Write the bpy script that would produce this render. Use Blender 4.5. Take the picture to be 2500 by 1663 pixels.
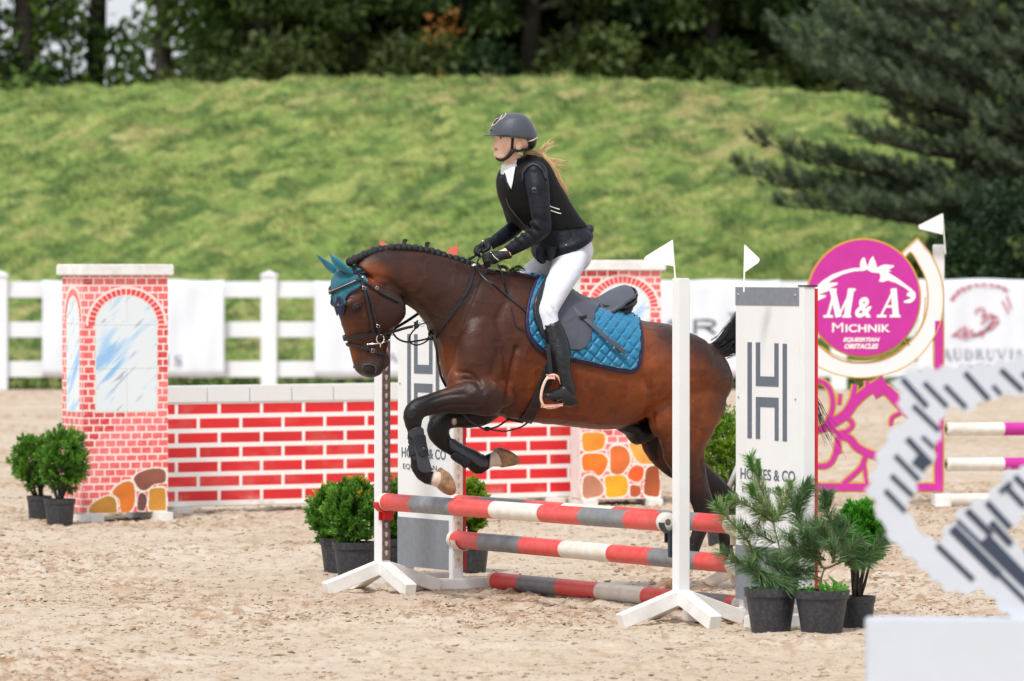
import bpy, bmesh, math, random
import numpy as np
from math import radians as R, sin, cos, pi
from mathutils import Vector, Matrix
from mathutils.bvhtree import BVHTree
from mathutils.geometry import delaunay_2d_cdt
random.seed(7); rng = np.random.default_rng(7)
for o in list(bpy.data.objects): bpy.data.objects.remove(o)
scn = bpy.context.scene; COL = scn.collection

# ------------------------------------------------ camera, world, sun, exposure
FPX, CX, HY, CAMZ = 14850.0, 1250.0, 631.0, 1.70      # 2500 px wide picture
cd = bpy.data.cameras.new('camera'); cam = bpy.data.objects.new('camera', cd); COL.objects.link(cam)
cam.location = (0, 0, CAMZ); cam.rotation_euler = (R(90), 0, 0)
cd.sensor_width = 36; cd.lens = FPX/2500*36; cd.shift_y = -(831.5-HY)/2500
cd.clip_start = 1; cd.clip_end = 3000
cd.dof.use_dof = True; cd.dof.focus_distance = 30.0; cd.dof.aperture_fstop = 5.2
scn.camera = cam
SUN_EL, SUN_AZ = 56, -156           # azimuth from +Y towards +X: light comes from the left, slightly in front
w = bpy.data.worlds.new('World'); scn.world = w; w.use_nodes = True
nt = w.node_tree; bg = nt.nodes['Background']
sky = nt.nodes.new('ShaderNodeTexSky'); sky.sky_type = 'NISHITA'; sky.sun_disc = False
sky.sun_elevation = R(SUN_EL); sky.sun_rotation = R(SUN_AZ); sky.air_density = 1.0; sky.dust_density = 4.0; sky.ozone_density = 1.0
hs = nt.nodes.new('ShaderNodeHueSaturation'); hs.inputs['Saturation'].default_value = 0.55
nt.links.new(sky.outputs[0], hs.inputs['Color'])
wc = nt.nodes.new('ShaderNodeTexCoord'); wn = nt.nodes.new('ShaderNodeTexNoise'); wn.inputs['Scale'].default_value = 2.5; wn.inputs['Detail'].default_value = 5   # thin bright cloud over most of the sky
nt.links.new(wc.outputs['Generated'], wn.inputs['Vector']); wr = nt.nodes.new('ShaderNodeMapRange'); wr.inputs[1].default_value = .35; wr.inputs[2].default_value = .6; wr.inputs[3].default_value = .45; wr.inputs[4].default_value = .95
nt.links.new(wn.outputs[0], wr.inputs[0]); wm = nt.nodes.new('ShaderNodeMix'); wm.data_type = 'RGBA'; nt.links.new(wr.outputs[0], wm.inputs[0]); nt.links.new(hs.outputs[0], wm.inputs[6]); wm.inputs[7].default_value = (6.0, 6.25, 6.6, 1)
nt.links.new(wm.outputs[2], bg.inputs[0]); bg.inputs[1].default_value = 0.13
sd = bpy.data.lights.new('sun', 'SUN'); sun = bpy.data.objects.new('sun', sd); COL.objects.link(sun)
sd.energy = 2.4; sd.angle = R(10); sd.color = (1, .99, .97)
sdir = Vector((sin(R(SUN_AZ))*cos(R(SUN_EL)), cos(R(SUN_AZ))*cos(R(SUN_EL)), sin(R(SUN_EL))))
sun.rotation_euler = sdir.to_track_quat('Z', 'Y').to_euler(); sun.location = (-20, 5, 40)
scn.view_settings.view_transform = 'Standard'; scn.view_settings.look = 'None'
scn.view_settings.gamma = 1; scn.view_settings.exposure = 0.28
scn.render.engine = 'CYCLES'; scn.cycles.max_bounces = 6; scn.cycles.transparent_max_bounces = 8

# ------------------------------------------------ picture reading helpers
def crop(x0, y0, s): return lambda x, y: (x0+x/s, y0+y/s)
cA = crop(740, 540, 3.734); cB = crop(1100, 240, 3.563); cC = crop(1180, 560, 3.136); cD = crop(940, 860, 3.734)
cE = crop(1480, 740, 3.136); cF = crop(0, 600, 2.24); cG = crop(1740, 500, 3.101); cH = crop(1740, 1000, 2.613)
cI = crop(2000, 900, 2.056); cJ = crop(740, 1100, 3.92); cK = crop(1200, 1180, 3.683); cL = crop(380, 640, 3.80)
cO = crop(1600, 0, 2.3056); cP = crop(1660, 1080, 3.92); cR = crop(900, 1000, 2.946); cS = crop(1240, 500, 7.84)
cU = crop(1160, 260, 6.03); cV = crop(1780, 680, 2.613); cW = crop(1140, 560, 11.2); cX = crop(940, 780, 3.92)
def wp(px, py, Y): return Vector(((px-CX)*Y/FPX, Y, CAMZ-(py-HY)*Y/FPX))
def proj(co):
    co = np.asarray(co); return CX+co[..., 0]/co[..., 1]*FPX, HY-(co[..., 2]-CAMZ)/co[..., 1]*FPX
class Frame:
    """vertical plane standing in the place, turned by theta; v is the sideways distance from it"""
    def __init__(s, theta, X0, Y0):
        s.c, s.s, s.X0, s.Y0 = cos(R(theta)), sin(R(theta)), X0, Y0
        s.n = Vector((s.s, -s.c, 0)); s.o = Vector((X0, Y0, 0)); s.d = Vector((s.c, s.s, 0))
    def pt(s, px, py, v=0.0):
        Y = s.Y0
        for _ in range(5):
            X = (px-CX)*Y/FPX; u = (X-s.X0-v*s.s)/s.c; Y = s.Y0+u*s.s-v*s.c
        return Vector((s.X0+u*s.c+v*s.s, Y, CAMZ-(py-HY)*Y/FPX))
    def mir(s, p):
        p = Vector(p); return p-2*((p-s.o).dot(s.n))*s.n
    def uv(s, co):
        co = np.asarray(co); dx = co[:, 0]-s.X0; dy = co[:, 1]-s.Y0
        return dx*s.c+dy*s.s, dx*s.s-dy*s.c
HF = Frame(25, 0, 30.5)

# ------------------------------------------------ noise
def vnoise(x, y, z=None, seed=0):
    z = np.zeros_like(x) if z is None else z
    xi, yi, zi = np.floor(x).astype(np.int64), np.floor(y).astype(np.int64), np.floor(z).astype(np.int64)
    fx, fy, fz = x-xi, y-yi, z-zi
    fx, fy, fz = [t*t*(3-2*t) for t in (fx, fy, fz)]
    def h(a, b, c):
        n = (a*73856093) ^ (b*19349663) ^ (c*83492791) ^ (seed*2654435)
        n = (n ^ (n >> 13))*1274126177 & 0x7fffffff
        n = (n ^ (n >> 16))*668265263 & 0x7fffffff
        return (n & 0xffff)/65535.0
    r = 0
    for a in (0, 1):
        for b in (0, 1):
            for c in (0, 1):
                r = r+h(xi+a, yi+b, zi+c)*(fx if a else 1-fx)*(fy if b else 1-fy)*(fz if c else 1-fz)
    return r
def fbm(x, y, z=None, oct=4, seed=0):
    r, a, t = 0, 1, 0
    for k in range(oct):
        f = 2**k; r = r+a*vnoise(x*f, y*f, None if z is None else z*f, seed+k); t += a; a *= .5
    return r/t

# ------------------------------------------------ materials
def lin(c):
    c = np.array(c, float)/255; return tuple(np.where(c <= .04045, c/12.92, ((c+.055)/1.055)**2.4))
MATS = {}
def mat(name, col=(.5, .5, .5), rough=.6, var=.0, vscale=8, bump=.0, bscale=60, col2=None, metal=0, spec=.5, attr=False, sheen=0, stretch=None, coat=0, sss=0, trans=0):
    m = bpy.data.materials.new(name); m.use_nodes = True; n = m.node_tree; L = n.links; b = n.nodes['Principled BSDF']
    b.inputs['Roughness'].default_value = rough; b.inputs['Metallic'].default_value = metal
    b.inputs['Specular IOR Level'].default_value = spec; b.inputs['Base Color'].default_value = (*col, 1)
    if sheen: b.inputs['Sheen Weight'].default_value = sheen; b.inputs['Sheen Roughness'].default_value = .4
    if coat: b.inputs['Coat Weight'].default_value = coat; b.inputs['Coat Roughness'].default_value = .2
    if sss: b.inputs['Subsurface Weight'].default_value = sss; b.inputs['Subsurface Radius'].default_value = (.01, .004, .002); b.inputs['Subsurface Scale'].default_value = 1
    tc = n.nodes.new('ShaderNodeTexCoord'); src = tc.outputs['Object']
    if stretch:
        mp = n.nodes.new('ShaderNodeMapping'); mp.inputs['Scale'].default_value = stretch; L.new(src, mp.inputs[0]); src = mp.outputs[0]
    base = None
    if attr:
        a = n.nodes.new('ShaderNodeVertexColor'); a.layer_name = 'Col'; base = a.outputs[0]
    if var or col2:
        nz = n.nodes.new('ShaderNodeTexNoise'); nz.inputs['Scale'].default_value = vscale; nz.inputs['Detail'].default_value = 6; nz.inputs['Roughness'].default_value = .65
        L.new(src, nz.inputs['Vector'])
        mx = n.nodes.new('ShaderNodeMix'); mx.data_type = 'RGBA'
        if col2:
            mx.inputs[6].default_value = (*col, 1); mx.inputs[7].default_value = (*col2, 1)
            if base: L.new(base, mx.inputs[6])
            rp = n.nodes.new('ShaderNodeMapRange'); rp.inputs[1].default_value = .5-var/2; rp.inputs[2].default_value = .5+var/2+.1
            L.new(nz.outputs[0], rp.inputs[0]); L.new(rp.outputs[0], mx.inputs[0])
            base = mx.outputs[2]
        else:
            mx.blend_type = 'MULTIPLY'; mx.inputs[0].default_value = 1
            rp = n.nodes.new('ShaderNodeMapRange'); rp.inputs[1].default_value = .3; rp.inputs[2].default_value = .7
            rp.inputs[3].default_value = 1-var; rp.inputs[4].default_value = 1+var*.5
            L.new(nz.outputs[0], rp.inputs[0])
            if base: L.new(base, mx.inputs[6])
            else: mx.inputs[6].default_value = (*col, 1)
            L.new(rp.outputs[0], mx.inputs[7]); base = mx.outputs[2]
    if base: L.new(base, b.inputs['Base Color'])
    if bump:
        nb = n.nodes.new('ShaderNodeTexNoise'); nb.inputs['Scale'].default_value = bscale; nb.inputs['Detail'].default_value = 5
        L.new(src, nb.inputs['Vector'])
        bp = n.nodes.new('ShaderNodeBump'); bp.inputs['Strength'].default_value = bump; bp.inputs['Distance'].default_value = .02
        L.new(nb.outputs[0], bp.inputs['Height']); L.new(bp.outputs[0], b.inputs['Normal'])
    if trans:
        tr = n.nodes.new('ShaderNodeBsdfTranslucent'); ad = n.nodes.new('ShaderNodeMixShader'); ad.inputs[0].default_value = trans
        if base: L.new(base, tr.inputs[0])
        else: tr.inputs[0].default_value = (*col, 1)
        L.new(b.outputs[0], ad.inputs[1]); L.new(tr.outputs[0], ad.inputs[2]); L.new(ad.outputs[0], n.nodes['Material Output'].inputs[0])
    MATS[name] = m; return m
M_white = mat('white_paint', (.80, .80, .79), .45, .0, 9, .05, 90, col2=(.70, .68, .63), ); 
def dirty(name, col, dirt, amt=.25, rough=.4, scale=14, bump=.06):
    return mat(name, col, rough, amt, scale, bump*.4, 80, col2=dirt)
M_white = dirty('white_paint', (.80, .81, .82), (.76, .75, .73), .5, .42, 7)
M_whiteworn = dirty('worn_white_paint', (.84, .84, .83), (.68, .65, .60), .22, .55, 8)
M_grey = dirty('grey_paint', lin((108, 116, 128)), lin((140, 142, 146)), .55, .42, 30)
M_red = dirty('red_paint', lin((226, 56, 58)), lin((214, 110, 100)), .5, .42, 22)
M_polewhite = dirty('cream_white_paint', (.80, .79, .74), lin((214, 202, 182)), .35, .42, 16)
M_polegrey = dirty('pole_grey', lin((104, 112, 122)), lin((150, 146, 142)), .5, .42, 22)
M_redsolid = mat('red_sheet', lin((205, 24, 34)), .5)
M_navypanel = mat('panel_grey_letters', lin((98, 106, 118)), .5, .15, 40)
M_rust = dirty('rusty_steel', lin((98, 62, 50)), lin((130, 118, 112)), .3, .6, 40)
M_steelgrey = mat('pale_steel', lin((180, 180, 182)), .5, .1, 30)
M_black = mat('black_plastic', lin((32, 34, 38)), .5, .2, 20, .05, 60)
M_pot = mat('pot_plastic', lin((40, 43, 50)), .5, .12, 60, .06, 90, col2=lin((66, 66, 68)))
M_soil = mat('soil', lin((70, 54, 42)), .9, .4, 40, .5, 60)
M_leather = mat('black_leather', lin((26, 27, 31)), .42, .2, 30, .10, 160)
M_saddle = mat('saddle_leather', lin((74, 77, 88)), .45, .15, 14, .06, 120)
M_saddleblack = mat('saddle_black_leather', lin((28, 30, 36)), .38, .1, 20, .05, 120)
M_metal = mat('nickel', (.75, .74, .72), .25, metal=1)
M_rose = mat('rose_metal', lin((238, 190, 172)), .35, .08, 40)
M_purple = mat('purple_paint', lin((196, 42, 152)), .5, .1, 10)
M_gold = mat('gold_paint', lin((206, 158, 50)), .5, .1, 20)

# ------------------------------------------------ mesh helpers
def tag(o, label=None, cat=None, group=None, kind=None):
    if label: o['label'] = label
    if cat: o['category'] = cat
    if group: o['group'] = group
    if kind: o['kind'] = kind
    return o
def me_from(v, f, smooth=False, cols=None):
    me = bpy.data.meshes.new('m'); v = np.asarray(v, dtype=np.float64).reshape(-1, 3)
    if isinstance(f, np.ndarray):
        k = f.shape[1]; me.vertices.add(len(v)); me.vertices.foreach_set('co', v.ravel())
        me.loops.add(f.size); me.loops.foreach_set('vertex_index', f.ravel().astype(np.int32))
        me.polygons.add(len(f)); me.polygons.foreach_set('loop_start', np.arange(0, f.size, k, dtype=np.int32))
        me.update(calc_edges=True); me.validate()
    else:
        me.from_pydata([tuple(map(float, p)) for p in v], [], [list(map(int, q)) for q in f]); me.update()
    if smooth: me.polygons.foreach_set('use_smooth', np.ones(len(me.polygons), bool))
    if cols is not None: set_col(me, cols)
    return me
def set_col(me, cols):
    a = me.color_attributes.new('Col', 'FLOAT_COLOR', 'POINT'); c = np.ones((len(me.vertices), 4)); c[:, :3] = np.asarray(cols)[:, :3]
    a.data.foreach_set('color', c.ravel())
def obj(name, me, m=None, parent=None):
    o = bpy.data.objects.new(name, me); me.name = name
    if m is not None and len(me.materials) == 0: me.materials.append(m)
    COL.objects.link(o)
    if parent is not None:
        o.parent = parent; o.matrix_parent_inverse = Matrix.Translation(-Vector(parent.location)) if parent.type == 'EMPTY' else Matrix.Identity(4)
    return o
def empty(name, loc, label, cat, group=None):
    o = bpy.data.objects.new(name, None); COL.objects.link(o); o.location = loc; o.empty_display_size = .1
    return tag(o, label, cat, group)
class MB:
    def __init__(s): s.v = []; s.f = []; s.mi = []; s.cur = 0
    def add(s, v, f):
        k = len(s.v); s.v += [tuple(p) for p in v]; s.f += [[i+k for i in q] for q in f]; s.mi += [s.cur]*len(f); return s
    def box(s, o, ax, ay, az, bev=0.0):
        """box from centre o with half vectors"""
        o, ax, ay, az = Vector(o), Vector(ax), Vector(ay), Vector(az)
        if bev <= 0:
            v = [o+a*ax+b*ay+c*az for a in (-1, 1) for b in (-1, 1) for c in (-1, 1)]
            return s.add(v, [(0, 1, 3, 2), (4, 6, 7, 5), (0, 4, 5, 1), (2, 3, 7, 6), (0, 2, 6, 4), (1, 5, 7, 3)])
        bm = bmesh.new(); bmesh.ops.create_cube(bm, size=2)
        M = Matrix((ax, ay, az)).transposed()
        for q in bm.verts: q.co = o+M @ q.co
        bmesh.ops.bevel(bm, geom=bm.edges[:], offset=bev, segments=2, affect='EDGES')
        bmesh.ops.recalc_face_normals(bm, faces=bm.faces[:])
        bm.verts.index_update(); v = [q.co.copy() for q in bm.verts]; f = [[q.index for q in g.verts] for g in bm.faces]; bm.free()
        return s.add(v, f)
    def tube(s, pts, r, n=8, cap=True, flat=None):
        pts = [Vector(p) for p in pts]; rs = r if hasattr(r, '__len__') else [r]*len(pts); v = []
        prev = None
        for i, p in enumerate(pts):
            t = (pts[min(i+1, len(pts)-1)]-pts[max(i-1, 0)]).normalized()
            if prev is None:
                a = Vector((0, 0, 1)) if abs(t.z) < .9 else Vector((1, 0, 0)); x = t.cross(a).normalized()
            else: x = (prev-t*prev.dot(t)).normalized()
            prev = x; y = t.cross(x)
            for k in range(n):
                a = 2*pi*k/n; v.append(p+(x*cos(a)+y*sin(a))*rs[i])
        f = [(i*n+k, i*n+(k+1) % n, (i+1)*n+(k+1) % n, (i+1)*n+k) for i in range(len(pts)-1) for k in range(n)]
        if cap: f += [tuple(range(n))[::-1], tuple(range((len(pts)-1)*n, len(pts)*n))]
        return s.add(v, f)
    def cone(s, a, b, r0, r1, n=24): return s.tube([a, b], [r0, r1], n)
    def ell(s, c, rx, ry, rz, n=12, M=None):
        v = []; f = []; c = Vector(c); M = M or Matrix.Identity(3)
        for i in range(n+1):
            th = pi*i/n
            for k in range(n*2):
                ph = pi*k/n; v.append(c+M @ Vector((rx*sin(th)*cos(ph), ry*sin(th)*sin(ph), rz*cos(th))))
        m2 = n*2
        for i in range(n):
            for k in range(m2): f.append((i*m2+k, (i+1)*m2+k, (i+1)*m2+(k+1) % m2, i*m2+(k+1) % m2))
        return s.add(v, f)
    def me(s, smooth=False):
        m = me_from(s.v, s.f, smooth); return m
    def build(s, name, m, parent=None, smooth=False): return obj(name, s.me(smooth), m, parent)
def smooth_by_angle(o, ang=40):
    me = o.data; me.polygons.foreach_set('use_smooth', np.ones(len(me.polygons), bool))
    bm = bmesh.new(); bm.from_mesh(me); bmesh.ops.remove_doubles(bm, verts=bm.verts, dist=1e-6)
    bmesh.ops.recalc_face_normals(bm, faces=bm.faces[:])
    for e in bm.edges:
        if len(e.link_faces) == 2: e.smooth = e.calc_face_angle(0) < R(ang)
    bm.to_mesh(me); bm.free()
def cr(P, sub=6, closed=False):
    P = [np.array(p, float) for p in P]; n = len(P); out = []
    for i in range(n if closed else n-1):
        if closed: a, b, c, d = P[(i-1) % n], P[i], P[(i+1) % n], P[(i+2) % n]
        else: a, b, c, d = P[max(i-1, 0)], P[i], P[i+1], P[min(i+2, n-1)]
        for k in range(sub):
            t = k/sub; out.append(.5*((2*b)+(-a+c)*t+(2*a-5*b+4*c-d)*t*t+(-a+3*b-3*c+d)*t**3))
    if not closed: out.append(P[-1])
    return out
def loft(fr, secs, sub=4, n=20, e=2.0, grow=0.0, wgrow=0.0):
    """secs: (top x, top y, bottom x, bottom y, half width[, v]) in picture pixels, metres sideways"""
    S = [(*q, 0) if len(q) == 5 else q for q in secs]
    S = cr(S, sub) if sub > 1 else S
    v = []; f = []
    for q in S:
        T = fr.pt(q[0], q[1], q[5]); B = fr.pt(q[2], q[3], q[5]); C = (T+B)/2; A = (T-B)/2; A = A*(1+grow/max(A.length, 1e-6)); W = max(q[4]+wgrow+grow, .001)
        for k in range(n):
            a = 2*pi*k/n; ca, sa = cos(a), sin(a)
            ca = math.copysign(abs(ca)**(2/e), ca); sa = math.copysign(abs(sa)**(2/e), sa)
            v.append(C+A*ca+fr.n*W*sa)
    m = len(S)
    for i in range(m-1):
        for k in range(n): f.append((i*n+k, i*n+(k+1) % n, (i+1)*n+(k+1) % n, (i+1)*n+k))
    f.append(tuple(range(n))[::-1]); f.append(tuple(range((m-1)*n, m*n)))
    return v, f
def limb(fr, P, sub=4, n=16, e=2.0, grow=0.0):
    """P: (x, y, r px, v, half width m)"""
    P = cr(P, sub) if sub > 1 else [np.array(p, float) for p in P]; secs = []
    for i, p in enumerate(P):
        a = P[max(i-1, 0)]; b = P[min(i+1, len(P)-1)]; t = np.array([b[0]-a[0], b[1]-a[1]]); t /= max(np.hypot(*t), 1e-6)
        nx, ny = -t[1], t[0]
        secs.append((p[0]+nx*p[2], p[1]+ny*p[2], p[0]-nx*p[2], p[1]-ny*p[2], p[4], p[3]))
    return loft(fr, secs, 1, n, e, grow)
def mirror(fr, vf): return [fr.mir(p) for p in vf[0]], [tuple(reversed(q)) for q in vf[1]]
def ellv(c, rx, ry, rz, M=None, n=10):
    b = MB(); b.ell(c, rx, ry, rz, n, M); return b.v, b.f
def union(parts, voxel, it=6, fac=.5):
    b = MB()
    for v, f in parts: b.add(v, f)
    me = b.me(); o = bpy.data.objects.new('tmp', me); COL.objects.link(o)
    m = o.modifiers.new('r', 'REMESH'); m.mode = 'VOXEL'; m.voxel_size = voxel; m.use_smooth_shade = True
    if it:
        s = o.modifiers.new('s', 'SMOOTH'); s.factor = fac; s.iterations = it
    dg = bpy.context.evaluated_depsgraph_get(); dg.update()
    me2 = bpy.data.meshes.new_from_object(o.evaluated_get(dg)); bpy.data.objects.remove(o)
    me2.polygons.foreach_set('use_smooth', np.ones(len(me2.polygons), bool)); me2.materials.clear()
    return me2
def coords(me):
    c = np.empty(len(me.vertices)*3); me.vertices.foreach_get('co', c); return c.reshape(-1, 3)
def bvh_of(*mes):
    V = []; F = []
    for me in mes:
        k = len(V); V += [v.co.copy() for v in me.vertices]; F += [[i+k for i in p.vertices] for p in me.polygons]
    return BVHTree.FromPolygons(V, F)
CAMP = Vector((0, 0, CAMZ))
def hit(bvh, px, py, off=0.0, guess=None):
    d = wp(px, py, 30)-CAMP; d.normalize()
    h = bvh.ray_cast(CAMP, d, 200)
    if h[0] is None:
        g = guess if guess is not None else HF.pt(px, py, .08); h = bvh.find_nearest(g)
        p, nn = h[0], h[1]; q = g if guess is not None else p
        return p+nn*off, nn
    nn = h[1] if h[1].dot(d) < 0 else -h[1]
    return h[0]+nn*off, nn
def strap(bvh, pts, wpx, off=.004, th=.004, sub=5, mirrorf=None, mb=None, end=0):
    """flat strap lying on a surface"""
    P = cr(pts, sub); H = [hit(bvh, p[0], p[1], off) for p in P]; mb = mb or MB(); v = []
    pp = [h[0] for h in H]
    for _ in range(2): pp = [pp[0]]+[(pp[i-1]+pp[i]*2+pp[i+1])/4 for i in range(1, len(pp)-1)]+[pp[-1]]
    for i, (p, (_, nn)) in enumerate(zip(pp, H)):
        t = (pp[min(i+1, len(pp)-1)]-pp[max(i-1, 0)]).normalized(); s_ = nn.cross(t).normalized(); nn = t.cross(s_).normalized()
        if nn.dot(H[i][1]) < 0: nn = -nn
        w2 = wpx*.5*p.y/FPX
        v += [p-s_*w2, p+s_*w2, p+s_*w2*.9+nn*th, p-s_*w2*.9+nn*th]
    n = len(pp); f = [(i*4+k, i*4+(k+1) % 4, (i+1)*4+(k+1) % 4, (i+1)*4+k) for i in range(n-1) for k in range(4)]
    f += [(3, 2, 1, 0), tuple((n-1)*4+k for k in range(4))]
    mb.add(v, f)
    if mirrorf: mb.add([mirrorf.mir(q) for q in v], [tuple(reversed(q)) for q in f])
    return mb
def air_strap(fr, pts, wpx, th=.004, sub=6, mb=None, mir=False):
    """strap hanging free: pts (x, y, v)"""
    P = cr(pts, sub); mb = mb or MB(); pp = [fr.pt(*p) for p in P]; v = []
    for i, p in enumerate(pp):
        t = (pp[min(i+1, len(pp)-1)]-pp[max(i-1, 0)]).normalized(); nn = fr.n-t*fr.n.dot(t); nn.normalize(); s_ = nn.cross(t)
        w2 = wpx*.5*p.y/FPX; v += [p-s_*w2-nn*th/2, p+s_*w2-nn*th/2, p+s_*w2+nn*th/2, p-s_*w2+nn*th/2]
    n = len(pp); f = [(i*4+k, i*4+(k+1) % 4, (i+1)*4+(k+1) % 4, (i+1)*4+k) for i in range(n-1) for k in range(4)]
    f += [(3, 2, 1, 0), tuple((n-1)*4+k for k in range(4))]
    mb.add(v, f)
    if mir: mb.add([fr.mir(q) for q in v], [tuple(reversed(q)) for q in f])
    return mb
def inpoly(x, y, P):
    x = np.asarray(x); y = np.asarray(y); c = np.zeros(x.shape, bool); n = len(P)
    for i in range(n):
        x1, y1 = P[i][0], P[i][1]; x2, y2 = P[i-1][0], P[i-1][1]
        m = ((y1 > y) != (y2 > y)) & (x < (x2-x1)*(y-y1)/((y2-y1) if y2 != y1 else 1e-9)+x1); c ^= m
    return c
def drape(bvh, outline, off, th, step=3.0, disp=None, mirrorf=None, guessf=None, relax=2):
    """cloth or leather panel following the surface: outline in picture pixels"""
    O = [np.array(p, float) for p in outline]; B = []
    for i in range(len(O)):
        a, b = O[i], O[(i+1) % len(O)]; k = max(1, int(np.hypot(*(b-a))/step))
        for j in range(k): B.append(a+(b-a)*j/k)
    xs = [p[0] for p in B]; ys = [p[1] for p in B]; gx, gy = np.meshgrid(np.arange(min(xs), max(xs), step), np.arange(min(ys), max(ys), step))
    gx = gx.ravel(); gy = gy.ravel(); ok = inpoly(gx, gy, B); bx = np.array(xs); by = np.array(ys)
    gx, gy = gx[ok], gy[ok]
    dmin = np.array([np.min((bx-a)**2+(by-b)**2) for a, b in zip(gx, gy)]) if len(gx) else np.zeros(0)
    gx, gy = gx[dmin > (step*.6)**2], gy[dmin > (step*.6)**2]
    pts = [Vector((p[0], p[1])) for p in B]+[Vector((a, b)) for a, b in zip(gx, gy)]; nb = len(B)
    r = delaunay_2d_cdt(pts, [], [list(range(nb))], 1, 1e-5)
    pv, pf = r[0], r[2]; pv = [Vector((p.x, p.y)) for p in pv]
    pos = []; nor = []
    for p in pv:
        g = guessf(p.x, p.y) if guessf else None
        a, b = hit(bvh, p.x, p.y, 0, g); pos.append(a); nor.append(b)
    nbr = [set() for _ in pv]
    for q in pf:
        for i in range(len(q)): nbr[q[i]].add(q[i-1]); nbr[q[i-1]].add(q[i])
    for _ in range(relax):
        nor = [(nor[i]+sum((nor[j] for j in nbr[i]), Vector())).normalized() for i in range(len(pv))]
        pos = [pos[i] if not nbr[i] else pos[i]*.5+sum((pos[j] for j in nbr[i]), Vector())*(.5/len(nbr[i])) for i in range(len(pos))] if relax > 2 else pos
    ec = {}
    for q in pf:
        for i in range(len(q)):
            k = (min(q[i-1], q[i]), max(q[i-1], q[i])); ec.setdefault(k, []).append((q[i-1], q[i]))
    n = len(pv); lo = [pos[i]+nor[i]*off for i in range(n)]
    hi = [pos[i]+nor[i]*(off+th+(disp(pv[i].x, pv[i].y) if disp else 0)) for i in range(n)]
    v = lo+hi; f = [tuple(i+n for i in q) for q in pf]+[tuple(reversed(q)) for q in pf]
    for k, e_ in ec.items():
        if len(e_) == 1: a, b = e_[0]; f.append((b, a, a+n, b+n))
    mb = MB(); mb.add(v, f)
    if mirrorf: mb.add([mirrorf.mir(q) for q in v], [tuple(reversed(q)) for q in f])
    me = mb.me(True); bm = bmesh.new(); bm.from_mesh(me); bmesh.ops.recalc_face_normals(bm, faces=bm.faces[:]); bm.to_mesh(me); bm.free()
    return me
def curve_fill(outlines, ext):
    """flat shape with holes -> mesh in its own xy plane, thickness 2*ext"""
    cu = bpy.data.curves.new('c', 'CURVE'); cu.dimensions = '2D'; cu.fill_mode = 'BOTH'; cu.extrude = ext
    for P in outlines:
        sp = cu.splines.new('POLY'); sp.points.add(len(P)-1)
        for i, p in enumerate(P): sp.points[i].co = (p[0], p[1], 0, 1)
        sp.use_cyclic_u = True
    o = bpy.data.objects.new('c', cu); COL.objects.link(o); dg = bpy.context.evaluated_depsgraph_get(); dg.update()
    me = bpy.data.meshes.new_from_object(o.evaluated_get(dg)); bpy.data.objects.remove(o); return me
def text_me(s, ext=.001, bold=0, shear=0, spacing=1):
    cu = bpy.data.curves.new('t', 'FONT'); cu.body = s; cu.extrude = ext; cu.offset = bold; cu.shear = shear; cu.space_character = spacing; cu.resolution_u = 6
    o = bpy.data.objects.new('t', cu); COL.objects.link(o); dg = bpy.context.evaluated_depsgraph_get(); dg.update()
    me = bpy.data.meshes.new_from_object(o.evaluated_get(dg)); bpy.data.objects.remove(o); return me
def to_plane(me, O, U, W, box=None, N=None):
    """place local xy(z) mesh: x->U, y->W, z->normal, optionally fitted in box (x0,y0,x1,y1) metres of the plane"""
    c = coords(me); U = np.array(U, float); W = np.array(W, float); O = np.array(O, float)
    N = np.cross(U, W); N = N/np.linalg.norm(N)
    if box:
        lo, hi_ = c.min(0), c.max(0); x0, y0, x1, y1 = box
        c[:, 0] = x0+(c[:, 0]-lo[0])/(hi_[0]-lo[0])*(x1-x0); c[:, 1] = y0+(c[:, 1]-lo[1])/(hi_[1]-lo[1])*(y1-y0)
    c2 = O+c[:, :1]*U+c[:, 1:2]*W+c[:, 2:3]*N
    me.vertices.foreach_set('co', c2.ravel()); me.update(); return me
def join_me(mes):
    b = MB()
    for me in mes:
        c = coords(me); b.add(c, [list(p.vertices) for p in me.polygons])
    return b.me()
def stroke2(P, w, sub=6, closed=False):
    """outline polygon of a thick 2-D stroke"""
    P = cr(P, sub, closed) if sub > 1 else [np.array(p, float) for p in P]; L_ = []; R_ = []
    n = len(P); ws = w if hasattr(w, '__len__') else [w]*n
    for i in range(n):
        a = P[i-1] if (i or closed) else P[i]; b = P[(i+1) % n] if (i < n-1 or closed) else P[i]
        t = b-a; t = t/max(np.hypot(*t), 1e-9); nn = np.array([-t[1], t[0]]); ww = np.interp(i/(n-1), np.linspace(0, 1, len(ws)), ws)
        L_.append(P[i]+nn*ww/2); R_.append(P[i]-nn*ww/2)
    if closed: return [L_, R_]
    return [L_+R_[::-1]]
def strip(P, w, z0, z1, sub=1, closed=False):
    """stroke as a solid ribbon mesh (v,f) in local xy, between z0 and z1"""
    P = cr(P, sub, closed) if sub > 1 else [np.array(p, float) for p in P]; n = len(P); v = []
    for i in range(n):
        a = P[i-1] if (i or closed) else P[i]; b = P[(i+1) % n] if (i < n-1 or closed) else P[i]
        t = b-a; t = t/max(np.hypot(*t), 1e-9); nn = np.array([-t[1], t[0]])*w/2
        l, r = P[i]+nn, P[i]-nn; v += [(l[0], l[1], z0), (r[0], r[1], z0), (r[0], r[1], z1), (l[0], l[1], z1)]
    m = n if closed else n-1
    f = [(i*4+k, i*4+(k+1) % 4, ((i+1) % n)*4+(k+1) % 4, ((i+1) % n)*4+k) for i in range(m) for k in range(4)]
    if not closed: f += [(3, 2, 1, 0), tuple((n-1)*4+k for k in range(4))]
    return v, f
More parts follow.
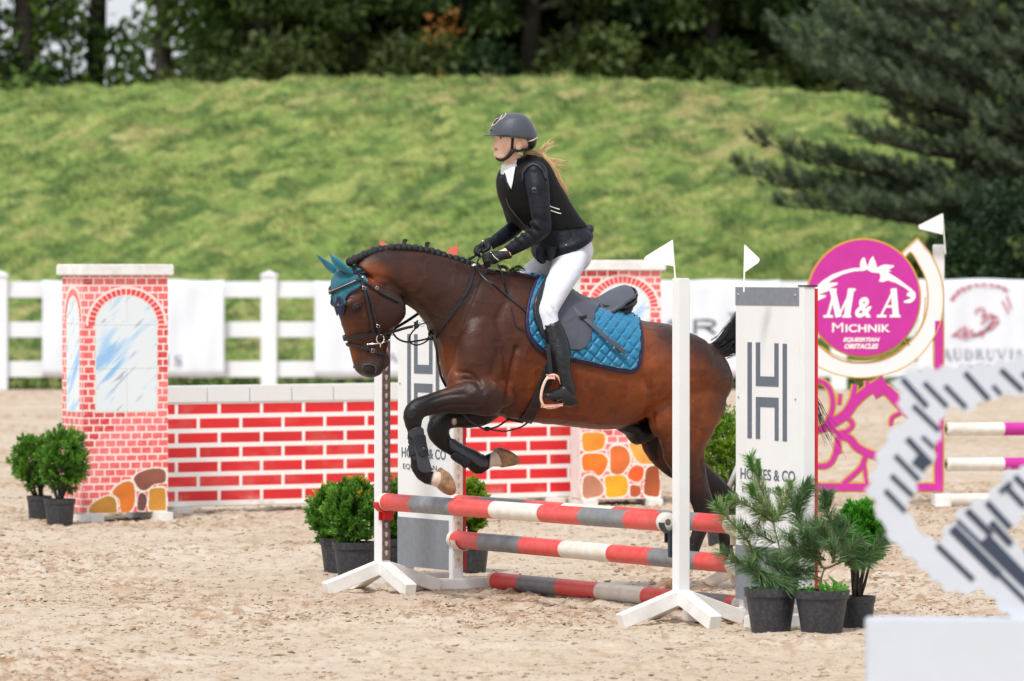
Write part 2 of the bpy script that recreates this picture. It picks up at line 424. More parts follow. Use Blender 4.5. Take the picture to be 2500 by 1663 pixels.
# ================================================= THE SETTING
def grid_mesh(X, Y, Z, cols=None, smooth=True):
    r, c = X.shape; v = np.stack([X, Y, Z], -1).reshape(-1, 3); i = np.arange(r*c).reshape(r, c)
    f = np.stack([i[:-1, :-1], i[:-1, 1:], i[1:, 1:], i[1:, :-1]], -1).reshape(-1, 4)
    return me_from(v, f, smooth, cols)
# riding arena sand
def sand_h(X, Y):
    h = .030*(fbm(X*1.1, Y*1.1, oct=3, seed=3)-.5)
    trod = np.clip((fbm(X*.8+5, Y*.55, oct=3, seed=20)-.42)*5, 0, 1)
    h += (.014+.030*trod)*(fbm(X*9, Y*7, oct=4, seed=5)-.5)
    h += .020*(fbm(X*24, Y*18, oct=3, seed=9)-.5)*(.7+trod)
    return h, trod
HOOF = [(rng.uniform(-4, 4), rng.uniform(22, 45)) for _ in range(420)]
yr = np.concatenate([np.linspace(3, 21.5, 30), np.linspace(21.6, 36, 620), np.linspace(36.05, 50, 330), np.linspace(50.2, 82, 160)])
sx = np.concatenate([-np.geomspace(60, 1.02, 26), np.linspace(-1, 1, 620), np.geomspace(1.02, 60, 26)])
SX, YY = np.meshgrid(sx, yr); XX = SX*(0.092*YY+.5); XX = np.where(np.abs(SX) > 1, np.sign(SX)*((0.092*YY+.5)+(np.abs(SX)-1)*1.0), XX)
ZZ, TR = sand_h(XX, YY)
for hx, hy in HOOF:
    i0, i1 = np.searchsorted(yr, [hy-.14, hy+.14]); k = (slice(i0, i1),)
    d2 = ((XX[k]-hx)/.075)**2+((YY[k]-hy)/.085)**2
    ZZ[k] += -.030*np.exp(-d2*d2)+.014*np.exp(-((np.sqrt(d2)-1.35)/.3)**2)
ZZ = np.where(YY > 70, ZZ*.5, ZZ)
hue = fbm(XX*1.5, YY*1.2, oct=4, seed=31)[..., None]
c0 = np.array(lin((205, 191, 174))); c1 = np.array(lin((184, 163, 141))); sc = c0*(1-hue)+c1*hue
dk = np.clip((fbm(XX*7, YY*5, oct=4, seed=41)-.56)*6, 0, 1)[..., None]*TR[..., None]*.45
sc = sc*(1-dk)+np.array(lin((170, 132, 100)))*dk
sp_ = np.clip((fbm(XX*19, YY*13, oct=3, seed=43)-.57)*9, 0, 1)[..., None]*(.4+.4*TR[..., None]); sc = sc*(1-sp_)+np.array(lin((160, 128, 98)))*sp_
M_sand = mat('arena_sand', (.5, .4, .3), .95, .12, 40, .55, 75, attr=True, spec=.15)
sand = tag(obj('arena_sand', grid_mesh(XX, YY, ZZ, sc.reshape(-1, 3)), M_sand), kind='structure')
# loose crumbs of damp sand
def crumbs(n):
    base = np.array([(1, 0, 0), (-1, 0, 0), (0, 1, 0), (0, -1, 0), (0, 0, 1), (0, 0, -1)], float)
    F = np.array([(0, 2, 4), (2, 1, 4), (1, 3, 4), (3, 0, 4), (2, 0, 5), (1, 2, 5), (3, 1, 5), (0, 3, 5)])
    y = rng.uniform(22.5, 46, n*4); x = rng.uniform(-1, 1, n*4)*(0.092*y+.4)
    _, tr = sand_h(x, y); keep = rng.uniform(0, 1, n*4) < (.22+.6*tr**2); x, y = x[keep][:n], y[keep][:n]; m = len(x)
    # crumbs lie in little heaps
    j = rng.integers(0, m, m); g = rng.uniform(0, 1, m) < .75; x = np.where(g, x[j]+rng.normal(0, .05, m), x); y = np.where(g, y[j]+rng.normal(0, .05, m), y)
    h, _ = sand_h(x, y); s = rng.gamma(1.2, .0022, m)+.001; s = np.minimum(s, .015)
    A = rng.normal(0, 1, (m, 6, 3))*.38; V = (base[None]+A)*s[:, None, None]*np.array([1.6, 1.3, .55]); 
    a = rng.uniform(0, 6.28, m); ca, sa = np.cos(a)[:, None], np.sin(a)[:, None]
    V = np.stack([V[..., 0]*ca-V[..., 1]*sa, V[..., 0]*sa+V[..., 1]*ca, V[..., 2]], -1)
    V += np.stack([x, y, h+s*.25], -1)[:, None]
    f = (F[None]+np.arange(m)[:, None, None]*6).reshape(-1, 3)
    t = rng.uniform(0, 1, m)[:, None]**.55; c = np.array(lin((128, 98, 74)))*(1-t)+np.array(lin((208, 186, 162)))*t
    return me_from(V.reshape(-1, 3), f, False, np.repeat(c, 6, 0))
tag(obj('sand_crumbs', crumbs(90000), mat('damp_sand_crumbs', (.3, .2, .15), .95, attr=True, spec=.2)), 'crumbs of damp brown sand scattered over the pale arena floor', 'sand crumbs', kind='stuff')
# land beyond, one sheet to the horizon
gx = np.linspace(-900, 900, 61); gy = np.concatenate([np.linspace(-300, 80, 12), np.linspace(90, 1800, 40)]); GX, GY = np.meshgrid(gx, gy)
M_far = mat('meadow', lin((96, 108, 60)), .95, .4, .15, col2=lin((124, 122, 78)))
tag(obj('meadow_ground', grid_mesh(GX, GY, np.full(GX.shape, -.12)), M_far), kind='structure')

# grass bank
def crest_px(px):
    return np.interp(px, [-900, -300, 0, 300, 600, 900, 1000, 1300, 1640, 1900, 2250, 2600, 3400], [290, 255, 232, 215, 203, 196, 195, 198, 209, 222, 252, 285, 340])
YC = 93.0
def hill_z(X, Y):
    px = CX+X/Y*FPX; zc = CAMZ-(crest_px(CX+X/YC*FPX)-HY)*YC/FPX
    t = np.clip((Y-79.6)/(YC-79.6), 0, 1.0); s = t*t*(3-2*t)*.35+t*.65
    z = zc*s; z = np.where(Y > YC, zc-.03*(Y-YC), z)
    return z
hx = np.linspace(-24, 24, 620); hy = np.concatenate([np.linspace(79.2, 94.5, 300), np.linspace(95, 150, 30)]); HX, HY2 = np.meshgrid(hx, hy)
HZ = hill_z(HX, HY2)
rot = HX*.8+HY2*.6; rot2 = -HX*.6+HY2*.8
lump = fbm(rot*2.6, rot2*6.2, oct=4, seed=50); HZl = HZ+(lump-.5)*.34*np.clip((HY2-79)/2, 0, 1)
M_hill = mat('bank_grass', (.2, .3, .1), .95, .35, 5, .8, 9, attr=True, spec=.1)
def hill_col(X, Y):
    r1, r2 = X*.8+Y*.6, -X*.6+Y*.8
    a = fbm(r1*2.2+3, r2*6.0, oct=5, seed=60); b = fbm(X*.35, Y*.5, oct=3, seed=70); d = fbm(r1*2.3, r2*6, oct=3, seed=81)
    g = np.array(lin((120, 139, 74))); y = np.array(lin((143, 151, 88))); t = np.array(lin((158, 148, 102))); k = np.array(lin((74, 100, 54)))
    wy = np.clip((a-.44)*5, 0, 1)[..., None]; wt = np.clip((a*.5+b*.5-.53)*7, 0, 1)[..., None]; wk = np.clip((.47-d)*7, 0, 1)[..., None]*.8  # wk: shade between the tufts, painted into the grass as dark green
    c = g*(1-wy)+y*wy; c = c*(1-wt*.7)+t*wt*.7; c = c*(1-wk)+k*wk; return c
tag(obj('grass_bank', grid_mesh(HX, HY2, HZl, hill_col(HX, HY2).reshape(-1, 3)), M_hill), kind='structure')
def grass_blades(n):
    x = rng.uniform(-13, 13, n); y = rng.uniform(79.3, 94, n)
    r1, r2 = x*.8+y*.6, -x*.6+y*.8; lump = fbm(r1*2.6, r2*6.2, oct=4, seed=50)
    z = hill_z(x, y)+(lump-.5)*.34*np.clip((y-79)/2, 0, 1)
    patch = fbm(x*1.6, y*1.6, oct=3, seed=77); hgt = rng.uniform(.03, .09, n)*(.4+1.6*np.clip((patch-.35)*2.2, 0, 1)**2+.25)
    a = rng.normal(2.5, .7, n); lean = rng.uniform(.3, 1.3, n)*hgt
    p = np.stack([x, y, z-.01], -1); d = np.stack([np.cos(a)*lean, np.sin(a)*lean*.5, hgt], -1); b = rng.uniform(0, pi, n)
    w = np.stack([np.cos(b), np.sin(b), np.zeros(n)], -1)*rng.uniform(.008, .022, n)[:, None]
    V = np.stack([p-w, p+w, p+d*.6+w*.7, p+d], 1); F = (np.array([[0, 1, 2, 3]])+np.arange(n)[:, None]*4)
    c = hill_col(x, y)*rng.uniform(.8, 1.5, (n, 1)); c[:, 1] *= 1.03
    return me_from(V.reshape(-1, 3), F, False, np.repeat(np.clip(c, 0, 1), 4, 0))
tag(obj('bank_grass_blades', grass_blades(190000), mat('grass_blade', (.2, .3, .1), .8, attr=True, trans=.3)), 'rough mown grass growing over the bank behind the fence', 'grass', kind='stuff')

# ------------------------------------------------ trees beyond the bank
def leaf_cloud(centers, radii, n, size, stretch=(1, 1, 1), droop=0, pal=None, asp=.5, shell=.55):
    """small leaf faces spread through clump volumes"""
    k = len(centers); C = np.asarray(centers, float); Rr = np.asarray(radii, float); wgt = Rr**2; wgt /= wgt.sum()
    i = rng.choice(k, n, p=wgt); d = rng.normal(0, 1, (n, 3)); d /= np.linalg.norm(d, axis=1)[:, None]
    rr = rng.uniform(shell**3, 1, n)**(1/3)*rng.choice([1, 1, 1.18], n); P = C[i]+d*(Rr[i]*rr)[:, None]*np.array(stretch)
    a = rng.normal(0, 1, (n, 3)); a += d*.8; a[:, 2] -= droop; a /= np.linalg.norm(a, axis=1)[:, None]
    b = np.cross(a, rng.normal(0, 1, (n, 3))); b /= np.linalg.norm(b, axis=1)[:, None]
    s = size*rng.uniform(.6, 1.4, n)[:, None]; V = np.stack([P, P+a*s*.5+b*s*asp*.5, P+a*s, P+a*s*.5-b*s*asp*.5], 1)
    F = np.array([[0, 1, 2, 3]])+np.arange(n)[:, None]*4
    tone = rng.uniform(0, 1, k)[i]*.6+rng.uniform(0, 1, n)*.4
    pal = np.array(pal, float); idx = tone*(len(pal)-1); j = np.clip(idx.astype(int), 0, len(pal)-2); fr_ = (idx-j)[:, None]
    c = pal[j]*(1-fr_)+pal[j+1]*fr_
    return V.reshape(-1, 3), F, np.repeat(c, 4, 0)
M_leaf = mat('leaves', (.06, .1, .03), .6, attr=True, trans=.25, spec=.3)
M_bark = mat('bark', lin((56, 48, 42)), .9, .4, 12, .6, 20)
P_dark = [lin((46, 64, 34)), lin((66, 86, 42)), lin((86, 104, 50)), lin((52, 72, 38))]
P_olive = [lin((50, 64, 32)), lin((72, 90, 42)), lin((84, 98, 46)), lin((48, 58, 34))]
P_deep = [lin((36, 54, 34)), lin((48, 70, 42)), lin((66, 88, 52)), lin((38, 56, 36))]
P_open = [lin((44, 64, 30)), lin((80, 110, 44)), lin((110, 136, 56)), lin((40, 52, 28))]
def tree_meshes(seed, H, W, n, pal, dens=46, low=.05, size=.17):
    r_ = random.Random(seed); cs = []; rs = []
    for k in range(dens):
        t = r_.random()**1.1; z = H*(low+(1-low)*t); w = W*(1-t)**.55*(.85 if t > .1 else .7); a = r_.uniform(0, 2*pi); q = w*math.sqrt(r_.random())
        cs.append((q*cos(a), q*sin(a), z)); rs.append(r_.uniform(.35, .75)*(1-.4*t))
    v, f, c = leaf_cloud(cs, rs, n, size, (1.15, 1.15, .8), .3, pal, shell=.2)
    me = me_from(v, f, False, c)
    b = MB(); r0 = H*.016+.03
    b.tube([(0.05*sin(k*1.7), .05*cos(k*2.1), H*.9*k/8-.3) for k in range(9)], [r0*(1-.1*k)+.015 for k in range(9)], 8)
    for q in range(14):
        c_ = cs[r_.randrange(dens)]; z0 = max(.2, c_[2]-r_.uniform(.2, .9)); b.tube([(0, 0, min(z0, H*.85)), (c_[0]*.5, c_[1]*.5, (z0+c_[2])/2), c_], [r0*.35, r0*.25, .012], 5)
    return me, b.me(True)
variants = {'dark': tree_meshes(1, 9.5, 2.5, 17000, P_dark), 'olive': tree_meshes(2, 9.0, 2.3, 17000, P_olive), 'deep': tree_meshes(3, 10, 2.7, 17000, P_deep),
            'open': tree_meshes(4, 9, 2.4, 2900, P_open, 30, .05, .18)}
TL = {'dark': 'mid green bushy tree on the bank top', 'olive': 'olive green tree on the bank top', 'deep': 'very dark green tree on the bank top', 'open': 'sparse tree, sky showing through it'}
tspots = [('open', 60, 103, 1.0, 'leftmost, above the fence end'), ('open', 235, 106, 1.05, 'second from the left'), ('open', 400, 103, .95, 'third from the left'),
          ('open', 520, 107, 1.1, 'fourth from the left'), ('olive', 640, 102, 1.0, 'right of the last sky gaps on the left'), ('dark', 770, 104, 1.0, 'above the horse nose'),
          ('olive', 880, 102, 1.02, 'above the dressed ears of the horse'), ('deep', 985, 105, 1.0, 'left of the rusty orange leaves'), ('olive', 1075, 102, .95, 'carrying the rusty orange leaves'),
          ('deep', 1190, 104, 1.05, 'just left above the rider helmet'), ('deep', 1300, 102, 1.0, 'straight above the rider helmet'), ('dark', 1420, 104, 1.0, 'right of the rider helmet'),
          ('olive', 1540, 102, 1.05, 'above the saddle and rump'), ('dark', 1660, 104, 1.0, 'above the near white post'), ('olive', 1735, 102, 1.0, 'left of the bright gap beside the pine'),
          ('deep', 2100, 104, .95, 'partly behind the pine top'), ('dark', 2180, 103, 1.0, 'behind the pine crown'), ('deep', 2330, 102, 1.0, 'behind the right part of the pine'), ('deep', 2480, 104, 1.0, 'at the right edge behind the pine'),
          ('dark', -80, 104, 1.0, 'just past the left picture edge'), ('olive', -230, 103, 1.0, 'outside the left picture edge'), ('deep', -400, 105, 1.0, 'farthest left outside the picture'),
          ('dark', 2650, 103, 1.0, 'first outside the right picture edge'), ('olive', 2810, 104, 1.0, 'second outside the right picture edge'), ('deep', 2980, 103, 1.0, 'third outside the right picture edge'), ('dark', 3150, 104, 1.0, 'farthest right outside the picture')]
def place_tree(kind, px, Y, s, label, back=False):
    X = (px-CX)*Y/FPX; Z = float(hill_z(np.array([X]), np.array([float(Y)]))[0])-.15
    t = empty('broadleaf_tree', (X, Y, Z), label, 'tree', 'trees along the top of the bank'); t.scale = (s, s, s); t.rotation_euler = (0, 0, px*.013)
    me, tr = variants[kind]
    for nm, m_, mm in (('crown', me, M_leaf), ('trunk', tr, M_bark)):
        o = bpy.data.objects.new(nm, m_); COL.objects.link(o); o.parent = t
        if not m_.materials: m_.materials.append(mm)
    return t
for k, px, Y, s, lb in tspots: place_tree(k, px, Y, s, TL[k]+', '+lb)
for i, px in enumerate([700, 830, 940, 1040, 1140, 1250, 1360, 1480, 1600, 1700, 1775, 2130, 2260, 2420]):
    place_tree(['deep', 'dark', 'olive'][i % 3], px, 109+(i % 3), 1.05+.03*(i % 2), '%s second row tree %s' % (['deep green', 'mid green', 'olive'][i % 3],
        ['behind the olive tree nearest the sky gaps', 'behind the tree over the horse nose', 'behind the ears of the horse', 'behind the orange leafed tree', 'left of the helmet', 'behind the helmet top', 'right of the helmet', 'over the rider back', 'over the saddle', 'over the near white post', 'beside the bright gap left of the pine', 'behind the pine top', 'behind the pine crown centre', 'behind the pine crown right'][i]))
# rusty orange leaves
ov, of_, oc = leaf_cloud([(0, 0, 0), (.25, 0, .15), (.05, 0, -.9)], [.25, .22, .16], 110, .10, pal=[lin((120, 80, 36)), lin((170, 108, 44))])
P0 = wp(1070, 75, 100.2); tag(obj('autumn_leaves', me_from(ov+np.array(P0), of_, False, oc), M_leaf), 'small spray of rusty orange leaves on the tree line left of the helmet', 'leaves')
# light green tree top beyond the gap
lv, lf, lc = leaf_cloud([(q*.5, 0, h) for q, h in [(-1, 5.2), (0, 5.6), (1, 5.5), (2, 5.0), (1.5, 6.3), (-.5, 6.4), (.5, 7), (0, 4.6), (1, 4.5)]], [.6]*9, 5200, .2, pal=[lin((90, 150, 50)), lin((130, 190, 80))], shell=.1)
X = (1985-CX)*112/FPX; t = empty('light_green_tree', (X, 112, 4.0), 'bright light green tree showing in the gap left of the pine top', 'tree')
o = bpy.data.objects.new('crown', me_from(lv-np.array([0, 0, 2.6]), lf, False, lc)); o.data.materials.append(M_leaf); COL.objects.link(o); o.parent = t
b = MB(); b.tube([(0, 0, -.2), (.05, 0, 1.8), (0, 0, 4)], [.09, .07, .03]); o = b.build('trunk', M_bark, None, True); o.parent = t

# ------------------------------------------------ big pine on the right, in front of the bank
PY = 82.5
def pine_build():
    base = wp(2620, 0, PY); base.z = hill_z(np.array([base.x]), np.array([PY]))[0]-.1
    t = empty('pine_tree', base, 'big dark pine tree at the right with drooping low branches', 'tree')
    b = MB(); top = Vector((base.x+.2, PY, 9.5))
    b.tube([base.lerp(top, k/8)+Vector((.06*sin(k*2), 0, 0)) for k in range(9)], [.2*(1-.1*k) for k in range(9)], 10)
    V = []; F = []; Cc = []; cnt = 0
    # branch end points in the picture with depth offsets
    br = []
    rr = random.Random(5)
    def add(px, py, dy, z0=None): br.append((wp(px, py, PY+dy), z0))
    for px, py in [(1800, 420), (1850, 345), (1880, 450), (1935, 385), (1960, 470), (2040, 400), (2060, 520), (2010, 500), (2120, 480), (2180, 440), (2220, 500), (2130, 400), (2260, 420), (2300, 470), (2340, 400), (1900, 500)]: add(px, py, rr.uniform(-.7, .7), 2.4)
    for px, py in [(2090, 325), (2130, 345), (2195, 285), (2240, 310), (2290, 330), (2330, 360), (2180, 350), (2380, 300)]: add(px, py, rr.uniform(-.7, .7), 3.0)
    for px, py in [(1900, 70), (1925, 120), (1960, 150), (2010, 60), (2040, 130), (2080, 180), (2120, 215), (2160, 240), (2090, 80), (2150, 110), (2200, 150), (2240, 190), (2180, 30), (2260, 60), (2320, 110), (2300, 30), (2360, 180), (2420, 140), (2400, 60), (2450, 230), (2330, 250), (2400, 290), (2470, 330), (2480, 60), (2420, 380), (2480, 430), (2440, 470), (2380, 450), (2020, 185), (2280, 230), (2350, 340), (2500, 150), (2500, 250), (2560, 200), (2560, 350), (2550, 80)]: add(px, py, rr.uniform(-1.0, 1.0), None)
    for px in range(2000, 2700, 60):
        for py in (-60, -160, -280): add(px+rr.uniform(-20, 20)+max(0, (-py-60)*.6), py, rr.uniform(-1, 1), None)
    def fill(P, n, z0):
        k = 0
        while k < n:
            x, y = rr.uniform(1800, 2600), rr.uniform(-20, 600)
            if inpoly(np.array([x]), np.array([y]), P)[0]: add(x, y, rr.uniform(-.9, .9), z0); k += 1
    fill([(1960, 400), (2100, 470), (2180, 410), (2310, 400), (2400, 330), (2600, 330), (2600, 570), (2110, 545), (1980, 490)], 34, 2.2)
    fill([(1905, 60), (1990, 165), (2140, 240), (2290, 215), (2380, 300), (2600, 330), (2600, 0), (1980, 0)], 44, None)
    for q in range(30): add(rr.uniform(2640, 2980), rr.uniform(-250, 520), rr.uniform(-1.4, 1.4), None)
    tx = base.x+.08
    fol = []
    for e, z0 in br:
        z0 = z0 if z0 else max(2.0, e.z-.25*abs(e.x-tx)); s_ = Vector((tx, PY, z0)); m = s_.lerp(e, .5)+Vector((0, 0, -.12))
        pts = [s_, s_.lerp(m, .5), m, m.lerp(e, .5)+Vector((0, 0, -.04)), e]; b.tube(pts, [.05, .042, .032, .02, .01], 5)
        L_ = (e-s_).length; nn = int(5+L_*4)
        for k in range(nn*2):
            q = .22+.78*k/(nn*2-1); p = s_.lerp(e, q)+Vector((0, 0, -.35*q*(1-q)))
            for _ in range(3):
                a = rr.uniform(0, 6.28); rad = (.30*(1-q)+.14); o_ = p+Vector((cos(a)*rad*rr.uniform(.3, 1), sin(a)*rad*rr.uniform(.3, 1), rr.uniform(-.05, .12)))
                tip = o_+Vector((-.10+.05*rr.uniform(-1, 1), rr.uniform(-.08, .08), rr.uniform(.05, .20))); fol.append((o_, tip))
        fol.append((e-Vector((-.12, 0, .08)), e+Vector((-.03, 0, .12))))
    # needles
    A = np.array([f[0] for f in fol]); B = np.array([f[1] for f in fol]); m = len(A); K = 40
    i = np.repeat(np.arange(m), K); tt = rng.uniform(0, 1, m*K)[:, None]; P = A[i]*(1-tt)+B[i]*tt
    ax = B[i]-A[i]; ax /= np.linalg.norm(ax, axis=1)[:, None]; d = rng.normal(0, 1, (m*K, 3)); d /= np.linalg.norm(d, axis=1)[:, None]; d = ax*.75+d*.75; d /= np.linalg.norm(d, axis=1)[:, None]
    ln = rng.uniform(.06, .11, m*K)[:, None]; w_ = np.cross(d, rng.normal(0, 1, (m*K, 3))); w_ /= np.linalg.norm(w_, axis=1)[:, None]; w_ *= .0075
    Vn = np.stack([P-w_, P+w_, P+d*ln], 1); Fn = np.array([[0, 1, 2]])+np.arange(m*K)[:, None]*3
    tn = rng.uniform(0, 1, m)[i][:, None]; c = np.array(lin((50, 66, 50)))*(1-tn)+np.array(lin((122, 138, 106)))*tn
    up = (rng.uniform(0, 1, m) < .05)[i][:, None]; c = np.where(up, np.array(lin((140, 160, 90))), c)
    obj('trunk', b.me(True), M_bark, t); obj('needles', me_from(Vn.reshape(-1, 3), Fn, False, np.repeat(c, 3, 0)), M_leaf, t)
pine_build()
# dark shrubs in the shade under the pine
for i, (px, py, h, lb) in enumerate([(2330, 700, 1.6, 'under the pine left of the white sign post'), (2440, 700, 2.1, 'under the pine, right of the white sign post'), (2540, 700, 2.4, 'at the right edge under the pine'), (2385, 700, 1.3, 'low in front of the pine')]):
    Y = 80.9+.35*i; X = (px-CX)*Y/FPX; z0 = float(hill_z(np.array([X]), np.array([Y]))[0]); r_ = random.Random(i+30)
    cs = [(r_.uniform(-.45, .45), r_.uniform(-.3, .3), h*(.15+.85*r_.random())) for _ in range(14)]
    v, f, c = leaf_cloud(cs, [r_.uniform(.2, .34) for _ in cs], 4200, .09, (1, 1, 1), 0, [lin((28, 44, 30)), lin((44, 66, 40)), lin((70, 96, 54))], shell=.3)
    t = empty('shrub', (X, Y, z0), 'dark green shrub '+lb, 'shrub', 'shrubs under the pine'); obj('foliage', me_from(v+np.array([X, Y, z0]), f, False, c), M_leaf, t)
    b = MB(); 
    for q in range(6): c_ = cs[q]; b.tube([(X, Y, z0-.05), (X+c_[0]*.5, Y, z0+c_[2]*.6), (X+c_[0], Y+c_[1], z0+c_[2])], [.025, .018, .008], 5)
    b.build('stem', M_bark, t, True)

# ------------------------------------------------ white arena fence with banners
FY = 78.6
fs = FY/FPX
fence = empty('arena_fence', ((640-CX)*fs, FY, 0), 'white post and rail fence along the far side of the sand arena', 'fence')
M_pvc = mat('fence_white', (.76, .78, .80), .4, .04, 3)
def fz(py): return CAMZ-(py-HY)*fs
posts = [-1350, -657, 0, 657, 1350, 2047, 2700, 3360]
for px in posts:
    b = MB(); x = (px-CX)*fs; h = fz(675); b.box((x, FY, h/2), (.103, 0, 0), (0, .103, 0), (0, 0, h/2), .006)
    b.box((x, FY, h+.012), (.118, 0, 0), (0, .118, 0), (0, 0, .012)); k = [(x-.11, FY-.11, h+.024), (x+.11, FY-.11, h+.024), (x+.11, FY+.11, h+.024), (x-.11, FY+.11, h+.024), (x, FY, h+.075)]
    b.add(k, [(0, 1, 4), (1, 2, 4), (2, 3, 4), (3, 0, 4)]); b.build('post', M_pvc, fence)
for y0, y1 in ((687, 727), (786, 824), (882, 921)):
    for a, c in zip(posts[:-1], posts[1:]):
        xa, xc = (a-CX)*fs+.1, (c-CX)*fs-.1; b = MB(); b.box(((xa+xc)/2, FY, (fz(y0)+fz(y1))/2), ((xc-xa)/2+.01, 0, 0), (0, .022, 0), (0, 0, (fz(y0)-fz(y1))/2), .005); b.build('rail', M_pvc, fence)
M_banner = mat('banner_cloth', lin((222, 226, 234)), .6, .05, 2, .25, 3)
M_bgrey = mat('banner_grey_print', lin((132, 136, 146)), .6); M_bdark = mat('banner_dark_print', lin((70, 72, 80)), .6); M_bred = mat('banner_red_print', lin((186, 92, 112)), .6)
def banner(x0, x1, y0, y1, label, wav=1):
    n = 60; me_v = []; f = []
    for j in range(13):
        for i in range(n+1):
            u = i/n; v = j/12; px = x0+(x1-x0)*u; sag = 3*sin(u*pi*5)*(1 if j in (0, 12) else 0)+ (4*sin(pi*u))*(j == 12)
            me_v.append(((px-CX)*(FY-.16)/FPX, FY-.16+.012*sin(u*23+v*4)*wav*sin(pi*v)+.006*sin(u*61), CAMZ-(y0+(y1-y0)*v+sag*.6-HY)*(FY-.16)/FPX))
    k = n+1
    for j in range(12):
        for i in range(n): f.append((j*k+i, j*k+i+1, (j+1)*k+i+1, (j+1)*k+i))
    me = me_from(me_v, f, True); o = obj('banner', me, M_banner); m = o.modifiers.new('t', 'SOLIDIFY'); m.thickness = .003
    return tag(o, label, 'banner', 'banners tied to the arena fence')
def onb(me, x0, y0, x1, y1, m, parent, name='lettering', dy=.02):
    Y = FY-.16-dy; s = Y/FPX
    to_plane(me, (0, Y, 0), (1, 0, 0), (0, 0, 1), ((x0-CX)*s, CAMZ-(y1-HY)*s, (x1-CX)*s, CAMZ-(y0-HY)*s)); return obj(name, me, m, parent)
b1 = banner(103, 548, 684, 920, 'white cloth banner with grey letters, left of the post with the cap')
b2 = banner(768, 1265, 686, 921, 'white cloth banner behind the horse head')
b3 = banner(1422, 1905, 684, 918, 'white cloth banner with big dark R behind the rump of the horse')
b4 = banner(2240, 2760, 682, 918, 'white cloth banner with red emblem and grey letters at the right edge')
# serif lettering built from strokes
SER = {'A': [((0, 0), (.45, 1), .08), ((.45, 1), (.95, 0), .2), ((.2, .35), (.72, .35), .07), ((-.12, 0), (.14, 0), .07), ((.72, 0), (1.1, 0), .07)],
       'U': [((.12, 1), (.12, .3), .2), ((.12, .3), (.3, .03), .14), ((.3, .03), (.62, .03), .1), ((.62, .03), (.8, .3), .09), ((.8, .3), (.8, 1), .08), ((-.05, .98), (.3, .98), .06), ((.65, .98), (.95, .98), .06)],
       'D': [((.15, 0), (.15, 1), .2), ((0, .98), (.5, .98), .06), ((0, .02), (.5, .02), .06), ((.5, .97), (.85, .7), .12), ((.85, .7), (.85, .3), .2), ((.85, .3), (.5, .03), .12)],
       'R': [((.15, 0), (.15, 1), .2), ((0, .98), (.5, .98), .06), ((.5, .97), (.72, .75), .14), ((.72, .75), (.5, .52), .14), ((.15, .51), (.5, .51), .06), ((.42, .5), (.9, 0), .17), ((0, .02), (.32, .02), .06), ((.75, .02), (1, .02), .06)],
       'V': [((0, 1), (.42, 0), .2), ((.42, 0), (.85, 1), .08), ((-.12, .98), (.2, .98), .06), ((.7, .98), (1, .98), .06)],
       'I': [((.3, 0), (.3, 1), .2), ((.1, .98), (.5, .98), .06), ((.1, .02), (.5, .02), .06)],
       'S': [((.7, .82), (.4, .97), .08), ((.4, .97), (.15, .8), .13), ((.15, .8), (.22, .6), .16), ((.22, .6), (.62, .42), .18), ((.62, .42), (.68, .2), .16), ((.68, .2), (.4, .03), .12), ((.4, .03), (.08, .18), .08), ((.7, .75), (.7, 1), .05), ((.08, 0), (.08, .28), .05)]}
def serif(word, ext=.001):
    b = MB(); x = 0
    for ch in word:
        for a, c, w_ in SER[ch]: b.add(*strip([(x+a[0], a[1]), (x+c[0], c[1])], w_, -ext, ext))
        x += .85 if ch == 'I' else 1.3
    return b.me()
onb(serif('AUDRUVIS'), 2299, 852, 2496, 880, M_bgrey, b4); onb(text_me('1974'), 2345, 892, 2420, 908, M_bgrey, b4)
onb(serif('AUDRUVIS'), 180, 866, 444, 895, M_bgrey, b1); onb(serif('AUDRUVIS'), 945, 862, 1150, 884, M_bgrey, b2)
# red arched lettering and curled emblem on the right banner
arch = MB(); ap = cr([(1810, 725), (1850, 670), (1930, 620), (2040, 600), (2150, 610), (2230, 650)], 6)
for i in range(len(ap)-1):
    a = ap[i]; c = ap[i+1]; t_ = (c-a)/np.hypot(*(c-a)); nn = np.array([-t_[1], t_[0]]); h_ = 17
    if i % 3 != 2: arch.add(*strip([a-nn*h_, a+nn*h_+t_*8], 9, -.001, .001))
    if i % 2: arch.add(*strip([a+nn*h_*.9, a-nn*h_*.7+t_*22], 7, -.0012, .0008))
for P in [[(2190, 730), (2215, 770), (2240, 825)], [(2225, 690), (2245, 740), (2260, 790)], [(1985, 820), (2010, 790), (2050, 790), (2060, 820), (2040, 850), (2110, 830), (2130, 870), (2080, 930), (2030, 1000)],
          [(2030, 900), (2090, 860), (2150, 850), (2160, 900), (2110, 940), (2060, 950)], [(1810, 1000), (1870, 950), (1920, 930), (1900, 990), (1960, 950), (1980, 990), (2050, 960), (2120, 900), (2170, 890)], [(1830, 985), (1900, 1000), (1990, 985), (2040, 950)]]:
    arch.add(*strip(P, 13, -.001, .001, 5))
am = arch.me(); c = coords(am); c[:, 0], c[:, 1] = 1740+c[:, 0]/3.101, -(500+c[:, 1]/3.101); lo, hi_ = c.min(0), c.max(0); am.vertices.foreach_set('co', c.ravel())
onb(am, lo[0], -hi_[1], hi_[0], -lo[1], M_bred, b4, 'emblem')
